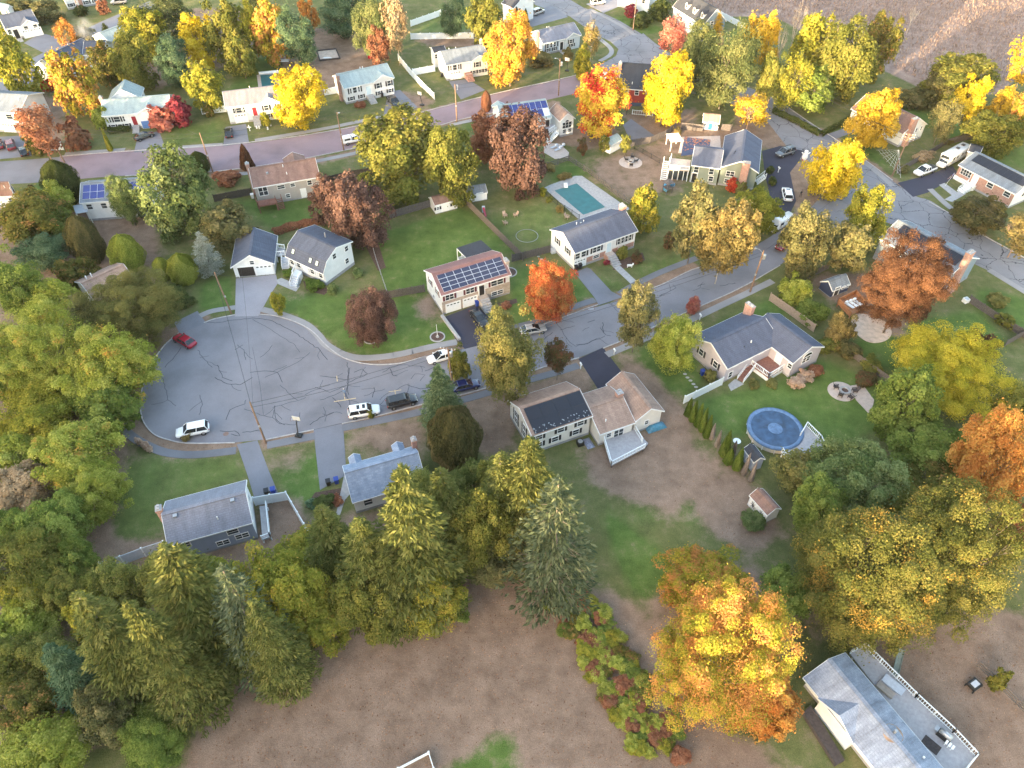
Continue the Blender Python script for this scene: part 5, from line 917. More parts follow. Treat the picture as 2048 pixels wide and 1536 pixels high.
def limbs(name, seed, mat, bare=False, spread=1.0, depth=3, nlimb=7, thick=.03):
    """trunk with limbs; unit space: x,y radius 1, z 0..1 (ground to crown top)"""
    rr = random.Random(seed); mb = MB()
    mb.tube((0, 0, -.02), (0, 0, .3), thick * 1.25, thick, 8).tube((0, 0, .3), (rr.uniform(-.04, .04), rr.uniform(-.04, .04), .72), thick, thick * .35, 7)
    def grow(p, d, L, r, lev):
        q = p + d * L
        mb.tube(p, q, r, r * .55, 5 if lev < 2 else 3, cap=False)
        if lev >= depth: return
        for _ in range(rr.randrange(3, 6) if bare else 3):
            e = (d + Vector((rr.uniform(-1, 1), rr.uniform(-1, 1), rr.uniform(-.15, .75))) * .62).normalized(); grow(p.lerp(q, rr.uniform(.45, 1)), e, L * rr.uniform(.5, .72), r * .5, lev + 1)
    for i in range(nlimb):
        a = 6.283 * i / nlimb + rr.uniform(-.4, .4); z = rr.uniform(.26, .6); d = Vector((math.cos(a) * .85 * spread, math.sin(a) * .85 * spread, rr.uniform(.25, .6))).normalized(); grow(Vector((0, 0, z)), d, rr.uniform(.34, .5) if not bare else rr.uniform(.3, .42), thick * .5, 0)
    if bare: grow(Vector((0, 0, .5)), Vector((0, 0, 1)), .3, thick * .5, 0)
    return mb.mesh(name, mat, True)
LEAFBASE = leafmat("leaf_base", ((.05,.08,.02),(.1,.14,.03),(.16,.19,.045)))
PROTO = {}
for k, sd in enumerate((1, 2, 3, 4)): PROTO['L%d' % k] = crown_round('crown_large', sd, 46000, .0215, 130, .17, lobes=8)
for k, sd in enumerate((5, 6)): PROTO['X%d' % k] = crown_round('crown_huge', sd, 150000, .0112, 300, .115, lobes=11)
for k, sd in enumerate((11, 12, 13)): PROTO['M%d' % k] = crown_round('crown_medium', sd, 21000, .034, 80, .21, lobes=6)
for k, sd in enumerate((21, 22)): PROTO['S%d' % k] = crown_round('crown_small', sd, 9500, .048, 60, .22, lobes=6, fill=.1)
PROTO['B0'] = crown_round('crown_bush', 31, 1500, .13, 22, .34, lobes=3, fill=.1); PROTO['B1'] = crown_round('crown_bush', 32, 1500, .13, 26, .32, lobes=4, fill=.1)
for k, sd in enumerate((41, 42)): PROTO['P%d' % k] = crown_round('crown_pine', sd, 32000, .036, 90, .21, flat=.55, aspect=.42, lobes=6, fill=.1, ragged=.3)
PROTO['T0'] = crown_round('crown_thin', 51, 7500, .034, 70, .2, lobes=7, fill=.05, ragged=.5); PROTO['T1'] = crown_round('crown_thin', 52, 4200, .05, 46, .22, lobes=5, fill=.05, ragged=.5)
PROTO['C0'] = crown_cone('crown_cone', 61, 4500, .075); PROTO['C1'] = crown_cone('crown_yew', 62, 22000, .03, .55)
for k, sd in enumerate((71, 72, 73)): PROTO['F%d' % k] = crown_spruce('crown_spruce', sd, whorls=36, per=14, dens=2.6)
PROTO['F3'] = crown_spruce('crown_sparse_spruce', 74, whorls=28, per=11, dens=2.0, droop=.22)
for k in PROTO.values(): k.materials.append(LEAFBASE)
TRUNK = {k: limbs('trunk', 80 + k, BARK) for k in range(3)}; TRUNKP = limbs('trunk', 85, BARKP, thick=.022)
BARE = [limbs('branches', 90 + k, TWIG, True, depth=3, nlimb=9, thick=.022) for k in range(2)]; BAREP = limbs('branches', 95, BARKP, True, spread=.55, depth=3, nlimb=9, thick=.02)
STRUNK = MB().tube((0, 0, -.2), (0, 0, 16.2), .26, .04, 7).mesh('trunk', BARK)
mb = MB(); rr = random.Random(8)
for i in range(70):
    z = rr.uniform(2, 14); a = rr.random() * 6.28; L = 4.2 * (1 - z / 17) ** .8; mb.tube((0, 0, z), (math.cos(a) * L, math.sin(a) * L, z - .2 * L), .035, .012, 3, cap=False)
SLIMB = mb.mesh('dead_limb', BARK)
LM = {}
def lm(k, *c, **kw): LM[k] = leafmat('leaf_' + k, c, **kw)
lm('yel', (.44, .32, .02), (.58, .44, .03), (.64, .50, .07)); lm('gold', (.46, .29, .03), (.58, .38, .04), (.62, .45, .09)); lm('yor', (.48, .26, .03), (.58, .36, .05), (.62, .43, .08), patch=(.56, .27, .07))
lm('ygr', (0.128, 0.147, 0.026), (0.256, 0.256, 0.038), (0.422, 0.358, 0.058)); lm('ygo', (.14, .155, .028), (.24, .245, .04), (.36, .31, .055), patch=(.40, .28, .06), pth=.68); lm('olv', (.10, .115, .028), (.17, .18, .042), (.26, .235, .06)); lm('olo', (.088, .095, .024), (.145, .142, .036), (.22, .185, .05), patch=(.38, .21, .08), pth=.68)
lm('grn', (.09, .13, .03), (.16, .21, .045), (.25, .29, .075)); lm('lgr', (.17, .21, .035), (.31, .34, .06), (.46, .46, .12)); lm('lgo', (.17, .205, .035), (.31, .335, .06), (.46, .45, .115), patch=(.50, .28, .07), pth=.72); lm('dgr', (.04, .055, .018), (.075, .095, .03), (.12, .135, .045))
lm('org', (.42, .15, .04), (.52, .235, .065), (.56, .34, .09)); lm('omx', (.20, .21, .03), (.34, .30, .04), (.52, .38, .06), patch=(.54, .25, .08), pth=.56); lm('red', (0.384, 0.032, 0.026), (0.538, 0.077, 0.038), (0.620, 0.179, 0.064)); lm('fla', (.56, .42, .04), (.62, .46, .06), (.60, .30, .07), patch=(.55, .06, .04), pth=.56, pscale=.7); lm('rdo', (0.307, 0.064, 0.032), (0.486, 0.128, 0.051), (0.563, 0.243, 0.077), patch=(0.384, 0.218, 0.077), pth=.62)
lm('brn', (.085, .050, .042), (.14, .080, .066), (.205, .125, .102)); lm('rus', (0.179, 0.070, 0.045), (0.282, 0.122, 0.070), (0.371, 0.192, 0.115)); lm('bro', (.075, .038, .024), (.125, .062, .036), (.215, .108, .056)); lm('crm', (0.166, 0.026, 0.038), (0.282, 0.045, 0.064), (0.384, 0.102, 0.102)); lm('tan', (0.256, 0.179, 0.102), (0.384, 0.282, 0.166), (0.486, 0.371, 0.243))
lm('och', (.11, .118, .038), (.185, .18, .058), (.275, .235, .082)); lm('oco', (.14, .12, .045), (.225, .178, .068), (.32, .235, .09)); lm('gol', (0.090, 0.096, 0.041), (0.160, 0.154, 0.064), (0.243, 0.211, 0.096)); lm('pgr', (0.077, 0.115, 0.038), (0.154, 0.198, 0.070), (0.243, 0.282, 0.115)); lm('pin', (0.045, 0.083, 0.045), (0.096, 0.154, 0.083), (0.166, 0.230, 0.128)); lm('pio', (0.064, 0.090, 0.038), (0.134, 0.160, 0.064), (0.230, 0.237, 0.096))
lm('spr', (.085, .10, .03), (.15, .165, .048), (.24, .235, .078)); lm('spg', (0.058, 0.096, 0.045), (0.122, 0.166, 0.083), (0.192, 0.243, 0.128)); lm('sil', (0.205, 0.230, 0.192), (0.333, 0.358, 0.307), (0.461, 0.486, 0.422)); lm('sgr', (0.064, 0.087, 0.045), (0.128, 0.154, 0.083), (0.205, 0.230, 0.134)); lm('dol', (0.058, 0.064, 0.026), (0.115, 0.109, 0.045), (0.192, 0.154, 0.070)); lm('mrg', (0.070, 0.077, 0.032), (0.128, 0.096, 0.045), (0.192, 0.077, 0.051)); lm('arb', (0.058, 0.096, 0.019), (0.115, 0.173, 0.032), (0.192, 0.243, 0.058)); lm('cor', (0.384, 0.243, 0.179), (0.538, 0.384, 0.282), (0.620, 0.486, 0.384))
lm('dea', (.20, .17, .155), (.29, .25, .23), (.38, .34, .31)); lm('sunlit_yel', (.25, .25, .03), (.45, .39, .04), (.62, .50, .07)); lm('spn', (.085, .105, .03), (.155, .175, .05), (.25, .25, .08)); lm('big', (.08, .095, .026), (.135, .138, .036), (.205, .18, .052), patch=(.50, .31, .07), pth=.71, pscale=.55); lm('pnk', (0.333, 0.090, 0.077), (0.461, 0.154, 0.115), (0.538, 0.230, 0.166))  # golden maple's leaf colour brightened to stand in for missing sunlight
def setmat(o, m):
    o.material_slots[0].link = 'OBJECT'; o.material_slots[0].material = m
TCOUNT = [0]
def tree(cx, cy, rx, ry, proto, mat, name, label, clear=None, group=None, bark=None, cat='tree', trunk=True):
    """cx, cy, rx, ry: the crown's outline in the photograph (pixels)"""
    TCOUNT[0] += 1; k = TCOUNT[0]; zc = 6.0
    for _ in range(4):
        m_ = mpp(cx, cy, zc); Rr = rx * m_; p = G(cx, cy, zc); dep = math.atan2(HCAM - zc, math.hypot(p.x, p.y)); hh = ry * m_
        V2 = (hh * hh - (Rr * math.sin(dep)) ** 2) / math.cos(dep) ** 2; V = math.sqrt(max(V2, (.55 * Rr) ** 2)); V = min(V, 1.5 * Rr)
        cl = clear if clear is not None else (max(.4, .10 * V + .4)); zc = cl + V
    root = empty(name, (p.x, p.y, 0), random.Random(k * 7).random() * 6.28); tag(root, label, cat, group)
    if p.y > 108 and proto[0] == 'L': proto = 'M%d' % (k % 3)
    elif p.y > 108 and proto[0] == 'M' and Rr < 6: proto = 'S%d' % (k % 2)
    if Rr > 6.8 and proto[0] == 'L': proto = 'X%d' % (k % 2)
    c = link('crown', PROTO[proto], root); c.location = (0, 0, zc); c.scale = (Rr, Rr, V); setmat(c, LM[mat])
    if trunk:
        t_ = link('trunk', bark or TRUNK[k % 3], root); t_.scale = (Rr * .72, Rr * .72, zc + V * .62)
        t_.scale = (max(t_.scale[0], 1.2), max(t_.scale[1], 1.2), t_.scale[2])
    return root
def spruce(cx, ty, by, proto, mat, label, rx=None, dead=False, name='spruce_tree', group=None):
    """ty: pixel row of the top, by: pixel row where the lowest boughs reach the ground at centre column cx"""
    bx = cx + (1024 - cx) * (by - ty) / (2217 - ty); b = G(bx, by); hgt = hz((cx, ty), (bx, by))
    root = empty(name, (b.x, b.y, 0), random.Random(int(cx * 3 + ty)).random() * 6.28); tag(root, label, 'tree', group)
    s = hgt / 17.0; rs = s if rx is None else 1.22 * rx * mpp(cx, by, 3) / 4.4
    c = link('crown', PROTO[proto], root); c.scale = (rs, rs, s); setmat(c, LM[mat])
    t_ = link('trunk', STRUNK, root); t_.scale = (s, s, s)
    if dead: d = link('dead_limbs', SLIMB, root); d['kind'] = 'stuff'; d.scale = (rs, rs, s)
    return root
def bare(cx, cy, rx, ry, label, mat=None, thin=None, tmat='tan', name='bare_tree'):
    m_ = mpp(cx, cy, 5); p = G(cx, cy + ry * .9); Rr = rx * m_; hgt = hz((cx, cy - ry), (cx, cy + ry * .9))
    root = empty(name, (p.x, p.y, 0), random.Random(int(cx)).random() * 6.28); tag(root, label, 'tree')
    t_ = link('trunk', mat or BARE[int(cx) % 2], root); t_.scale = (Rr, Rr, hgt)
    if thin: c = link('crown', PROTO['T1'], root); c.location = (0, 0, hgt * .62); c.scale = (Rr * .95, Rr * .95, hgt * .38); setmat(c, LM[tmat])
    return root
def bush(cx, cy, rx, ry, mat, label, proto='B0', name='shrub', group=None, cat='shrub'):
    m_ = mpp(cx, cy, .5); Rr = rx * m_; dep = math.atan2(HCAM, G(cx, cy).y); hh = ry * m_; V = math.sqrt(max((hh * hh - (Rr * math.sin(dep)) ** 2), (.45 * Rr * math.cos(dep)) ** 2)) / math.cos(dep); V = min(V, 2.4 * Rr); p = G(cx, cy, V * .85)
    o = link(name, PROTO[proto], None); o.location = (p.x, p.y, V * .85); o.scale = (Rr, Rr, V); o.rotation_euler = (0, 0, random.Random(int(cx * 5 + cy)).random() * 6); setmat(o, LM[mat]); return tag(o, label, cat, group)
M_, O_, P_ = 'maple_tree', 'oak_tree', 'pine_tree'
T = [(28, 125, 42, 72, 'M0', 'ygr', 'birch_tree', 'tall yellow-green tree at left edge below the top corner house'), (130, 68, 20, 28, 'T1', 'org', M_, 'sparse orange tree beside chimney smoke, upper left'),
     (152, 165, 46, 62, 'M1', 'omx', M_, 'yellow and orange maple in front of long grey roof, upper left'), (205, 130, 36, 40, 'M2', 'olo', M_, 'olive-orange maple right of the yellow-orange maple, upper left'), (262, 118, 46, 55, 'L0', 'olv', M_, 'broad olive maple behind pale green-roofed rear wing'),
     (318, 38, 62, 52, 'P0', 'pio', P_, 'big gold-lit pine at the top left'), (402, 78, 42, 46, 'M0', 'yel', M_, 'bright yellow maple between two pines at top left'), (345, 122, 42, 46, 'P1', 'pin', P_, 'dark pine below the gold-lit pine, top left'), (408, 168, 40, 46, 'M2', 'ygr', M_, 'yellow-green maple left of white fence by pale blue house'),
     (448, 65, 40, 62, 'M1', 'olv', M_, 'grey-olive tree right of yellow maple, top left'), (512, 14, 28, 32, 'P1', 'pio', P_, 'pine cut by the top edge left of orange maple'), (540, 58, 44, 58, 'M1', 'omx', M_, 'orange and green maple beside tall grey pine, top'), (592, 72, 40, 54, 'P0', 'pin', P_, 'grey-green pine standing left of brown backyard'), (616, 30, 20, 32, 'S0', 'org', M_, 'vivid orange narrow tree behind grey pine at top'),
     (690, 26, 58, 42, 'P1', 'pin', P_, 'dark pine above the brown backyard at top'), (742, 48, 40, 58, 'P0', 'pio', P_, 'gold-tipped pine left of the bare white birch'), (757, 92, 24, 34, 'S1', 'rus', M_, 'small rust-red tree under gold-tipped pine'), (905, 30, 28, 38, 'P0', 'pin', P_, 'blue-green pine between two white fences at top'), (968, 40, 38, 46, 'M0', 'olv', M_, 'dense olive tree behind white house left of golden maple'),
     (1020, 100, 52, 63, 'M2', 'yor', M_, 'tall golden-orange maple by the purple road at top centre'), (1166, 122, 21, 42, 'S0', 'ygr', 'birch_tree', 'slim yellow tree in front of pale blue house at intersection'), (1205, 206, 56, 60, 'L1', 'fla', M_, 'flame red and yellow maple beside red house'), (1332, 176, 50, 68, 'L2', 'yel', M_, 'large bright yellow maple right of red house'), (1352, 215, 16, 30, 'S1', 'ygr', M_, 'small yellow-green tree below large yellow maple'),
     (1400, 112, 46, 60, 'P1', 'pio', P_, 'gold-lit pine left of the biggest pine, top right'), (1456, 130, 62, 78, 'P0', 'pio', P_, 'biggest grey-green pine at top right above blue-doored playhouse'), (1518, 78, 42, 50, 'M1', 'gold', M_, 'orange-gold maple beside slate blue house'), (1590, 165, 38, 50, 'T0', 'ygr', M_, 'thin half-bare green tree along cracked street'),
     (1632, 92, 46, 58, 'M0', 'ygr', M_, 'sunlit yellow-green maple at edge of marsh, left of three'), (1690, 120, 62, 72, 'L3', 'olv', M_, 'biggest olive maple at edge of marsh, middle of three'), (1762, 92, 40, 66, 'M2', 'olo', M_, 'olive-gold maple at edge of marsh, right of three'), (1630, 180, 44, 40, 'M1', 'grn', M_, 'shaded green maple under the marsh-edge maples'),
     (1752, 238, 50, 55, 'L0', 'gold', M_, 'gold maple with open branches in front of brown-roofed cape'), (1666, 340, 54, 58, 'L1', 'yel', M_, 'brilliant yellow round maple at street corner right of grey suv'), (1888, 240, 30, 52, 'T0', 'gol', M_, 'grey thin tree beside green lawn right of brick chimney'), (1944, 192, 32, 40, 'M0', 'yel', M_, 'yellow tree at far right below marsh'), (2006, 208, 26, 32, 'S0', 'gold', M_, 'smaller gold tree right of the yellow marsh-side tree'),
     (1900, 172, 56, 30, 'M1', 'dol', M_, 'low dark green thicket tree along marsh edge'), (1990, 262, 60, 40, 'M2', 'olv', M_, 'spreading olive tree behind brick ranch'), (2040, 235, 30, 50, 'M0', 'omx', M_, 'orange-green tree at right edge behind brick ranch'), (1952, 425, 56, 38, 'M1', 'dol', 'crab_apple_tree', 'dark spreading crab apple in front of brick ranch'),
     (1735, 432, 46, 58, 'L2', 'ygr', M_, 'tall tree with sunlit yellow top right of white van'), (1700, 490, 46, 50, 'M0', 'gol', M_, 'grey-green tree under the yellow-topped tree'), (1614, 482, 52, 76, 'L3', 'gol', O_, 'grey-olive oak beside dark red car'), (1818, 558, 86, 92, 'L0', 'bro', M_, 'huge copper-brown maple over the cedar decks'),
     (1452, 478, 60, 72, 'L1', 'oco', M_, 'ochre street tree with pale trunk over the road'), (1393, 440, 48, 68, 'M2', 'gol', M_, 'grey-green tree left of the ochre street tree'), (1512, 425, 54, 45, 'L2', 'ygr', M_, 'yellow-green spreading tree below grey-green house'), (1291, 415, 33, 48, 'M0', 'ygo', M_, 'compact yellow-olive tree right of brick chimney ranch'),
     (1095, 582, 58, 60, 'L3', 'rdo', M_, 'orange-red maple on the lawn of white raised ranch'), (1276, 630, 44, 56, 'M1', 'gol', M_, 'ochre-olive street tree below white raised ranch driveway'), (1350, 690, 52, 56, 'L0', 'lgr', M_, 'bright green maple at corner of lavender house'), (1117, 708, 30, 32, 'S1', 'mrg', M_, 'small maroon-green tree right of the big ochre street tree'), (1386, 610, 16, 17, 'S0', 'pnk', M_, 'tiny pink-red sapling at lavender house kerb'),
     (1010, 708, 72, 84, 'L1', 'och', M_, 'big ochre-green street tree between silver sedan and blue sedan'), (918, 722, 26, 34, 'S0', 'olv', M_, 'small olive tree behind white sedan'), (742, 628, 54, 58, 'L2', 'brn', M_, 'dark maroon maple alone on the front lawn'), (718, 422, 62, 68, 'L3', 'brn', M_, 'large maroon maple at rear corner of green yard'), (648, 400, 34, 44, 'M2', 'brn', M_, 'smaller maroon maple beside tan house'),
     (556, 606, 16, 26, 'S1', 'ygr', M_, 'little yellow-green sapling at garage driveway sidewalk'), (806, 312, 98, 82, 'L0', 'olv', M_, 'wide gold-topped maple beside purple road'), (900, 325, 58, 74, 'L1', 'olv', M_, 'olive maple joined to right of wide gold-topped maple'), (1040, 302, 66, 78, 'L2', 'brn', M_, 'big maroon maple in front of white solar house'), (975, 275, 38, 48, 'M1', 'rus', M_, 'rust-orange maple left of big maroon maple'),
     (350, 388, 78, 82, 'L3', 'pgr', M_, 'large feathery green tree in front of white solar house'), (250, 400, 34, 58, 'P1', 'pgr', P_, 'narrow green conifer hiding solar panels on the left'), (458, 448, 58, 46, 'M0', 'gol', M_, 'grey-olive tree above two-door garage'), (60, 435, 72, 55, 'L0', 'olo', M_, 'olive-orange maple below the left edge cottage'), (85, 500, 58, 40, 'P0', 'pin', P_, 'blue-green pine in the left wood'),
     (112, 400, 34, 34, 'S1', 'lgr', M_, 'light green bushy tree between dark yew and cottage'), (122, 448, 40, 32, 'M1', 'grn', M_, 'shaded green tree under pale awning'), (150, 545, 42, 34, 'S0', 'olo', M_, 'orange-brown small tree left of pinkish roof'), (30, 575, 62, 66, 'L1', 'grn', M_, 'green tree at left edge above the big maples'), (110, 618, 60, 50, 'M2', 'lgr', M_, 'pale green tree left of pinkish roof'),
     (258, 612, 98, 74, 'L2', 'och', O_, 'wide ochre oak in front of pinkish brown roof'), (230, 735, 78, 76, 'L3', 'lgo', M_, 'green maple with orange flecks leaning over turning circle'), (95, 705, 112, 92, 'L0', 'lgo', M_, 'massive yellow-green maple filling the left edge'), (215, 815, 66, 54, 'M0', 'grn', M_, 'green maple over kerb at left of turning circle'), (70, 835, 92, 70, 'L1', 'ygr', M_, 'sunlit yellow-topped maple at left edge mid height'),
     (160, 905, 88, 72, 'L2', 'lgo', M_, 'green maple edging the lawn of grey-blue house'), (40, 985, 62, 52, 'M1', 'tan', M_, 'tan-brown leafed tree at left edge'), (195, 985, 62, 58, 'L3', 'lgr', M_, 'loose green tree beside lawn below left maples'), (112, 1050, 72, 66, 'L0', 'grn', M_, 'round green maple left of white vinyl fence'), (45, 1128, 82, 78, 'L1', 'olv', M_, 'dark brown-green tree in shade at left edge'), (158, 1120, 40, 44, 'M2', 'grn', M_, 'small green tree at end of white vinyl fence'),
     (45, 1245, 62, 52, 'M0', 'lgr', M_, 'light green tree at left edge beside spruces'), (60, 1400, 66, 62, 'M1', 'olo', M_, 'orange-flecked tree low on left edge'), (85, 1492, 98, 66, 'L2', 'lgr', M_, 'bright green maple in the lower left corner'), (212, 1430, 58, 62, 'M2', 'gol', M_, 'dark olive tree among lower left spruces'), (300, 1478, 70, 66, 'L3', 'grn', M_, 'green maple at bottom beside brown field'),
     (565, 1195, 88, 112, 'L0', 'ygo', M_, 'yellow-green maple in the spruce row by brown field'), (845, 1170, 92, 88, 'L1', 'ygo', M_, 'olive-yellow maple in spruce row over brown field'), (945, 1060, 78, 92, 'L2', 'olv', M_, 'olive tree right of the tallest spruce'), (912, 1215, 33, 32, 'S1', 'grn', M_, 'small green bushy tree at edge of brown field'), (985, 1120, 62, 58, 'M0', 'gol', M_, 'grey-olive tree between spruces at right end of row'),
     (1415, 1180, 98, 62, 'L3', 'omx', M_, 'orange-yellow maple crown at upper left of the big foreground maple'), (1445, 1320, 138, 148, 'L1', 'omx', M_, 'huge orange and yellow maple in the foreground'), (1540, 1405, 62, 110, 'M2', 'org', M_, 'orange maple beside pale blue weathered roof'), (1570, 1185, 56, 56, 'M1', 'grn', M_, 'shaded green tree behind the foreground orange maple'),
     (1735, 1150, 142, 148, 'L2', 'big', M_, 'enormous olive maple above the pale blue roof'), (1908, 1115, 132, 145, 'L3', 'big', M_, 'enormous rust-tinged maple right of the olive one'), (1708, 962, 98, 84, 'L0', 'pgr', M_, 'blue-green tree with yellow top below round pool deck'), (1905, 745, 118, 82, 'L1', 'sunlit_yel', M_, 'golden yellow maple on right below green yard'), (1812, 805, 62, 72, 'M0', 'grn', M_, 'green maple behind paver patio'), (1855, 890, 78, 56, 'M1', 'grn', M_, 'green tree below golden yellow maple'),
     (1985, 925, 78, 98, 'L2', 'org', M_, 'orange maple at right edge'), (1960, 690, 40, 32, 'S0', 'bro', M_, 'small brown tree above golden yellow maple'), (1868, 965, 62, 52, 'M2', 'olo', M_, 'tan-olive tree left of orange maple'), (1602, 935, 58, 48, 'T1', 'och', M_, 'sparse ochre tree over the pool deck'), (2025, 820, 40, 60, 'M1', 'olv', M_, 'olive tree at right edge beside golden maple'), (30, 1320, 60, 55, 'M0', 'olv', M_, 'olive tree at left edge among lower spruces'), (140, 1180, 52, 48, 'M1', 'olv', M_, 'dark tree below end of white vinyl fence'), (20, 1060, 50, 46, 'M2', 'grn', M_, 'rusty tree at left edge under tan-leafed tree'), (640, 1235, 66, 66, 'M1', 'ygo', M_, 'low yellow-olive maple at brown field edge'), (700, 1190, 62, 70, 'M2', 'olv', M_, 'olive tree behind gold-tipped spruces'), (420, 1180, 66, 62, 'M0', 'ygr', M_, 'yellow-green tree behind tallest lower left spruce'), (1010, 985, 58, 70, 'M1', 'olv', M_, 'olive tree at left gable of shed dormer house'), (520, 1280, 56, 60, 'M2', 'olv', M_, 'olive tree between spruces over brown field'), (165, 640, 60, 46, 'M0', 'gol', M_, 'grey-olive tree under wide ochre oak'), (180, 780, 70, 60, 'L1', 'lgr', M_, 'light green maple between the massive left maples'), (20, 760, 50, 60, 'M1', 'lgo', M_, 'orange-flecked green tree at far left edge'), (30, 920, 56, 48, 'M2', 'lgr', M_, 'light green tree above tan-leafed tree'), (370, 1400, 50, 56, 'M0', 'gol', M_, 'dark olive tree at left corner of brown field'), (1640, 1010, 52, 60, 'M1', 'grn', M_, 'green tree left of enormous olive maple'), (1770, 970, 60, 50, 'M2', 'olv', M_, 'olive tree right of blue-green yellow-topped tree'), (2030, 1060, 40, 60, 'M0', 'rus', M_, 'rusty tree at right edge below orange maple'), (290, 60, 50, 44, 'M1', 'ygr', M_, 'yellow-green tree left of gold-lit pine, top left'), (480, 110, 36, 40, 'S0', 'olv', M_, 'shaded olive tree above teal covered pool'), (1925, 160, 70, 30, 'M1', 'olv', M_, 'olive thicket tree on marsh bank'), (860, 1060, 60, 80, 'M0', 'gol', M_, 'grey-olive tree right of tallest spruce'), (280, 1330, 66, 60, 'M1', 'gol', M_, 'grey-olive tree filling between lower left spruces'), (380, 1290, 60, 70, 'M2', 'olv', M_, 'olive tree right of tallest lower left spruce'), (60, 1185, 56, 50, 'M0', 'ygr', M_, 'yellow-green tree at left edge above light green one'), (200, 1240, 52, 60, 'M1', 'ygr', M_, 'yellow-green tree between two lower left spruces'), (600, 1110, 60, 52, 'M2', 'ygo', M_, 'yellow-green tree right of grey-blue house corner'), (755, 1215, 56, 66, 'M0', 'olv', M_, 'olive tree under tallest spruce'), (1075, 1075, 50, 64, 'M1', 'gol', M_, 'grey-olive tree under gold-topped spruce'), (360, 1165, 72, 80, 'P0', 'spn', P_, 'soft olive pine behind tallest lower left spruce'), (245, 1180, 60, 66, 'P1', 'spn', P_, 'soft olive pine left of tallest lower left spruce'), (480, 1260, 70, 84, 'P0', 'spn', P_, 'olive pine beside bare-limbed spruce'), (675, 1110, 62, 74, 'P1', 'spn', P_, 'olive pine below white side-yard fence'), (860, 1010, 66, 76, 'P0', 'spn', P_, 'olive pine right of the tallest spruce'), (930, 980, 60, 60, 'P1', 'spn', P_, 'olive pine below dark rounded yew'), (1070, 1010, 70, 80, 'P0', 'spn', P_, 'olive pine around gold-topped spruce'), (120, 1320, 60, 62, 'P1', 'spn', P_, 'olive pine at lower left below yellow-tipped spruce'), (602, 194, 58, 52, 'M1', 'yel', M_, 'round bright yellow maple in front of pale blue house'), (490, 60, 34, 50, 'M2', 'ygr', M_, 'yellow-green tree between grey-olive tree and orange maple, top left'), (1545, 150, 30, 44, 'M0', 'olv', M_, 'olive tree between big pine and thin street tree')]
for a in T:
    p = a[4]; bk = None
    if a[6] == 'birch_tree' or 'pale trunk' in a[7]: bk = TRUNKP
    tree(*a[:4], p, a[5], a[6], a[7], clear=(3.2 if 'street tree' in a[7] else 4.0 if 'copper-brown' in a[7] else None), bark=bk)
for a in [(875, 728, 850, 'F0', 'spg', 'blue-green spruce leaning over blue sedan', 44), (325, 1088, 1310, 'F0', 'spr', 'tallest gold-topped spruce behind white vinyl fence, lower left', 110), (150, 1185, 1370, 'F1', 'spr', 'dark spruce with yellow tip at lower left', 82), (440, 1130, 1335, 'F3', 'sgr', 'spruce with bare grey limbs left of brown field', 78, True), (90, 1290, 1400, 'F2', 'pin', 'blue-green conifer at lower left edge', 56),
          (640, 1010, 1170, 'F1', 'spr', 'gold-tipped spruce right of grey-blue house yard', 66), (715, 1035, 1215, 'F2', 'spr', 'spruce with orange-gold tip left of tallest spruce', 76), (800, 932, 1200, 'F0', 'spr', 'tallest spruce in front of bright blue roof', 96), (880, 935, 1120, 'F1', 'spr', 'spruce at right gable of bright blue roof', 72), (1060, 872, 1110, 'F2', 'spr', 'gold-topped spruce in front of shed dormer house', 84), (1118, 955, 1195, 'F3', 'sgr', 'grey-green spruce with bare limbs at right end of row', 92, True),
          (1000, 905, 1100, 'F1', 'spr', 'spruce below the left gable of shed dormer house', 62), (395, 462, 548, 'F3', 'sil', 'silvery half-bare spruce left of two-door garage', 30), (770, 1100, 1240, 'F1', 'spr', 'low dark spruce over brown field edge', 66), (500, 1200, 1365, 'F0', 'spr', 'spruce at left corner of brown field', 62), (250, 1200, 1420, 'F2', 'spr', 'shaded spruce between tall lower left spruces', 70), (1440, 20, 78, 'F0', 'gold', 'narrow sunlit conifer in front of slate blue house', 16), (206, 45, 86, 'F1', 'dgr', 'small dark fir by grey roof ridge at top left', 15)]:
    spruce(*a)
for a in [(800, 62, 26, 76, 'tall bare white birch between two white fences', BAREP, True, 'tan'), (1180, 88, 22, 42, 'pale bare birch at the intersection corner', BAREP, True, 'oco'), (1340, 82, 34, 46, 'pink bare tree in front of slate blue house', None, True, 'pnk'), (1492, 228, 40, 38, 'golden bare-twigged tree behind grey-green house', None, True, 'gold'), (1572, 75, 26, 62, 'tall bare pinkish tree right of gold maple, top right', BAREP, False, 'tan'), (1546, 110, 20, 50, 'thin bare pinkish tree behind big pine, top right', BAREP, False, 'tan'), (1812, 45, 22, 28, 'white bare tree at edge of marsh', BAREP, False, 'tan'), (2025, 132, 40, 62, 'pale golden bare tree at right edge below marsh', BAREP, True, 'gold'), (2015, 475, 52, 44, 'bare street tree with few orange leaves by brick ranch', None, True, 'oco'), (105, 270, 48, 60, 'half-bare rusty tree by left edge garage', None, True, 'rus')]: bare(*a[:5], a[5], a[6], a[7])
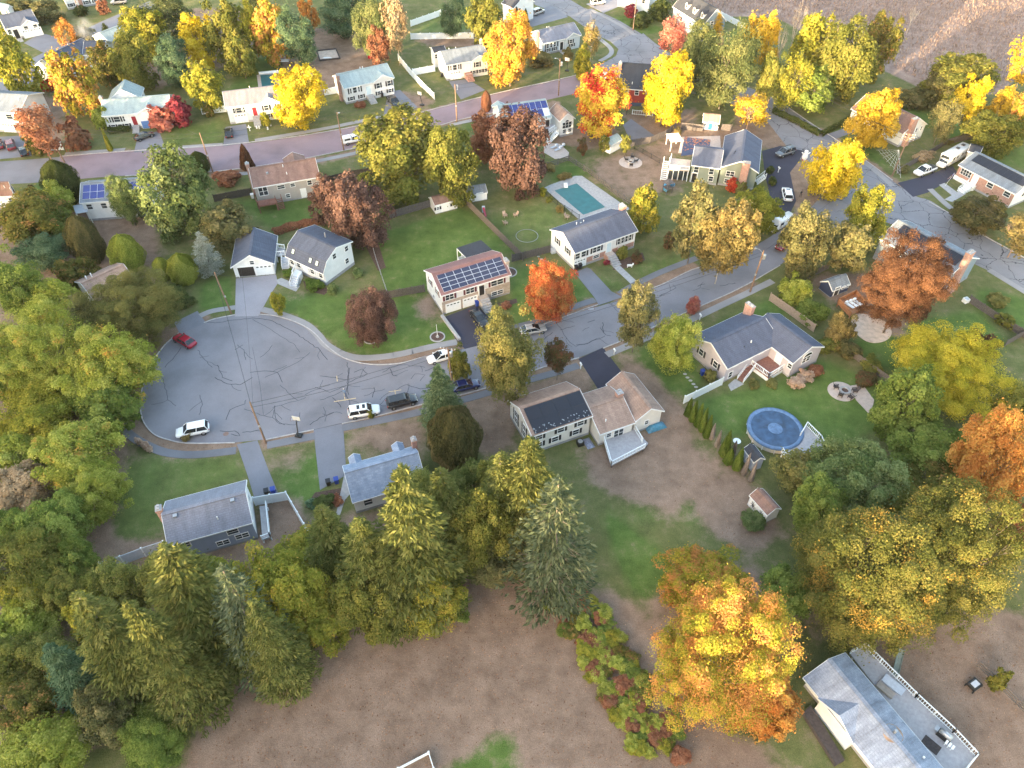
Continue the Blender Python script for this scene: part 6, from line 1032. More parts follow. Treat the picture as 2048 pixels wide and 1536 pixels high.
# upright evergreens and clipped shrubs
def cone(cx, ty, by, rx, mat, label, proto='C0', name='arborvitae', group=None, cat='shrub'):
    b = G(cx, by); hgt = max(.8, hz((cx, ty), (cx, by))); m_ = mpp(cx, by); o = link(name, PROTO[proto]); o.location = (b.x, b.y, 0); o.scale = (rx * m_, rx * m_, hgt); o.rotation_euler = (0, 0, cx); setmat(o, LM[mat]); return tag(o, label, cat, group)
ORD = ['first', 'second', 'third', 'fourth', 'fifth']
for i, (x, ty, by) in enumerate([(1375, 797, 831), (1384, 802, 842), (1394, 808, 852), (1403, 817, 862), (1412, 832, 874)]): cone(x, ty, by, 9, 'arb', ORD[i] + ' arborvitae from the white fence gate in the green row', group='arborvitae row by round pool')
for x, ty, by, l in ((1446, 862, 911, 'large arborvitae beside dead grey ones'), (1455, 897, 926, 'short arborvitae below white table'), (1472, 897, 938, 'arborvitae beside grey-roofed pool shed')): cone(x, ty, by, 11, 'arb', l, group='arborvitae row by round pool')
for x, ty, by, l in ((1422, 848, 878, 'dead grey arborvitae after the fifth green one'), (1433, 862, 893, 'taller dead grey arborvitae mid row'), (1465, 882, 908, 'dead grey arborvitae behind white table'), (1486, 908, 950, 'dead grey-brown arborvitae in front of pool shed wall'), (1500, 925, 962, 'last dead grey-brown arborvitae of the row')): cone(x, ty, by, 6, 'dea', l, group='dead arborvitae by round pool')
cone(912, 815, 918, 52, 'dol', 'big dark rounded yew beside blue-green spruce', 'C1', 'yew_tree', cat='tree'); cone(140, 318, 402, 34, 'dgr', 'dark yew left of white solar house', 'C1', 'yew_tree', cat='tree'); cone(188, 428, 520, 31, 'dol', 'brown-green cedar left of pinkish roof', 'C1', 'cedar_tree', cat='tree'); cone(404, 302, 345, 19, 'dgr', 'dark cedar at pole by purple road', 'C1', 'cedar_tree', cat='tree')
cone(265, 468, 538, 32, 'lgr', 'round bright green cypress left of silvery spruce', 'C1', 'cypress_tree', cat='tree'); cone(332, 514, 556, 18, 'lgr', 'left of two small green cypresses by silvery spruce', 'C1', 'cypress_tree', cat='tree'); cone(374, 506, 562, 27, 'lgr', 'right of two small green cypresses by silvery spruce', 'C1', 'cypress_tree', cat='tree'); cone(1033, 15, 52, 8, 'dgr', 'left dark cypress by white top house', name='cypress_tree', cat='tree'); cone(1051, 18, 52, 8, 'dgr', 'right dark cypress by white top house', name='cypress_tree', cat='tree')
cone(497, 290, 338, 15, 'bro', 'vase-shaped orange sapling by purple road near tan house', 'C0', 'sapling', cat='tree'); cone(973, 180, 222, 10, 'rus', 'small red-topped sapling on verge of purple road', 'C1', 'sapling', cat='tree'); cone(222, 258, 302, 6, 'ygr', 'thin yellow sapling leaning by purple road sidewalk', 'C0', 'sapling', cat='tree')
for x, y, l in ((1165, 292, 'left of three young red-green saplings by wooden fence'), (1208, 288, 'middle of three young red-green saplings by wooden fence'), (1252, 286, 'right of three young red-green saplings by white shed')): tree(x, y, 11, 20, 'B1', 'mrg' if x < 1200 else 'olv', 'sapling', l, clear=1.0)
BU = [(322, 238, 26, 24, 'pnk', 'crimson shrub left of white driveway, orange half', 'B1'), (360, 228, 25, 27, 'crm', 'deep crimson round shrub beside white house driveway', 'B0'), (150, 270, 28, 32, 'rus', 'rusty round shrub behind white roadside fence', 'B1'), (70, 285, 22, 28, 'olo', 'olive-orange shrub at garage forecourt', 'B0'), (202, 240, 16, 22, 'lgr', 'light green shrub at corner of pale green-roofed house', 'B0'), (72, 400, 16, 26, 'mrg', 'maroon shrub beside cottage end', 'B1'),
      (96, 172, 14, 12, 'red', 'small red shrub below long grey roof', 'B0'), (455, 356, 26, 18, 'rus', 'low tan-pink shrub by purple road', 'B0'), (1466, 372, 14, 13, 'red', 'bright red domed shrub at brick chimney foot', 'B0'), (1483, 378, 12, 14, 'och', 'ochre shrub beside red domed shrub', 'B1'), (1340, 484, 14, 16, 'mrg', 'maroon and green shrub on lawn right of white ranch', 'B0'), (1213, 525, 7, 6, 'crm', 'small crimson bush at brick entry steps', 'B1'), (1245, 505, 12, 14, 'olv', 'olive bush right of brick entry steps', 'B0'),
      (1420, 752, 13, 13, 'och', 'ochre shrub by blue bins at lavender house', 'B0'), (1594, 764, 18, 15, 'cor', 'pale dried hydrangea shrub left under arched window', 'B0'), (1613, 751, 16, 14, 'cor', 'pale dried hydrangea shrub middle under arched window', 'B1'), (1630, 743, 16, 13, 'rus', 'brown shrub right under arched window', 'B0'), (1508, 767, 14, 8, 'och', 'low ochre shrub below lavender deck stairs', 'B1'), (1545, 768, 13, 8, 'och', 'low ochre shrub below lavender deck corner', 'B0'),
      (630, 570, 20, 10, 'arb', 'clipped green shrub right of gambrel house steps', 'B0'), (578, 545, 12, 9, 'arb', 'clipped olive shrub left of gambrel house steps', 'B1'), (665, 578, 12, 12, 'pgr', 'grey-green shrub at gambrel house corner', 'B0'), (715, 545, 14, 10, 'pgr', 'green shrub at rear of gambrel house', 'B1'), (1592, 580, 34, 32, 'lgr', 'yellow-green bushy tree behind tan wooden fence', 'S0'), (1625, 625, 34, 26, 'grn', 'green shrub mass behind tan wooden fence', 'S1'), (1682, 660, 30, 36, 'oco', 'orange weeping shrub left of sand area', 'S0'), (1655, 690, 26, 20, 'olv', 'olive shrub along wooden fence below orange shrub', 'B1'),
      (1700, 700, 24, 20, 'dol', 'dark shrub along wooden fence right of olive shrub', 'B0'), (1745, 730, 24, 16, 'olv', 'shrub along wooden fence near maroon bush', 'B1'), (1730, 760, 22, 14, 'mrg', 'maroon bush beside paver patio', 'B0'), (650, 1003, 22, 13, 'dgr', 'dark garden shrub with pale stones by blue-roofed house', 'B0'), (625, 1008, 16, 10, 'pin', 'grey-green garden shrub by white fence corner', 'B1'), (675, 1000, 14, 12, 'rus', 'rusty garden shrub by concrete path', 'B1'), (1505, 1040, 27, 22, 'pgr', 'round green rhododendron beside crossed-door shed', 'S1'),
      (1080, 118, 30, 14, 'oco', 'orange clipped hedge in front of pale blue house', 'B0'), (1135, 108, 14, 12, 'oco', 'orange clipped bush right of pale blue house steps', 'B1'), (1262, 24, 14, 12, 'crm', 'dark red shrub at top beside white driveway', 'B0'), (1285, 40, 24, 16, 'dgr', 'dark green shrub on corner lawn at top', 'B1'), (1318, 20, 22, 20, 'dgr', 'tall dark hedge shrub left of slate blue house', 'B0'), (160, 22, 16, 10, 'dgr', 'dark round bush under white top house', 'B0'), (205, 16, 12, 14, 'rus', 'orange shrub right of white top house', 'B1'),
      (165, 70, 30, 22, 'gol', 'grey-brown thicket behind orange tree, top left', 'S0'), (95, 22, 32, 22, 'gol', 'tangled olive thicket at top left', 'S1'), (45, 12, 24, 14, 'gol', 'olive brush behind white shed at top left', 'B0'), (530, 240, 11, 14, 'ygr', 'small yellow-green bush by white lawn ornaments', 'B1'), (418, 222, 12, 12, 'olo', 'orange-brown bush by short white fence', 'B0'), (355, 585, 22, 14, 'dgr', 'dark shrub row left of garage lawn, upper', 'B0'), (370, 605, 20, 14, 'dgr', 'dark shrub row left of garage lawn, lower', 'B1'),
      (1830, 200, 36, 18, 'dol', 'dark brush along marsh left of green lawn', 'B0'), (1848, 312, 20, 12, 'tan', 'brown brush beside roadside pole with many wires', 'B1'), (1806, 338, 13, 9, 'gol', 'olive brush at pole foot', 'B0'), (1100, 335, 14, 6, 'oco', 'orange brush at far end of teal pool', 'B0'), (1128, 352, 14, 6, 'oco', 'orange ornamental grass beside teal pool', 'B1'), (1085, 384, 9, 9, 'ygr', 'yellow shrub at corner of teal pool', 'B0'), (1120, 418, 9, 8, 'oco', 'orange shrub along pool fence', 'B1'), (1098, 400, 8, 6, 'olv', 'olive shrub along pool fence', 'B0'),
      (1355, 262, 10, 8, 'oco', 'orange bush by curved wooden fence', 'B1'), (1540, 340, 9, 8, 'dgr', 'clipped dark bush by grey-green house porch', 'B0'), (1545, 362, 10, 9, 'dgr', 'clipped dark bush near driveway lamp post', 'B1'), (720, 210, 12, 4, 'rus', 'low brown foundation bush of white house above truck', 'B0'), (985, 158, 10, 4, 'dgr', 'low dark bush in front of white house lower windows', 'B1'), (1012, 610, 12, 6, 'rus', 'low rusty bush at stone-fronted house', 'B0'), (1275, 515, 14, 12, 'mrg', 'garden bed shrubs right of white ranch', 'B1'), (1080, 560, 0.1, 0.1, 'grn', '', 'B0'),
      (375, 872, 14, 12, 'oco', 'orange thin sapling on verge in front of white hatchback', 'T1'), (742, 828, 7, 9, 'olv', 'tiny verge sapling in front of white suv', 'B1'), (1890, 1490, 22, 16, 'grn', 'green shrub below the corner of white-railed deck', 'B0'), (2000, 1360, 16, 22, 'olv', 'yellow-green shrub along wooden fence at right edge', 'B1'), (1995, 600, 22, 14, 'och', 'ochre grass clump beside grey wooden fence', 'B0'), (2010, 640, 20, 16, 'olv', 'olive shrub on lawn by grey wooden fence', 'B1')]
for a in BU:
    if a[2] < 1: continue
    bush(*a[:6], proto=a[6])
def hedge(px, hh, wd, mat, label):
    pts = [G(*p) for p in px]; rng = np.random.default_rng(int(px[0][0])); P = []; Nn = []
    for a, b_ in zip(pts, pts[1:]):
        L = (b_ - a).length; n = int(L * 260); t_ = rng.random(n); th = rng.random(n) * np.pi; d = (b_ - a).normalized(); s = np.array([-d.y, d.x, 0]); bump = 1 + .15 * np.sin(t_ * L * 2.2 + 1) * rng.random(n)
        P.append(np.array(a) + np.outer(t_, np.array(b_ - a)) + np.outer(np.cos(th) * wd / 2 * bump, s) + np.outer(np.sin(th) ** .6 * hh * bump, [0, 0, 1])); Nn.append(np.outer(np.cos(th), s) + np.outer(np.sin(th), [0, 0, 1]) + rng.normal(size=(n, 3)) * .4)
    P = np.concatenate(P); Nn = np.concatenate(Nn); Nn /= np.linalg.norm(Nn, axis=1, keepdims=True); n = len(P); me = leaf_mesh('hedge', P, Nn, .16 * rng.uniform(.6, 1.4, n), rng.random(n), rng.random(n), rng.random(n), .8, rng); me.materials.append(LM[mat]); return tag(link('hedge', me), label, 'hedge')
hedge([(548, 470), (580, 458), (640, 446)], 1.3, 1.6, 'rus', 'brown hedge between tan house lawn and gambrel house'); hedge([(218, 266), (262, 262)], 1.3, 1.4, 'dgr', 'dark clipped hedge under windows of pale green-roofed house'); hedge([(1546, 225), (1590, 245), (1640, 272)], 1.2, 1.4, 'dgr', 'dark clipped hedge along cracked street'); hedge([(1640, 272), (1700, 240)], 1.1, 1.2, 'dgr', 'dark hedge beside driveway of brown-roofed cape'); hedge([(1890, 290), (1940, 270)], 1.0, 1.0, 'dol', 'low dark hedge behind the motorhome')
# wild thicket of sumac at the edge of the brown field, plant by plant
rr = random.Random(21); SUM = []
for i in range(110):
    t_ = i / 109; x = 1128 + t_ * 190 + rr.uniform(-38, 62); y = 1195 + t_ * 310 + rr.uniform(-25, 25); SUM.append((x, y))
SW = dict(lgr='light green', lgo='orange-flecked green', olo='bronze-olive', rus='rust-red', ygr='yellow-green', grn='deep green')
for i, (x, y) in enumerate(SUM):
    k = rr.choice(list(SW)); bush(x, y, rr.uniform(13, 22), rr.uniform(9, 13), k, '%s sumac shrub in %s part of thicket beside foreground orange maple' % (SW[k], 'upper' if y < 1300 else 'middle' if y < 1400 else 'lower'), ('B0', 'T1')[i % 2], 'sumac_shrub', '%s shrubs in the sumac thicket' % SW[k])
# dry reeds on the marsh: too many to count
rng = np.random.default_rng(77); pts = []
while len(pts) < 26000:
    x = rng.uniform(40, 175, 4000); y = rng.uniform(165, 275, 4000)
    X, Y = x.reshape(-1, 1), y.reshape(-1, 1)
    ok = inpoly([(1470, -30), (1490, 20), (1560, 40), (1700, 95), (1850, 165), (1990, 180), (2100, 120), (2100, -90), (1400, -90)], X, Y).ravel() | (y > 240)
    pts += list(zip(x[ok], y[ok]))
pts = np.array(pts[:26000]); n = len(pts); hgt = rng.uniform(.3, .9, n); P = np.stack([pts[:, 0], pts[:, 1], hgt * .5], 1); A = np.stack([rng.normal(size=n) * .25, rng.normal(size=n) * .25, np.ones(n)], 1); nor = np.stack([rng.normal(size=n), rng.normal(size=n), np.zeros(n)], 1); nor /= np.linalg.norm(nor, axis=1, keepdims=True)
me = leaf_mesh('reeds', P, nor, hgt * .55, rng.random(n), rng.random(n), rng.random(n), .35, rng, along=A); me.materials.append(leafmat('leaf_reed', ((.19, .13, .105), (.30, .215, .18), (.42, .33, .28)))); tag(link('reeds', me), 'dry brown reeds covering the marsh', 'reeds', kind='stuff')
# fallen leaves scattered where litter lies
X = rng.uniform(-60, 150, 260000); Y = rng.uniform(22, 200, 260000); ix = np.clip(np.searchsorted(gx, X), 0, len(gx) - 1); iy = np.clip(np.searchsorted(gy, Y), 0, len(gy) - 1); ok = (rng.random(len(X)) < (leaf[ix, iy] - .3) * .9) & (marsh[ix, iy] < .3); X, Y = X[ok][:60000], Y[ok][:60000]; n = len(X)
P = np.stack([X, Y, np.full(n, .015)], 1); nor = np.array([0, 0, 1.0]) + rng.normal(size=(n, 3)) * .3; nor /= np.linalg.norm(nor, axis=1, keepdims=True); me = leaf_mesh('fallen_leaves', P, nor, rng.uniform(.05, .12, n), rng.random(n), rng.random(n), rng.random(n), .8, rng); me.materials.append(leafmat('leaf_fallen', ((.12, .06, .035), (.28, .15, .09), (.42, .26, .17)))); tag(link('fallen_leaves', me), 'fallen brown leaves strewn over the lawns', 'leaves', kind='stuff')
# unseen wooded ridge added behind and left of view, shaped to block low sun
dv = Vector((math.cos(SUN_TRAVEL), math.sin(SUN_TRAVEL), 0)); tv = Vector((-dv.y, dv.x, 0)); rng = np.random.default_rng(5); SB = -125.0
mb = MB(); ns = 61; prof = [(-90, 0), (-40, 10), (0, 17), (18, 15), (50, 0)]
vs = []; fs = []
RIDGE = lambda t_: 27 + 1.0 * math.sin(t_ * .021 + 1) + .8 * math.sin(t_ * .053) - 4.5 * min(1, max(0, (t_ - 115) / 40)) + 1.2 * min(1, max(0, (38 - t_) / 20))
for i in range(ns):
    t_ = -360 + 720 * i / (ns - 1); k = RIDGE(t_) / 17
    for s_, z in prof: q = dv * (SB + s_) + tv * t_; vs.append((q.x, q.y, z * k - .3))
for i in range(ns - 1):
    for j in range(4): a = i * 5 + j; fs.append((a, a + 1, a + 6, a + 5))
o = mb.add(vs, fs).build('shade_hill', MATS['ground'], smooth=True); tag(o, 'unseen ridge added towards the evening sun to shade the ground', 'shade_hill', kind='structure')
PP = []; NN = []
for i in range(1300):
    t_ = rng.uniform(-350, 350); s_ = rng.uniform(-14, 10); zg = RIDGE(t_) * (1 - abs(s_) / 70); hgt = rng.uniform(8.0, 11.0); q = dv * (SB + s_) + tv * t_; m_ = 60; u = unit(m_, rng); PP.append(np.array([q.x, q.y, zg + hgt * .5]) + u * np.array([3.0, 3.0, hgt * .5]) * rng.uniform(.5, 1.0, (m_, 1))); NN.append(u)
PP = np.concatenate(PP); NN = np.concatenate(NN); n = len(PP); me = leaf_mesh('shade_woodland', PP, NN, rng.uniform(.9, 1.5, n), rng.random(n), rng.random(n), rng.random(n), .9, rng); me.materials.append(LM['olv']); tag(link('shade_woodland', me), 'unseen dense wood added on the ridge to shade the ground', 'wood', kind='stuff')

# ------------------------------------------------------------------ fences
def fence(px, kind, label, hh=1.7, name=None):
    pts = [G(*p) for p in px]; wd = 2.4
    names = {'white': 'vinyl_fence', 'wood': 'wooden_fence', 'rail': 'rail_fence', 'iron': 'metal_fence', 'tan': 'wooden_fence', 'dark': 'wooden_fence', 'grey': 'vinyl_fence', 'chain': 'wire_fence'}
    mat = {'white': VINYL, 'wood': WOODG, 'rail': WOODG, 'iron': IRON, 'tan': WOODT, 'dark': WOODD, 'grey': VGREY, 'chain': STEEL}[kind]
    root = empty(names[kind], tuple(pts[0])); tag(root, label, 'fence')
    def pane_(w_):
        mb = MB()
        if kind in ('white', 'grey'): mb.box(-w_ / 2, w_ / 2, -.02, .02, .12, hh - .12).box(-w_ / 2, w_ / 2, -.045, .045, hh - .13, hh).box(-w_ / 2, w_ / 2, -.045, .045, .05, .16)
        elif kind in ('rail',):
            for z in (.35, .8, 1.25): mb.box(-w_ / 2, w_ / 2, -.035, .035, z - .09, z + .09)
        elif kind in ('iron', 'chain'):
            mb.box(-w_ / 2, w_ / 2, -.02, .02, hh - .06, hh).box(-w_ / 2, w_ / 2, -.015, .015, .12, .16)
            n = int(w_ / (.2 if kind == 'iron' else .4))
            for i in range(n): mb.box(-w_ / 2 + i * w_ / n, -w_ / 2 + i * w_ / n + .022, -.011, .011, .05, hh)
        else:
            n = max(2, int(round(w_ / .15))); r_ = random.Random(4)
            for i in range(n):
                x0 = -w_ / 2 + i * w_ / n; o_ = r_.uniform(-.012, .012); z = hh + r_.uniform(-.04, .03); mb.box(x0 + .006, x0 + w_ / n - .006, -.015 + o_, .015 + o_, .03, z)
            for z in (.4, hh - .35): mb.box(-w_ / 2, w_ / 2, .03, .075, z - .05, z + .05)
        return mb.mesh('panel', mat)
    ps = .13 if kind in ('white', 'grey') else (.06 if kind in ('iron', 'chain') else .11)
    def post_(): return MB().box(-ps / 2 - .01, ps / 2 + .01, -ps / 2 - .01, ps / 2 + .01, -.2, hh + .06).box(-ps / 2 - .03, ps / 2 + .03, -ps / 2 - .03, ps / 2 + .03, hh + .06, hh + .12).mesh('post', VINYL if kind == 'grey' else mat)
    pm = cached(('post', kind, hh), post_); org = pts[0]
    for si, (a, b_) in enumerate(zip(pts, pts[1:])):
        d = b_ - a; L = d.length; n = max(1, round(L / wd)); w_ = round(L / n, 2); me_ = cached(('fp', kind, hh, round(w_, 1)), lambda: pane_(round(w_, 1))); ang = math.atan2(d.y, d.x)
        for i in range(n):
            o = link('panel', me_, root); c = a + d * ((i + .5) / n) - org; o.location = (c.x, c.y, 0); o.rotation_euler = (0, 0, ang); o.scale = ((w_ - .02) / round(w_, 1), 1, 1)
        for i in range(n + (1 if si == len(pts) - 2 else 0)):
            o = link('post', pm, root); c = a + d * (i / n) - org; o.location = (c.x, c.y, 0); o.rotation_euler = (0, 0, ang)
    return root
for a in [([(777, 597), (849.5, 584)], 'wood', 'short weathered fence between maroon maple lawn and solar house'), ([(917, 394), (960, 437), (1000, 477), (1046, 522)], 'wood', 'long weathered fence between green yard and ring lawn'), ([(1024, 524), (1100, 505)], 'wood', 'weathered fence joining white raised ranch'), ([(780, 437), (861, 414)], 'wood', 'weathered fence left of brown-roofed white shed'), ([(762, 386), (780, 437)], 'wood', 'weathered fence behind maroon maple'),
          ([(738, 468), (752, 520), (777, 596)], 'chain', 'thin wire fence along left of green yard', 1.1), ([(430, 404), (505, 390)], 'dark', 'dark fence left of tan house'), ([(640, 370), (706, 354), (765, 345)], 'dark', 'dark fence right of tan house', 1.6), ([(1094, 337), (1137, 322), (1183, 352), (1222, 384), (1260, 412)], 'rail', 'grey plank rail fence round the teal pool', 1.4), ([(1088, 386), (1115, 412), (1158, 440)], 'iron', 'black metal fence between teal pool and ring lawn', 1.2),
          ([(1232, 297), (1262, 293), (1300, 287), (1330, 274), (1350, 259)], 'wood', 'curved weathered fence behind fire pit yard'), ([(1362, 259), (1404, 263)], 'wood', 'weathered fence left of blue-doored playhouse'), ([(1442, 262), (1462, 262)], 'wood', 'short fence right of blue-doored playhouse'), ([(822, 53), (870, 36), (925, 15)], 'white', 'upper white vinyl fence sloping across top backyard'), ([(822, 79), (880, 78), (947, 77)], 'white', 'level white vinyl fence above leafy backyard at top'),
          ([(797, 121), (820, 149), (845, 176), (869, 199)], 'white', 'white vinyl fence running down to the purple road'), ([(826, 151), (870, 143)], 'white', 'short white vinyl fence left of white house garage'), ([(650, 191), (673, 187)], 'white', 'short white fence left of house with pickup'), ([(405, 229), (453, 224)], 'white', 'white vinyl fence left of pale blue house'), ([(87, 302), (128, 300)], 'white', 'white vinyl roadside fence between shrubs', 1.9),
          ([(209, 1141), (250, 1128), (292, 1112), (335, 1098)], 'grey', 'grey-white vinyl fence left of grey-blue house', 1.9), ([(512, 1011), (577, 1000)], 'white', 'white vinyl fence right of grey-blue house facing driveway', 1.9), ([(577, 1000), (600, 1040), (627, 1086)], 'white', 'white vinyl fence along side yard towards spruces', 1.9), ([(1367, 807), (1389, 797), (1443, 770)], 'white', 'white vinyl fence at left corner of lavender house'), ([(1538, 601), (1580, 630), (1626, 664)], 'tan', 'tan wooden fence behind lavender house'),
          ([(1649, 680), (1700, 712), (1775, 766)], 'wood', 'weathered fence along green yard towards paver patio', 1.4), ([(1936, 604), (1990, 640), (2060, 684)], 'wood', 'grey wooden fence running off right edge', 1.5), ([(2008, 693), (2060, 664)], 'wood', 'grey wooden fence end at right edge', 1.5), ([(1953, 1334), (2000, 1380), (2060, 1440)], 'rail', 'brown rail fence at lower right edge', 1.2), ([(1795, 347), (1845, 318), (1890, 290), (1960, 275), (2014, 264)], 'wood', 'brown wooden fence behind white pickup and motorhome', 1.5),
          ([(797, 1540), (858, 1508), (868, 1540)], 'white', 'corner of white fence at bottom edge', .6), ([(1610, 560), (1656, 538)], 'wood', 'weathered fence behind navy shed', 1.5), ([(1383, 3), (1440, 34), (1497, 64)], 'white', 'white vinyl fence between slate blue house and marsh', 1.6), ([(1269, 298), (1319, 327)], 'iron', 'black metal fence beside fire pit lawn', 1.1), ([(1655, 668), (1672, 650)], 'white', 'short white fence section right of lavender wing'), ([(140, 330), (160, 326)], 'white', '')]:
    if a[2]: fence(*a)

# ------------------------------------------------------------------ vehicles
def carpaint(name, c, rough=.25):
    m = plain('paint_' + name, c, rough, .03, 1.0, spec=.6); m.node_tree.nodes['Principled BSDF'].inputs['Coat Weight'].default_value = .6; return m
PAINT = {k: carpaint(k, c) for k, c in dict(red=(.30, .012, .03), white=(.78, .79, .80), black=(.012, .012, .015), blue=(.008, .014, .085), silver=(.42, .40, .38), grey=(.10, .11, .13), maroon=(.15, .02, .03)).items()}
TYRE = plain('tyre_rubber', (.014, .014, .015), .85, .1); CGLASS = plain('car_glass', (.018, .022, .028), .06, .3, 1, spec=.7); LAMPR = plain('tail_lamp', (.28, .01, .01), .25, .1); LAMPW = plain('head_lamp', (.65, .68, .7), .15, .1)
def wheel(root, x, y, r, wdt=.22):
    s = 1 if y > 0 else -1
    w_ = link('wheel', cached(('tyre', r), lambda: MB().lathe([(r * .6, -wdt / 2), (r * .92, -wdt / 2), (r, -wdt / 2 + .05), (r, wdt / 2 - .05), (r * .92, wdt / 2), (r * .6, wdt / 2), (r * .6, -wdt / 2)], 18).mesh('wheel', TYRE, True)), root); w_.location = (x, y, r); w_.rotation_euler = (math.pi / 2, 0, 0)
    link('rim', cached(('rim', r), lambda: MB().lathe([(0, -.09), (r * .2, -.1), (r * .61, -.07), (r * .61, .07), (r * .2, .1), (0, .09)], 14).mesh('rim', STEEL, True)), w_)
def loft(st, n=14, pw=.55):
    """body from stations (x, halfwidth, z0, z1): superellipse sections"""
    mb = MB(); vs = []; fs = []
    for x, hw, z0, z1 in st:
        for i in range(n):
            a = 2 * math.pi * i / n; c, s = math.cos(a), math.sin(a); vs.append((x, math.copysign(abs(c) ** pw, c) * hw, (z0 + z1) / 2 + math.copysign(abs(s) ** pw, s) * (z1 - z0) / 2))
    for k in range(len(st) - 1):
        for i in range(n): fs.append((k * n + i, k * n + (i + 1) % n, (k + 1) * n + (i + 1) % n, (k + 1) * n + i))
    fs += [tuple(range(n))[::-1], tuple(range((len(st) - 1) * n, len(st) * n))]
    return mb.add(vs, fs)
def car(c, nose, kind, paint, label, name=None, rack=False, roofs=0):
    p, q = G(c[0], c[1], .7), G(nose[0], nose[1], .7); ang = math.atan2(q.y - p.y, q.x - p.x)
    nm = name or {'sedan': 'sedan_car', 'suv': 'suv_car', 'pickup': 'pickup_truck', 'van': 'cargo_van', 'cap': 'pickup_truck'}[kind]
    root = empty(nm, (p.x, p.y, .025), ang); tag(root, label, {'pickup': 'truck', 'cap': 'truck', 'van': 'van'}.get(kind, 'car'), 'parked vehicles'); pt = PAINT[paint]
    S_ = dict(sedan=(4.7, .90, .24, .92, 1.45, .33), suv=(4.85, .95, .30, 1.08, 1.76, .37), pickup=(5.7, .98, .38, 1.12, 1.85, .40), cap=(5.5, .96, .38, 1.10, 1.82, .39), van=(5.8, 1.0, .32, 1.2, 2.5, .36))[kind]
    L, hw, z0, zb, zt, r = S_; h2 = L / 2
    if kind == 'van': st = [(-h2, hw * .94, z0 + .1, zt * .96), (-h2 + .08, hw, z0, zt), (h2 - 1.9, hw, z0, zt), (h2 - 1.55, hw, z0, zt * .97), (h2 - .85, hw * .98, z0, 1.32), (h2 - .3, hw * .95, z0, 1.12), (h2 - .05, hw * .86, z0 + .1, .95), (h2, hw * .72, z0 + .2, .85)]
    elif kind in ('pickup', 'cap'): st = [(-h2, hw * .92, z0 + .12, zb - .02), (-h2 + .1, hw, z0 + .05, zb), (0, hw, z0, zb), (h2 - 1.6, hw, z0, zb), (h2 - .4, hw * .97, z0, zb - .02), (h2 - .08, hw * .88, z0 + .05, zb - .14), (h2, hw * .75, z0 + .15, zb - .3)]
    else: st = [(-h2, hw * .72, z0 + .15, zb - .18), (-h2 + .1, hw * .9, z0 + .06, zb - .03), (-h2 + .6, hw, z0, zb), (0, hw, z0, zb), (h2 - 1.3, hw, z0, zb - .02), (h2 - .5, hw * .94, z0, zb - .13), (h2 - .1, hw * .82, z0 + .05, zb - .25), (h2, hw * .62, z0 + .15, zb - .38)]
    loft(st, 16, .42).build('body', pt, root, True)
    cab = dict(sedan=(-1.95, 1.15, -1.25, .25), suv=(-2.3, 1.25, -2.0, .55), pickup=(-.75, 1.55, -.55, .75), cap=(-.55, 1.5, -.4, .75), van=None)[kind]
    def frustum(x0, x1, X0, X1, w0, w1, za, zb_): return MB().add([(x0, -w0, za), (x1, -w0, za), (x1, w0, za), (x0, w0, za), (X0, -w1, zb_), (X1, -w1, zb_), (X1, w1, zb_), (X0, w1, zb_)], [(3, 2, 1, 0), (4, 5, 6, 7), (0, 1, 5, 4), (1, 2, 6, 5), (2, 3, 7, 6), (3, 0, 4, 7)])
    if cab:
        x0, x1, X0, X1 = cab; w0, w1 = hw * .93, hw * .74; zc = zb - .06
        frustum(x0 - .02, x1 + .02, X0, X1, w0, w1, zc, zt - .05).build('side_window', CGLASS, root, bevel=.03)
        frustum(X0 - .06, X1 + .06, X0 + .08, X1 - .12, w1 + .03, w1 - .05, zt - .09, zt).build('roof', pt, root, bevel=.03)
        mb = MB()
        for s in (-1, 1):
            for xa, xb in ((x0, X0), (x1, X1), ((x0 + x1) / 2 - .1, (X0 + X1) / 2 - .1)): mb.bar((xa, s * w0, zc), (xb, s * w1, zt - .07), .07, .09)
        mb.build('pillar', pt, root)
    else:
        frustum(h2 - 1.86, h2 - .84, h2 - 1.95, h2 - 1.62, hw * .86, hw * .8, 1.36, 2.3).build('windshield', CGLASS, root)
        for s in (-1, 1): MB().box(h2 - 2.7, h2 - 1.75, s * hw - .012, s * hw + .012, 1.4, 2.0).build('side_window', CGLASS, root)
    if kind == 'pickup': MB().box(-h2 + .12, -.85, -hw * .8, hw * .8, zb - .05, zb + .015).build('bed_cover', BLACK, root)
    if kind == 'cap':
        frustum(-h2 + .05, -.6, -h2 + .15, -.62, hw * .93, hw * .8, zb - .02, zt - .02).build('bed_cap', pt, root, bevel=.04)
        for s in (-1, 1): MB().add([(-h2 + .45, s * (hw * .915), zb + .12), (-.9, s * (hw * .915), zb + .12), (-1.0, s * (hw * .855), zt - .22), (-h2 + .5, s * (hw * .855), zt - .22)], [(0, 1, 2, 3)]).build('cap_window', CGLASS, root)
    if rack:
        mb = MB()
        for s in (-1, 1): mb.bar((-1.8, s * .62, zt + .05), (.4, s * .62, zt + .05), .05, .05)
        for x in (-1.3, 0): mb.bar((x, -.62, zt + .07), (x, .62, zt + .07), .05, .04)
        mb.build('roof_rack', IRON, root)
    for i in range(roofs): MB().box(-.15 - .85 * i, .45 - .85 * i - .15, -.42, .42, zt, zt + .012).build('sunroof', CGLASS, root)
    wb = L * .31
    for x in (-wb, wb):
        for y in (-hw + .1, hw - .1): wheel(root, x, y, r)
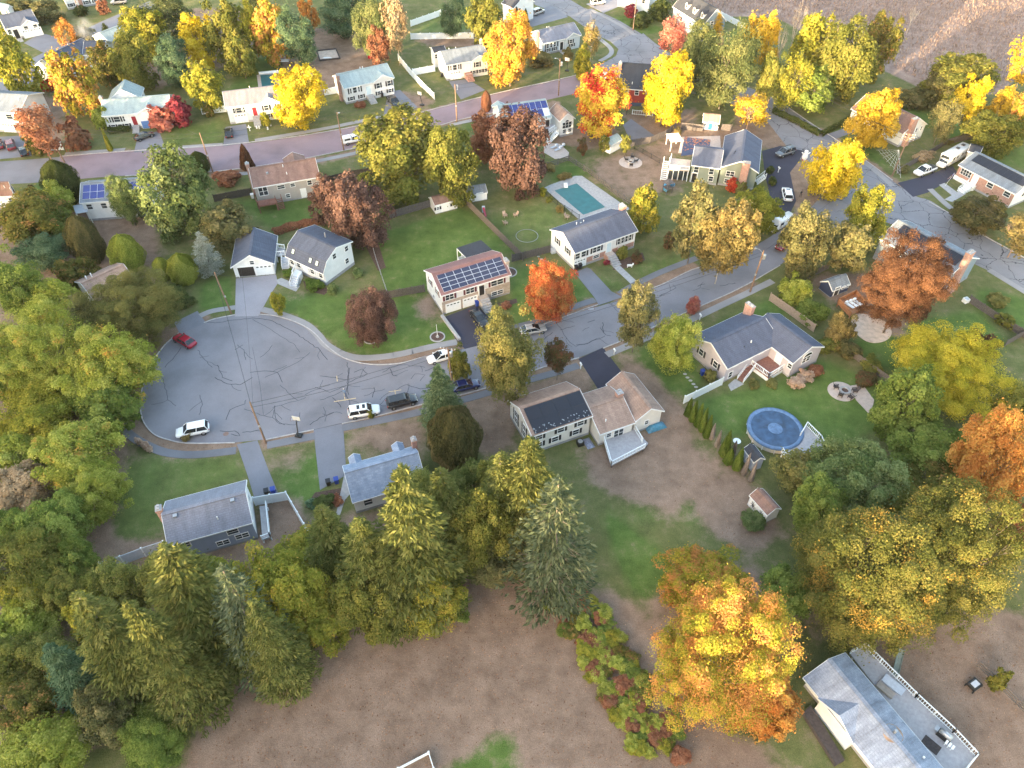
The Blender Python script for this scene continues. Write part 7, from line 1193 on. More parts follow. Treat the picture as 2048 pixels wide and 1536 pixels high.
    for s in (-1, 1):
        MB().box(h2 - .32, h2 - .08, s * hw * .62 - .16, s * hw * .62 + .16, zb - .42, zb - .26).build('headlight', LAMPW, root); MB().box(-h2 - .015, -h2 + .14, s * hw * .72 - .14, s * hw * .72 + .12, zb - .32, zb - .14).build('taillight', LAMPR, root)
        MB().box(.95, 1.12, s * (hw + .02) - .09, s * (hw + .02) + .09, zb - .05, zb + .1).build('mirror', pt if kind != 'van' else BLACK, root)
    return root
for a in [((368, 680), (350, 670), 'sedan', 'red', 'red sedan parked at left of turning circle'), ((385, 860), (355, 866), 'suv', 'white', 'white hatchback suv parked by the bottom kerb of the turning circle'), ((728, 822), (757, 817), 'suv', 'white', 'white suv with twin dark sunroofs parked behind black suv', None, False, 2), ((804, 802), (838, 794), 'suv', 'black', 'black suv parked in front of white suv'), ((931, 770), (953, 765), 'sedan', 'blue', 'dark blue sedan parked beside spruce', None, False, 0), ((882, 712), (862, 718), 'sedan', 'white', 'white sedan with sunroof parked at kerb near solar house', None, False, 1),
          ((1066, 658), (1090, 654), 'sedan', 'silver', 'silver-beige sedan parked below orange-red maple', None, False, 1), ((958, 635), (967, 646), 'sedan', 'black', 'black car at foot of the stone house steps'), ((1559, 450), (1537, 461), 'van', 'white', 'white cargo van parked on street under yellow-green tree'), ((1569, 487), (1559, 495), 'suv', 'maroon', 'dark red suv driving behind white van'), ((1574, 388), (1570, 371), 'suv', 'white', 'white suv in driveway of grey-green house', None, False, 1), ((1571, 304), (1556, 309), 'suv', 'grey', 'dark grey suv beside grey-green house', None, True),
          ((1850, 341), (1829, 349), 'pickup', 'white', 'white pickup truck in brick ranch driveway'), ((787, 203), (797, 214), 'pickup', 'black', 'black pickup truck in driveway of green-roofed white house'), ((707, 279), (724, 275), 'cap', 'white', 'white pickup with bed cap on purple road'), ((1213, 153), (1226, 155), 'sedan', 'white', 'white car on purple road behind flame maple'), ((457, 264), (456, 254), 'sedan', 'black', 'black car in driveway of pale blue house'), ((288, 271), (299, 267), 'sedan', 'black', 'black car beside crimson shrubs'),
          ((21, 289), (17, 277), 'suv', 'maroon', 'dark maroon suv in left edge forecourt'), ((-4, 288), (-8, 277), 'suv', 'maroon', 'maroon vehicle cut by left edge'), ((46, 301), (42, 291), 'sedan', 'black', 'black car nearest the rusty shrubs at left'), ((237, 3), (223, 4), 'suv', 'silver', 'silver car in driveway at top left edge'), ((250, 64), (239, 60), 'sedan', 'grey', 'dark car by dark fir at top left'), ((1076, 23), (1089, 18), 'suv', 'silver', 'silver suv beside white house at top'), ((1196, 4), (1209, 2), 'suv', 'white', 'white suv in pale driveway at top edge')]: car(*a)
p, q = G(1905, 315, 1.2), G(1882, 328, 1.2); root = empty('motorhome', (p.x, p.y, .02), math.atan2(q.y - p.y, q.x - p.x)); tag(root, 'white motorhome parked behind white pickup', 'motorhome')
loft([(-4.4, 1.15, .5, 3.1), (-4.3, 1.22, .45, 3.2), (3.2, 1.22, .45, 3.2), (3.7, 1.2, 2.0, 3.15), (3.8, 1.1, 2.1, 3.0)], 16, .3).build('body', PAINT['white'], root, True); loft([(2.6, 1.05, .45, 1.95), (3.5, 1.05, .45, 1.9), (4.0, 1.0, .5, 1.35), (4.8, .95, .5, 1.25), (4.95, .8, .6, 1.1)], 14, .45).build('cab', PAINT['white'], root, True)
MB().add([(3.52, -.9, 1.95), (3.52, .9, 1.95), (4.02, .85, 1.38), (4.02, -.85, 1.38)], [(0, 1, 2, 3)]).build('windshield', CGLASS, root); MB().box(3.78, 3.86, -.9, .9, 2.2, 2.9).build('bunk_window', CGLASS, root)
for x in (-3.2, -1.4, .6, 2.0):
    for s in (-1, 1): MB().box(x - .45, x + .45, s * 1.22 - .012, s * 1.22 + .012, 1.7, 2.4).build('side_window', CGLASS, root)
for x in (-2.8, -.6, 1.6): MB().box(x - .35, x + .35, -.35, .35, 3.15, 3.4).build('roof_vent', STEEL if x > 0 else BLACK, root)
MB().box(-4.0, 3.0, -1.235, -1.222, 1.0, 1.35).build('stripe', plain('brown_stripe', (.2, .12, .09), .5, .1), root)
for x in (-2.4, 3.7):
    for y in (-1.05, 1.05): wheel(root, x, y, .42)

# ------------------------------------------------------------------ utility poles and wires
POLES = {}
def pole(key, base, hgt, label, lean=(0, 0), arms=0, lamp=None, trans=False):
    b = G(*base); root = empty('utility_pole', tuple(b)); tag(root, label, 'pole', 'utility poles'); t_ = Vector((lean[0], lean[1], hgt)); MB().tube((0, 0, -.3), t_, .17, .11, 10).build('shaft', POLEM, root)
    if arms:
        for k in range(arms):
            a = MB().bar(t_ + Vector((-1.2, .25, -.35 - k * .6)), t_ + Vector((1.2, -.25, -.35 - k * .6)), .1, .12).build('cross_arm', POLEM, root)
            q_ = MB(); [q_.tube(t_ + Vector((x, -.21 * x, -.3 - k * .6)), t_ + Vector((x, -.21 * x, -.08 - k * .6)), .05, .03, 6) for x in (-1.1, -.6, .6, 1.1)]; q_.build('insulator', WHITE, a)
    if trans: MB().lathe([(0, 0), (.28, 0), (.28, .85), (.2, .95), (0, .95)], 12).build('transformer', STEEL, root).location = t_ + Vector((.42, .1, -1.9))
    if lamp:
        e = t_ + Vector((lamp[0], lamp[1], .1)); a = MB().tube(t_ + Vector((0, 0, -.7)), t_ + Vector((lamp[0] * .5, lamp[1] * .5, 0)), .035, n=6).tube(t_ + Vector((lamp[0] * .5, lamp[1] * .5, 0)), e, .035, n=6).build('lamp_arm', STEEL, root); MB().lathe([(0, -.06), (.2, -.05), (.22, .04), (.1, .1), (0, .1)], 10).build('lamp_head', STEEL, a).location = e
    MB().box(-.13, .13, -.22, -.12, hgt * .42, hgt * .42 + .35).build('meter_box', STEEL, root)
    POLES[key] = b + t_; return root
for a in [('a', (532, 886), 9.0, 'utility pole between two driveways at bottom of turning circle', (-.15, 0)), ('b', (463, 627), 9.0, 'utility pole at sidewalk left of pale driveway', (-.5, .1)), ('c', (688, 301), 9.2, 'utility pole beside white capped pickup', (-.1, -.2), 0, (.6, -.4)), ('d', (426, 344), 9.2, 'utility pole by dark cedar on purple road', (-.2, 0), 0), ('e', (130, 325), 9.0, 'leaning utility pole at white roadside fence', (-1.0, .3)), ('f', (914, 244), 9.3, 'utility pole opposite white vinyl fence'), ('g', (1117, 191), 9.4, 'sunlit utility pole with lamp and transformer on purple road', (0, 0), 0, (-1.2, -.3), True),
          ('h', (1500, 584), 9.2, 'utility pole with street lamp in front of lavender house', (.3, 0), 0, (-1.4, .4), True), ('i', (1784, 352), 9.6, 'sunlit pole with many cross-arms by white pickup', (.5, .6), 3, None, True), ('j', (906, 778), 9.0, 'utility pole with grey transformer beside blue-green spruce', (-.3, 0), 1, None, True), ('k', (164, 33), 8.5, 'utility pole on back street at top left', (-.4, 0)), ('l', (1536, 205), 9.4, 'utility pole among bare trees at top right', (0, 0), 1), ('m', (1266, 60), 9, 'utility pole on corner lawn at top')]: pole(*a)
def wire(a, b_, label, sag=.6, off=(0, 0, -.3), r=.022):
    a, b_ = a + Vector(off), b_ + Vector(off); mb = MB(); pr = None
    for i in range(15): 
        t_ = i / 14; v = a.lerp(b_, t_) - Vector((0, 0, sag * 4 * t_ * (1 - t_)))
        if pr is not None: mb.tube(pr, v, r, n=4, cap=False)
        pr = v
    tag(mb.build('power_line', IRON), label, 'cable', 'overhead wires')
PO = POLES
for x, y, l in (('e', 'd', 'between leaning pole and cedar pole'), ('d', 'c', 'between cedar pole and pickup pole'), ('c', 'f', 'between pickup pole and fence pole'), ('f', 'g', 'between fence pole and sunlit lamp pole'), ('a', 'b', 'across the turning circle'), ('j', 'h', 'along the street to the street lamp'), ('j', 'a', 'from transformer pole to turning circle')):
    wire(PO[x], PO[y], 'upper overhead wire ' + l); wire(PO[x], PO[y], 'lower overhead wire ' + l, .9, (0, 0, -1.1))
for k, o_ in enumerate(((1.1, -.2, -.2), (-1.1, .2, -.2), (.6, -.1, -.9), (0, 0, -1.6))): wire(PO['l'], PO['i'], 'overhead wire %s from bare trees to cross-armed pole' % ('outermost', 'innermost', 'second', 'lowest')[k], 1.0, o_, .03); wire(PO['i'], G(2100, 500, 9), 'overhead wire %s from cross-armed pole over brick ranch' % ('outermost', 'innermost', 'second', 'lowest')[k], 1.0, o_, .02)
wire(PO['h'], PO['i'], 'long overhead wire from street lamp to cross-armed pole', 1.2); wire(PO['c'], G(760, 262, 6), 'service wire dropping to gold-topped maple', .4); wire(PO['d'], G(360, 245, 5), 'service wire to crimson shrub house', .7); wire(PO['b'], G(472, 548, 3), 'service wire to two-door garage', .3); wire(PO['a'], PO['b'] + Vector((2, 6, -2)), 'service wire over turning circle', 1.0, (0, 0, -2))

# ------------------------------------------------------------------ pools and patios
def patio(px, z, mat, label, name='patio', cat='patio'): return sheet(name, [G(*p) for p in px], z, mat, label, cat, kind='thing', thick=.1)
patio([(1088, 376), (1100, 370), (1150, 352), (1164, 352), (1250, 412), (1262, 418), (1168, 448)], .05, CONC, 'pale concrete surround of the teal swimming pool')
rt = empty('swimming_pool', tuple(G(1160, 400))); P = [G(1106.9, 381.5), G(1153.7, 366.2), G(1212.6, 415.3), G(1166.1, 431.4)]; wpart(rt, MB().prism([(v.x, v.y) for v in P], .0, .075).build('pool_cover', TEAL)); mb = MB()
for a, b_ in zip(P, P[1:] + P[:1]): mb.bar((a.x, a.y, .07), (b_.x, b_.y, .07), .3, .06)
wpart(rt, mb.build('coping', CONC)); v = G(1131, 371); wpart(rt, MB().box(v.x - .4, v.x + .4, v.y - 1.4, v.y + .4, .3, .42).build('diving_board', WHITE)); tag(rt, 'rectangular swimming pool under teal cover', 'pool')
rt = empty('swimming_pool', tuple(G(540, 160))); P = [G(517, 150), G(556, 147), G(562, 176), G(521, 178)]; wpart(rt, MB().prism([(v.x, v.y) for v in P], 0, .08).build('pool_cover', TEAL)); mb = MB(); [mb.bar((a.x, a.y, .06), (b_.x, b_.y, .06), .9, .08) for a, b_ in zip(P, P[1:] + P[:1])]; wpart(rt, mb.build('coping', PAVER)); a, b_ = G(518, 147, .5), G(557, 143, .5); wpart(rt, MB().tube(a, b_, .4, n=12).build('cover_roller', WHITE)); tag(rt, 'teal covered pool left of round yellow maple', 'pool')
patio([(1356, 306), (1364, 274), (1440, 272), (1442, 300), (1430, 306)], .04, PAVER, 'tan paved surround behind grey-green house')
rt = empty('swimming_pool', tuple(G(1390, 290))); P = [G(1369, 274.5), G(1421, 280), G(1418, 305), G(1362, 312)]; wpart(rt, MB().prism([(v.x, v.y) for v in P], 0, .09).build('pool_cover', NAVYC)); mb = MB(); rr = random.Random(2); c = sum(P, Vector()) / 4
for i in range(140):
    u, v_ = rr.random(), rr.random() ** 1.5; q = P[0].lerp(P[1], u).lerp(P[3].lerp(P[2], u), v_ * .8); s = rr.uniform(.12, .4); a = rr.random() * 3; mb.add([(q.x + math.cos(a + k * 1.57) * s * (1 if k % 2 else .5), q.y + math.sin(a + k * 1.57) * s * (1 if k % 2 else .5), .1 + .002 * i / 10) for k in range(4)], [(0, 1, 2, 3)])
wpart(rt, mb.build('leaf_litter', LEAFR)); rt.children[-1]['kind'] = 'stuff'; tag(rt, 'navy covered pool strewn with brown leaves behind grey-green house', 'pool')
c = G(1550, 858, 1.0); rp = 54 * mpp(1550, 858, 1.1); rt = empty('round_pool', (c.x, c.y, 0))
MB().lathe([(rp * .97, 0), (rp * .97, 1.15), (rp * 1.02, 1.2)], 36).build('pool_wall', plain('pool_wall', (.60, .56, .50), .6, .1), rt); MB().lathe([(rp * 1.03, .95), (rp * 1.03, 1.24), (rp * .94, 1.28), (rp * .88, 1.15)], 36).build('cover_rim', ROUNDR, rt, True); MB().lathe([(0, 1.32), (rp * .1, 1.3), (rp * .25, 1.12), (rp * .3, 1.08), (rp * .6, 1.05), (rp * .89, 1.14)], 36).build('pool_cover', ROUNDC, rt, True); MB().lathe([(0, 1.36), (rp * .12, 1.33), (rp * .27, 1.14)], 24).build('air_pillow', ROUNDR, rt, True)
for i in range(14): a = i * 6.283 / 14; MB().bar((math.cos(a) * rp, math.sin(a) * rp, 0), (math.cos(a) * rp, math.sin(a) * rp, 1.2), .12, .12).build('upright', WHITE, rt)
tag(rt, 'round above-ground pool under sagging blue cover', 'pool')
h = House(); h.root = empty('pool_deck', tuple(G(1600, 900))); tag(h.root, 'grey pool deck with white rails beside round pool', 'deck'); deck(h, [(1600, 872), (1612, 852), (1640, 880), (1650, 905), (1610, 950), (1580, 930), (1563, 905)], 1.1, GREYDECK, edges=((0, 1, 2, 3), (6, 5)), railmat=VINYL)
# paver patio with fire pit
c = G(1683, 783); o = MB().lathe([(0, .05), (27 * mpp(1683, 783), .05), (27 * mpp(1683, 783), -.05)], 32).build('patio', PAVER); o.location = (c.x, c.y, 0); tag(o, 'round paver patio with fire pit in the lavender house yard', 'patio'); patio([(1700, 772), (1724, 768), (1748, 800), (1742, 832), (1712, 800)], .055, PAVER, 'straight paver path leaving the round patio', 'path', 'path')
def firepit(px, r, label):
    c = G(*px); rt = empty('fire_pit', (c.x, c.y, .05)); MB().lathe([(r * .65, 0), (r * .65, .35), (r, .35), (r, 0)], 20).build('stone_ring', CONC, rt); MB().lathe([(0, .12), (r * .65, .12)], 16).build('ash', MULCH, rt); tag(rt, label, 'fire pit')
firepit((1689, 783), .85, 'round stone fire pit on paver patio'); firepit((1261, 325), .7, 'stone fire pit in leafy back lawn')
def chair(px, ang, mat, label, group):
    c = G(*px); rt = empty('garden_chair', (c.x, c.y, .05), ang); MB().box(-.35, .35, -.35, .35, .36, .42).build('seat', mat, rt); MB().add([(-.35, .3, .4), (.35, .3, .4), (.3, .6, 1.05), (-.3, .6, 1.05), (-.35, .35, .38), (.35, .35, .38), (.3, .66, 1.03), (-.3, .66, 1.03)], [(0, 1, 2, 3), (7, 6, 5, 4), (0, 4, 5, 1), (1, 5, 6, 2), (2, 6, 7, 3), (3, 7, 4, 0)]).build('backrest', mat, rt)
    for x in (-.32, .32): MB().box(x - .06, x + .06, -.38, .35, .6, .64).build('armrest', mat, rt)
    for x in (-.3, .3):
        for y in (-.32, .3): MB().box(x - .035, x + .035, y - .035, y + .035, 0, .6).build('leg', mat, rt)
    tag(rt, label, 'chair', group)
for i, (x, y, a) in enumerate([(1671, 777, 1.4), (1680, 793, 2.6), (1700, 797, 3.8), (1708, 784, 4.8)]): chair((x, y), a, WOODD, ('left', 'lower left', 'lower right', 'right')[i] + ' brown chair round the paver fire pit', 'chairs round the paver fire pit')
for i, (x, y, a) in enumerate([(1253, 322, 1.4), (1262, 333, 3.1), (1271, 325, 4.6), (1264, 317, 6.2)]): chair((x, y), a, BLACK, ('left', 'front', 'right', 'back')[i] + ' black chair round fire pit on leafy lawn', 'chairs round the lawn fire pit')
for x, y, a, l in ((1010, 434, .5, 'upper wooden garden chair on ring lawn'), (1031, 433, 5.2, 'right wooden garden chair on ring lawn'), (1011, 449, 2.2, 'lower wooden garden chair on ring lawn'), (1134, 437, 1.0, 'wooden bench chair by black pool fence')): chair((x, y), a, WOODT, l, 'wooden chairs on ring lawn')
c = G(1261, 325); o = MB().lathe([(0, .03), (2.6, .03), (2.6, -.05)], 24).build('gravel_pad', PAVER); o.location = (c.x, c.y, 0); tag(o, 'pale gravel circle under the lawn fire pit', 'gravel')
c = G(1054, 472); rr_ = 22 * mpp(1054, 472); o = MB().lathe([(rr_ - .05, .02), (rr_ - .05, .08), (rr_ + .05, .08), (rr_ + .05, .02)], 40).build('lawn_ring', STEEL); o.location = (c.x, c.y, 0); tag(o, 'pale stone ring set in the lawn left of white raised ranch', 'edging')
c = G(875, 674); rt = empty('garden_bed', (c.x, c.y, 0)); rr_ = 14 * mpp(875, 674); MB().lathe([(0, .05), (rr_, .05)], 24).build('mulch', MULCH, rt); MB().lathe([(rr_ - .1, 0), (rr_ - .1, .13), (rr_ + .12, .13), (rr_ + .12, 0)], 28).build('stone_edge', CONC, rt); MB().tube((0, 0, 0), (0, 0, 2.8), .04, n=6).build('flag_pole', WHITE, rt); MB().lathe([(0, .3), (.25, .25), (.3, .05)], 10).build('stone', CONC, rt); tag(rt, 'round mulched bed with white pole on front lawn', 'garden bed')
for px, r, l in (((742, 652 + 26), 1.2, 'mulch ring under the lone maroon maple'), ((1018, 545), 1.4, 'curved stone-edged bed beside stone chimney'), ((750, 470), 1.6, 'pale stone-edged bed under rear maroon maple')):
    c = G(*px); rt = empty('garden_bed', (c.x, c.y, 0)); MB().lathe([(0, .04), (r, .04)], 20).build('mulch', MULCH, rt); MB().lathe([(r - .08, 0), (r - .08, .14), (r + .1, .14), (r + .1, 0)], 22).build('stone_edge', CONC, rt); tag(rt, l, 'garden bed')
o = patio([(575, 560), (590, 568), (586, 552)], .02, MULCH, 'mulch bed left of gambrel steps', 'garden_bed', 'garden bed'); patio([(612, 580), (648, 590), (660, 580), (648, 572), (606, 562)], .02, MULCH, 'mulch bed in front of gambrel house', 'garden_bed', 'garden bed'); patio([(610, 1015), (630, 985), (690, 975), (692, 1000), (650, 1015)], .02, MULCH, 'dark garden bed with shrubs by blue-roofed house', 'garden_bed', 'garden bed'); patio([(1225, 540), (1240, 520), (1285, 505), (1290, 520), (1258, 535)], .02, MULCH, 'dark bed right of brick entry steps', 'garden_bed', 'garden bed'); patio([(1000, 618), (1035, 605), (1033, 597), (995, 606)], .02, MULCH, 'bed in front of stone-fronted house', 'garden_bed', 'garden bed'); patio([(738, 470), (750, 466), (772, 535), (756, 542), (730, 490)], .018, MULCH, 'long mulch strip beside wire fence', 'garden_bed', 'garden bed')
# sand area and cedar decks
o = sheet('sand_area', [G(*p) for p in arc([(1703, 640), (1712, 628), (1745, 632), (1775, 648), (1783, 668), (1770, 682), (1745, 686), (1722, 676), (1704, 655), (1703, 640)], 4)], .06, SAND, 'pale sand play area in front of cedar decks', 'sand', kind='thing', thick=.1)
h = House(); h.root = empty('cedar_deck', tuple(G(1700, 615))); tag(h.root, 'left cedar deck with white loungers beside navy shed', 'deck'); deck(h, [(1675, 605), (1710, 588), (1730, 612), (1700, 632)], .9, WOODO, edges=((3, 0, 1, 2),), railmat=WOODO, solid=True)
a = G(1704, 608, .95)
for k in range(3): c = MB().box(-.3, .3, -.9, .9, .15, .25).box(-.3, .3, .5, .9, .25, .6).build('sun_lounger', WHITE); c.location = (a.x + k * .8 - .6, a.y + .4 * k - .5, .9); c.rotation_euler = (0, 0, .6); tag(c, ('left', 'middle', 'right')[k] + ' white lounger on cedar deck', 'lounger', 'white loungers on cedar deck')
h = House(); h.root = empty('cedar_deck', tuple(G(1780, 620))); tag(h.root, 'right cedar deck with hot tub under copper maple', 'deck'); deck(h, [(1747, 617), (1783, 588), (1806, 612), (1782, 640)], 1.0, WOODO, edges=((3, 0, 1),), railmat=WOODO, solid=True)
c = G(1788, 622, 1.0); o = MB().box(-1, 1, -1, 1, 0, .8).build('hot_tub', plain('grey_cover', (.28, .29, .32), .6, .15), bevel=.12); o.location = (c.x, c.y, 1.0); o.rotation_euler = (0, 0, .5); tag(o, 'grey covered hot tub on right cedar deck', 'hot tub')
# rooftop-side deck furniture, lower right
c = G(1770, 1380, 1.2); o = MB().box(-.5, .5, -1.0, 1.0, 0, .12).box(-.55, -.35, -1, 1, .12, .5).build('outdoor_sofa', plain('tan_cushion', (.36, .31, .27), .9, .15), bevel=.05); o.location = c; o.rotation_euler = (0, 0, .72); tag(o, 'tan cushioned bench on white-railed deck', 'bench'); o = MB().box(-.55, .55, -1.2, 1.2, .35, .42).build('table', VGREY); MB().box(-.4, .4, -1, 1, 0, .35).build('base', VGREY, o); o.location = G(1785, 1372, 1.2); o.rotation_euler = (0, 0, .72); tag(o, 'grey low table beside tan bench on deck', 'table')
o = MB().box(-.6, .6, -.9, .9, 0, .02).build('door_mat', WOODD); o.location = G(1862, 1490, 1.22); o.rotation_euler = (0, 0, .72); tag(o, 'dark brown mat on deck at lower right', 'mat'); c = G(1885, 1475, 1.2); rt = empty('gas_grill', tuple(c), .72); MB().box(-.35, .35, -.7, .7, .1, .8).build('cart', IRON, rt, bevel=.03); MB().tube((0, -.65, .95), (0, .65, .95), .32, n=14).build('lid', STEEL, rt, True); MB().box(-.3, .3, .72, 1.1, .75, .8).build('side_shelf', STEEL, rt); tag(rt, 'silver gas grill on white-railed deck', 'grill')
c = G(1900, 1500, 1.2); mb = MB()
for k in range(3): mb.tube((0, .35 * k, 0), (0, .35 * k, .8), .05, n=6).box(-.25, .25, .35 * k - .12, .35 * k + .12, .78, .84)
rt = empty('plant_stand', tuple(c), .72); mb.build('shelf', WHITE, rt); tag(rt, 'white slatted plant stand on lower right deck', 'stand')
# play structures
c = G(1792, 1322); rt = empty('play_slide', (c.x, c.y, 0), 1.15); MB().add([(-1.9, -.3, .15), (-1.9, .3, .15), (.9, .3, 1.5), (.9, -.3, 1.5), (-1.9, -.3, .08), (-1.9, .3, .08), (.9, .3, 1.42), (.9, -.3, 1.42)], [(0, 1, 2, 3), (7, 6, 5, 4), (0, 4, 5, 1), (1, 5, 6, 2), (2, 6, 7, 3), (3, 7, 4, 0)]).build('chute', plain('dull_green', (.16, .20, .18), .5, .15), rt)
for s in (-.33, .33): MB().bar((-1.9, s, .25), (.9, s, 1.6), .05, .2).build('side_rail', MATS['dull_green'], rt)
mb = MB(); [mb.bar((.9 + .8 * (1 - i / 5), -.35, 1.45 * i / 5), (.9 + .8 * (1 - i / 5), .35, 1.45 * i / 5), .12, .06) for i in range(1, 6)]; [mb.bar((1.75, s, 0), (.9, s, 1.6), .08, .08) for s in (-.35, .35)]; mb.build('ladder', WOODG, rt); tag(rt, 'green-grey play slide with ladder beside white-railed deck', 'slide')
c = G(1946, 1372); rt = empty('fire_table', (c.x, c.y, 0), .5); MB().box(-.7, .7, -.55, .55, .2, .6).build('body', IRON, rt, bevel=.05); MB().box(-.45, .45, -.3, .3, .6, .66).build('lid', VGREY, rt)
for x in (-.75, .75):
    for y in (-.5, .5): MB().tube((x, y, 0), (x, y, .35), .09, n=8).build('leg', IRON, rt)
tag(rt, 'black square fire table on brown yard at lower right', 'fire table')
c = G(1334, 385); rt = empty('play_tower', (c.x, c.y, 0), .5); mb = MB()
for x in (-.7, .7):
    for y in (-.7, .7): mb.bar((x, y, 0), (x, y, 2.6), .12, .12)
mb.box(-.8, .8, -.8, .8, 1.2, 1.3); mb.build('frame', WOODG, rt); MB().add([(-1, -1, 2.5), (1, -1, 2.5), (1, 1, 2.5), (-1, 1, 2.5), (0, 0, 3.3)], [(0, 1, 4), (1, 2, 4), (2, 3, 4), (3, 0, 4)]).build('roof', WOODG, rt)
mb = MB(); pr = Vector((.8, 0, 1.4))
for i in range(14): a = i * .42; v = Vector((1.0 + math.sin(a) * .9, -math.cos(a) * .9 + .9, 1.4 - i * .1)); mb.tube(pr, v, .38, n=10, cap=False); pr = v
mb.build('tube_slide', plain('blue_slide', (.05, .28, .48), .35, .1), rt, True); tag(rt, 'wooden play tower with blue tube slide below grey-green house', 'playset')
def hoop(px, label, ang, hh=3.0):
    c = G(*px); rt = empty('basketball_hoop', (c.x, c.y, 0), ang); MB().box(-.5, .5, -.4, .4, 0, .3).build('base', IRON, rt, bevel=.06); MB().bar((0, -.2, .2), (0, .5, hh), .12, .12).build('pole', IRON, rt); MB().box(-.6, .6, .55, .6, hh - .1, hh + .75).build('backboard', plain('clear_board', (.45, .48, .5), .2, .1) if 'clear_board' not in MATS else MATS['clear_board'], rt); MB().lathe([(.2, 0), (.23, .02), (.26, 0), (.23, -.02), (.2, 0)], 14).build('rim', PAINT['red'], rt).location = (0, .85, hh); tag(rt, label, 'basketball hoop')
hoop((598, 872), 'basketball hoop on sidewalk stub facing turning circle', -.2); hoop((844, 211), 'basketball hoop on verge of purple road', 2.6); hoop((1134, 142), 'black basketball hoop on verge near pale blue house', 2.9)
# bins, boxes, small things
def bin_(px, mat, label, ang=.3, lid=None):
    c = G(*px); rt = empty('wheelie_bin', (c.x, c.y, .03), ang); cached(('bin', mat.name), lambda: None); b0 = MB().add([(-.25, -.28, .06), (.25, -.28, .06), (.25, .28, .06), (-.25, .28, .06), (-.31, -.36, 1.0), (.31, -.36, 1.0), (.31, .36, 1.0), (-.31, .36, 1.0)], [(3, 2, 1, 0), (4, 5, 6, 7), (0, 1, 5, 4), (1, 2, 6, 5), (2, 3, 7, 6), (3, 0, 4, 7)]).build('body', mat, rt, bevel=.03); MB().box(-.34, .34, -.4, .38, 1.0, 1.08).build('lid', lid or mat, rt, bevel=.03)
    for s in (-1, 1): MB().tube((s * .26, .3, .12), (s * .33, .3, .12), .12, n=10).build('wheel', TYRE, rt)
    tag(rt, label, 'bin', 'wheelie bins')
for a in [((674, 966), BLUEP, 'blue wheelie bin at end of blue-roofed house driveway'), ((658, 970), BLACK, 'black wheelie bin beside blue one at blue-roofed house'), ((548, 986), BLUEP, 'blue wheelie bin behind white fence by grey-blue house'), ((535, 989), BLACK, 'black wheelie bin behind white fence by grey-blue house'), ((954, 612), BLUEP, 'blue wheelie bin by stone house garage door'), ((1152, 541), BLACK, 'left black bin at white raised ranch garage'), ((1160, 537), BLACK, 'right black bin at white raised ranch garage'), ((1404, 750), BLUEP, 'blue bin behind green maple at lavender house'), ((1412, 757), BLACK, 'black bin beside blue one at lavender house'), ((884, 154), BLACK, 'black bin at side of white house with brick steps'), ((765, 195), BLACK, 'black bin beside black pickup'), ((506, 397), WHITE, 'white bin left of tan house deck')]: bin_(*a)
def acunit(px, label, mat=None):
    c = G(*px); rt = empty('air_conditioner', (c.x, c.y, 0), .35); MB().box(-.45, .45, -.45, .45, 0, .8).build('case', mat or IRON, rt, bevel=.03); MB().lathe([(0, .82), (.35, .82), (.38, .8)], 14).build('fan_grille', STEEL, rt); tag(rt, label, 'air conditioner')
acunit((1160, 889), 'black air conditioner behind shed dormer house'); acunit((1106, 505), 'grey air conditioner left of white raised ranch', VGREY); acunit((1930, 604), 'white-framed air conditioner at tall chimney', WHITE)
def tarp(px, s, ang, mat, label, hh=.5):
    c = G(*px); r_ = random.Random(int(px[0])); n = 7; vs = []; fs = []
    for i in range(n):
        for j in range(n):
            u, v = i / (n - 1) * 2 - 1, j / (n - 1) * 2 - 1; e = max(abs(u), abs(v)); vs.append((u * s[0], v * s[1], (hh * (1 - max(0, e - .55) / .45) + r_.uniform(-.05, .05)) if e < .99 else .02))
    for i in range(n - 1):
        for j in range(n - 1): a = i * n + j; fs.append((a, a + n, a + n + 1, a + 1))
    o = MB().add(vs, fs).build('tarpaulin', mat, smooth=True); o.location = (c.x, c.y, 0); o.rotation_euler = (0, 0, ang); tag(o, label, 'tarp')
tarp((1312, 856), (1.6, .6), .4, plain('teal_tarp', (.06, .20, .30), .45, .25, 3), 'blue tarp-covered stack at cream wing corner', .8); tarp((1177, 887), (.6, 1.0), .4, plain('grey_tarp', (.20, .22, .30), .5, .4, 4), 'grey wrapped stack beside air conditioner', .4); tarp((612, 150), (1.8, 1.2), .2, CANVAS, 'blue tarp beside round yellow maple', .5)
c = G(572, 136); o = MB().box(-1.3, 1.3, -.8, .8, 2.0, 2.1).build('umbrella_table', VGREY); [MB().bar((x, y, 0), (x, y, 2.0), .06, .06).build('leg', IRON, o) for x in (-1.1, 1.1) for y in (-.6, .6)]; o.location = (c.x, c.y, 0); tag(o, 'grey canopy beside teal covered pool', 'canopy')
def mailbox(px, label, ang=.3):
    c = G(*px); rt = empty('mailbox', (c.x, c.y, 0), ang); MB().box(-.06, .06, -.06, .06, 0, 1.1).build('post', WHITE, rt); MB().box(-.12, .12, -.3, .3, 1.1, 1.2).tube((0, -.3, 1.22), (0, .3, 1.22), .13, n=10).build('box', WHITE, rt); MB().box(-.05, .05, -.35, .35, 1.0, 1.08).build('arm', WHITE, rt); tag(rt, label, 'mailbox')
mailbox((1161, 738), 'white mailbox left of fresh black driveway'); mailbox((1228, 710), 'white mailbox right of fresh black driveway'); mailbox((1399, 640), 'dark mailbox at lavender house sidewalk'); mailbox((1556, 345), 'white post by grey-green house driveway'); mailbox((915, 180), 'white mailbox at driveway with brick steps')
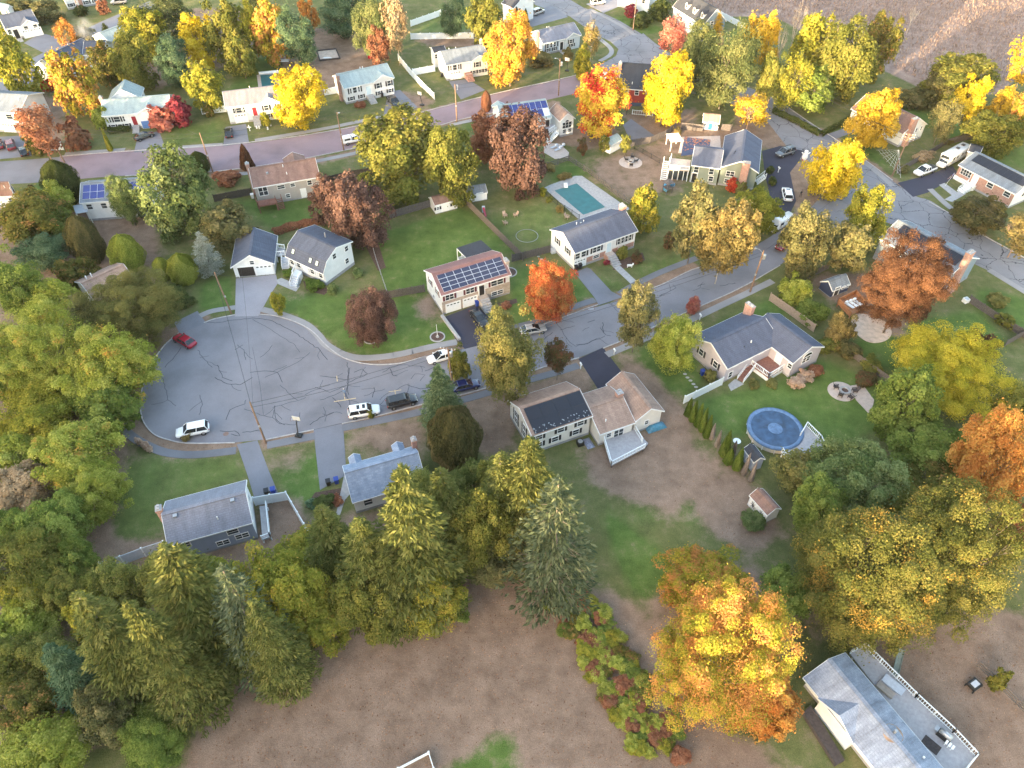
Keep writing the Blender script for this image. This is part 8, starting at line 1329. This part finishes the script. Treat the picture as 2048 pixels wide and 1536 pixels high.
# retaining kerb by the black driveway, birdbath table, stepping stones, corn stalks
o = MB().add([], []); a, b_ = G(884, 633), G(919, 681); o = strip([a, b_], .5, -.1, .45).build('retaining_wall', CONC); tag(o, 'low concrete retaining wall along the black driveway', 'wall')
c = G(1472, 888); rt = empty('table', (c.x, c.y, 0)); MB().lathe([(0, .74), (.55, .74), (.58, .7), (0, .7)], 18).build('top', WHITE, rt); MB().tube((0, 0, 0), (0, 0, .7), .06, n=8).build('leg', WHITE, rt); tag(rt, 'small round white table in arborvitae row', 'table')
for k, l in enumerate([(1077, 513), (1083, 518), (1088, 521), (1094, 524)]): c = G(*l); o = MB().lathe([(0, .04), (.28, .04), (.3, 0)], 10).build('stepping_stone', CONC); o.location = (c.x, c.y, 0); o.scale = (1, .7, 1); tag(o, ORD[k] + ' pale stepping stone below weathered fence at white ranch', 'stone', 'stepping stones at white ranch')
for k, l in enumerate([(1370, 748), (1375, 755), (1381, 761), (1387, 768), (1392, 774)]): c = G(*l); o = MB().lathe([(0, .04), (.3, .04), (.33, 0)], 10).build('stepping_stone', CONC); o.location = (c.x, c.y, 0); o.scale = (1, .7, 1); tag(o, ORD[k] + ' stepping stone from lavender house wall under green maple', 'stone', 'stepping stones at lavender house')
for k, l in enumerate([(277, 882), (284, 887), (291, 892), (298, 897)]): bush(l[0], l[1], 7, 8, 'cor', ORD[k] + ' dry ornamental tuft from left on curved sidewalk', 'B%d' % (k % 2), 'dry_plant', 'dry tufts beside curved sidewalk', 'plant')
for k, (x, y) in enumerate([(1262, 532), (1252, 527), (593, 252), (1610, 312)][:0]): pass
c = G(1259, 535); o = MB().box(-.5, .5, -.12, .12, .3, .7).box(-.45, -.35, -.1, .1, 0, .3).box(.35, .45, -.1, .1, 0, .3).box(.45, .7, -.1, .1, .6, 1.0).build('lawn_ornament', WHITE, bevel=.05); o.location = (c.x, c.y, 0); tag(o, 'white animal-shaped lawn ornament beside front path', 'ornament')
c = G(500, 262); o = MB().box(-.1, .1, -.06, .06, 0, 1.5).box(-.5, .5, -.06, .06, .85, 1.05).build('lawn_cross', WHITE, bevel=.03); o.location = (c.x, c.y, 0); tag(o, 'white cross on lawn of pale blue house', 'ornament')
for k, (x, y, l) in enumerate([(514, 257, 'white round stone left of steps bush'), (519, 257, 'second white stone by pale blue house steps'), (536, 259, 'white ghost figure right of yellow-green bush'), (542, 252, 'small white lawn figure near pale blue house')]): c = G(x, y); o = MB().lathe([(0, .7), (.12, .65), (.18, .4), (.22, .05), (.2, 0)], 10).build('lawn_figure', WHITE, smooth=True); o.location = (c.x, c.y, 0); tag(o, l, 'ornament')
c = G(1608, 320); rt = empty('inflatable_figure', (c.x, c.y, 0)); MB().lathe([(0, 2.4), (.35, 2.3), (.45, 2.0), (.3, 1.7), (.55, 1.3), (.6, .7), (.4, .1), (0, 0)], 14).build('body', WHITE, rt, True); [MB().tube((s * .4, 0, 1.5), (s * .95, .1, 1.8), .16, .1, 8).build('arm', WHITE, rt, True) for s in (-1, 1)]; MB().box(-.5, .5, -.3, .3, 0, .25).build('base', PAINT['red'], rt, bevel=.05); tag(rt, 'white inflatable figure with red base by street corner', 'inflatable')
# cobweb lines: a spider web decoration of white cords under the pole by brick ranch is held by stakes
web = MB(); c0 = G(1798, 300, 4.5)
ends = [G(1752 + 7 * i, 300 + 8 * i, .1) for i in range(8)]
for e in ends: web.tube(c0, e, .02, n=4, cap=False)
for f in (.45, .6, .75, .9):
    for a, b_ in zip(ends, ends[1:]): web.tube(c0.lerp(a, f), c0.lerp(b_, f), .015, n=4, cap=False)
tag(web.build('spider_web_decoration', WHITE), 'giant white cord spider web strung from the cross-armed pole', 'decoration')
# flag at the brick ranch
c = G(1890, 372); rt = empty('flag', (c.x, c.y, 0)); MB().tube((0, 0, 0), (.9, .3, 3.0), .03, n=6).build('pole', WHITE, rt)
for i in range(7): MB().add([(.9 - .08 * i, .3, 2.9 - .12 * i), (.9 - .08 * i, .3, 2.78 - .12 * i), (.35 - .08 * i, .1, 2.2 - .12 * i), (.35 - .08 * i, .1, 2.32 - .12 * i)], [(0, 1, 2, 3)]).build('stripe', PAINT['red'] if i % 2 == 0 else WHITE, rt)
MB().add([(.92, .29, 2.95), (.6, .29, 2.55), (.62, .2, 2.1), (.95, .28, 2.5)], [(0, 1, 2, 3)]).build('canton', BLUEP, rt); tag(rt, 'striped flag on pole at brick ranch driveway', 'flag')
# patio by the white solar house
patio([(1088, 292), (1100, 286), (1120, 288), (1138, 305), (1136, 315), (1110, 318), (1088, 305)], .04, PAVER, 'pale curved patio below white gabled wing')
for k, (x, y) in enumerate([(1108, 296), (1116, 301), (1122, 295)]): c = G(x, y); o = MB().box(-.3, .3, -.95, .95, .25, .35).build('sun_lounger', VGREY); MB().box(-.28, .28, .5, 1.0, .35, .7).build('backrest', VGREY, o); o.location = (c.x, c.y, .04); o.rotation_euler = (0, 0, -.9); tag(o, ('left', 'lower', 'right')[k] + ' grey lounger on curved patio', 'lounger', 'loungers on curved patio')
# raised sandbox in the leafy back yard, rail sleepers by garage
P = [G(634, 103), G(672, 99), G(680, 118), G(640, 122)]; rt = empty('sandbox', tuple(P[0])); mb = MB(); [mb.bar((a.x, a.y, .2), (b_.x, b_.y, .2), .3, .4) for a, b_ in zip(P, P[1:] + P[:1])]; wpart(rt, mb.build('timber_frame', WOODD)); wpart(rt, MB().prism([(v.x, v.y) for v in P], .0, .1).build('sand', SAND)); tag(rt, 'timber-framed sandbox in brown back yard at top', 'sandbox'); o = MB().lathe([(0, .4), (.5, .3), (.7, 0)], 10).build('boat_cover', WHITE); o.location = G(655, 117); o.scale = (2.2, .7, 1); tag(o, 'white plastic lid in timber sandbox', 'toy')
c = G(740, 116); rt = empty('toy_house', (c.x, c.y, 0)); MB().box(-.5, .5, -.5, .5, 0, 1.0).build('wall', PAINT['red'], rt); MB().add([(-.7, -.7, 1), (.7, -.7, 1), (.7, .7, 1), (-.7, .7, 1), (0, 0, 1.6)], [(0, 1, 4), (1, 2, 4), (2, 3, 4), (3, 0, 4)]).build('roof', GREENP, rt); tag(rt, 'small red toy house with green roof under rust-red tree', 'toy')
c = G(967, 425); rt = empty('play_slide', (c.x, c.y, 0)); MB().bar((0, 0, 1.2), (.5, -1.6, .1), .45, .1).build('chute', PAINT['red'], rt); MB().box(-.3, .3, 0, .6, 0, 1.2).build('tower', VGREY, rt); tag(rt, 'small red toy slide beside grey-roofed shed', 'slide')
c = G(1901, 265); o = MB().box(-.9, .9, -.05, .05, 1.6, 2.4).build('tarp_panel', GREENP); [MB().bar((s * .8, 0, 0), (s * .8, 0, 1.6), .06, .06).build('post', IRON, o) for s in (-1, 1)]; o.location = (c.x, c.y, 0); tag(o, 'green panel on posts behind thin grey tree', 'target')
c = G(1346, 295); rt = empty('pergola', (c.x, c.y, 0), .15); mb = MB()
for x in (-1.2, 1.2):
    for y in (-1.6, 1.6): mb.bar((x, y, 0), (x, y, 2.4), .14, .14)
mb.build('post', WHITE, rt); mb = MB(); [mb.bar((-1.5, -1.8 + i * .45, 2.45), (1.5, -1.8 + i * .45, 2.45), .08, .14) for i in range(9)]; mb.build('slat', WHITE, rt); tag(rt, 'white pergola at edge of leafy yard beside deck stairs', 'pergola')
# chimney smoke over the grey roof, top left
m, t, b = nmat('smoke'); t.nodes.remove(b); pv = N(t, 'ShaderNodeVolumePrincipled'); pv.inputs['Color'].default_value = (.95, .95, 1, 1)
tc = N(t, 'ShaderNodeTexCoord'); n_ = N(t, 'ShaderNodeTexNoise'); n_.inputs['Scale'].default_value = 1.6; n_.inputs['Detail'].default_value = 4; t.links.new(tc.outputs['Object'], n_.inputs['Vector'])
ln = N(t, 'ShaderNodeVectorMath', operation='LENGTH'); t.links.new(tc.outputs['Object'], ln.inputs[0]); mr = N(t, 'ShaderNodeMapRange'); mr.inputs[1].default_value = .25; mr.inputs[2].default_value = 1.0; mr.inputs[3].default_value = .22; mr.inputs[4].default_value = 0; t.links.new(ln.outputs['Value'], mr.inputs[0])
mu = N(t, 'ShaderNodeMath', operation='MULTIPLY'); t.links.new(mr.outputs[0], mu.inputs[0]); rp_ = ramp(t, n_.outputs[0], [(.4, (0, 0, 0)), (.7, (1, 1, 1))]); t.links.new(rp_, mu.inputs[1]); t.links.new(mu.outputs[0], pv.inputs['Density']); t.links.new(pv.outputs[0], t.nodes['Material Output'].inputs['Volume'])
c = G(168, 58, 9); o = MB().lathe([(0, -1), (.5, -.87), (.87, -.5), (1, 0), (.87, .5), (.5, .87), (0, 1)], 16).build('smoke', m); o.location = c; o.scale = (3.2, 3.2, 3.6); tag(o, 'pale chimney smoke drifting above grey roof, top left', 'smoke', kind='stuff')
# ------------------------------------------------------------------ people
def person(px, face, shirt, trousers, hair, label, stride=.22):
    c = G(*px); me_ = bpy.data.meshes.new('person'); J = {'pel': (0, 0, .95), 'bel': (0, .01, 1.1), 'che': (0, 0, 1.32), 'nek': (0, 0, 1.5), 'hd0': (0, -.02, 1.58), 'hd1': (0, -.03, 1.72), 'lh': (.1, 0, .9), 'lk': (.11, -stride * .6, .5), 'la': (.11, -stride * .5, .1), 'lt': (.11, -stride * .5 - .17, .05), 'rh': (-.1, 0, .9), 'rk': (-.11, stride * .3, .5), 'ra': (-.11, stride, .12), 'rt': (-.11, stride - .15, .05), 'ls': (.2, 0, 1.42), 'le': (.27, .06, 1.15), 'lw': (.27, -.1, .93), 'lf': (.26, -.15, .84), 'rs': (-.2, 0, 1.42), 're': (-.27, .04, 1.15), 'rw': (-.27, -.12, .94), 'rf': (-.26, -.17, .85)}
    rad = {'pel': .15, 'bel': .14, 'che': .165, 'nek': .06, 'hd0': .09, 'hd1': .095, 'lh': .1, 'lk': .07, 'la': .05, 'lt': .04, 'rh': .1, 'rk': .07, 'ra': .05, 'rt': .04, 'ls': .07, 'le': .05, 'lw': .035, 'lf': .04, 'rs': .07, 're': .05, 'rw': .035, 'rf': .04}
    ks = list(J); E_ = [('pel', 'bel'), ('bel', 'che'), ('che', 'nek'), ('nek', 'hd0'), ('hd0', 'hd1'), ('pel', 'lh'), ('lh', 'lk'), ('lk', 'la'), ('la', 'lt'), ('pel', 'rh'), ('rh', 'rk'), ('rk', 'ra'), ('ra', 'rt'), ('che', 'ls'), ('ls', 'le'), ('le', 'lw'), ('lw', 'lf'), ('che', 'rs'), ('rs', 're'), ('re', 'rw'), ('rw', 'rf')]
    me_.from_pydata([J[k] for k in ks], [(ks.index(a), ks.index(b_)) for a, b_ in E_], []); o = link('person', me_); sk = o.modifiers.new('skin', 'SKIN')
    for i, k in enumerate(ks): me_.skin_vertices[0].data[i].radius = (rad[k], rad[k] * (.75 if k in ('pel', 'bel', 'che') else 1)); me_.skin_vertices[0].data[i].use_root = k == 'pel'
    s2 = o.modifiers.new('sub', 'SUBSURF'); s2.levels = 2; s2.render_levels = 2
    dg = bpy.context.evaluated_depsgraph_get(); em = bpy.data.meshes.new_from_object(o.evaluated_get(dg)); o.modifiers.clear(); o.data = em
    em.materials.clear()
    for mt in (plain('skin_' + shirt.name, (.42, .26, .19), .6, .05), shirt, trousers, BLACK): em.materials.append(mt)
    for p_ in em.polygons:
        z = p_.center.z; p_.material_index = 3 if z < .1 else 2 if z < .98 and abs(p_.center.x) < .215 else 0 if z > 1.5 or (z < 1.0) else 1; p_.use_smooth = True
    o.location = (c.x, c.y, .03); o.rotation_euler = (0, 0, face); tag(o, label, 'person'); hr = MB().lathe([(0, .13), (.07, .11), (.105, .04), (.1, -.03), (.085, -.06)], 12).build('hair', hair, o, True); hr.location = (0, .0, 1.71)
    for s in (-1, 1): MB().lathe([(0, .012), (.014, 0), (0, -.012)], 6).build('eye', WHITE, o).location = (s * .035, -.118, 1.68)
    return o
JEAN = plain('denim', (.07, .11, .20), .9, .15); GREYS = plain('grey_blue_shirt', (.16, .24, .36), .9, .1); DARKS = plain('dark_jacket', (.025, .03, .04), .9, .1); HAIRG = plain('grey_hair', (.55, .52, .48), .8, .1)
person((690.5, 793), 2.6, GREYS, JEAN, HAIRG, 'person in blue shirt and jeans walking in the street behind white suv'); person((1600, 395), .5, DARKS, MATS['dark_wood'], BLACK, 'person in dark jacket on lawn beside white suv')

# ------------------------------------------------------------------ the evening haze
m, t, b = nmat('haze'); t.nodes.remove(b); pv = N(t, 'ShaderNodeVolumePrincipled'); pv.inputs['Color'].default_value = (.93, .95, 1, 1); pv.inputs['Density'].default_value = HAZE; t.links.new(pv.outputs[0], t.nodes['Material Output'].inputs['Volume'])
tag(MB().box(-2700, 2700, -2700, 2750, -1.2, 88.0).build('haze', m), 'thin evening haze over the neighbourhood', 'haze', kind='stuff')
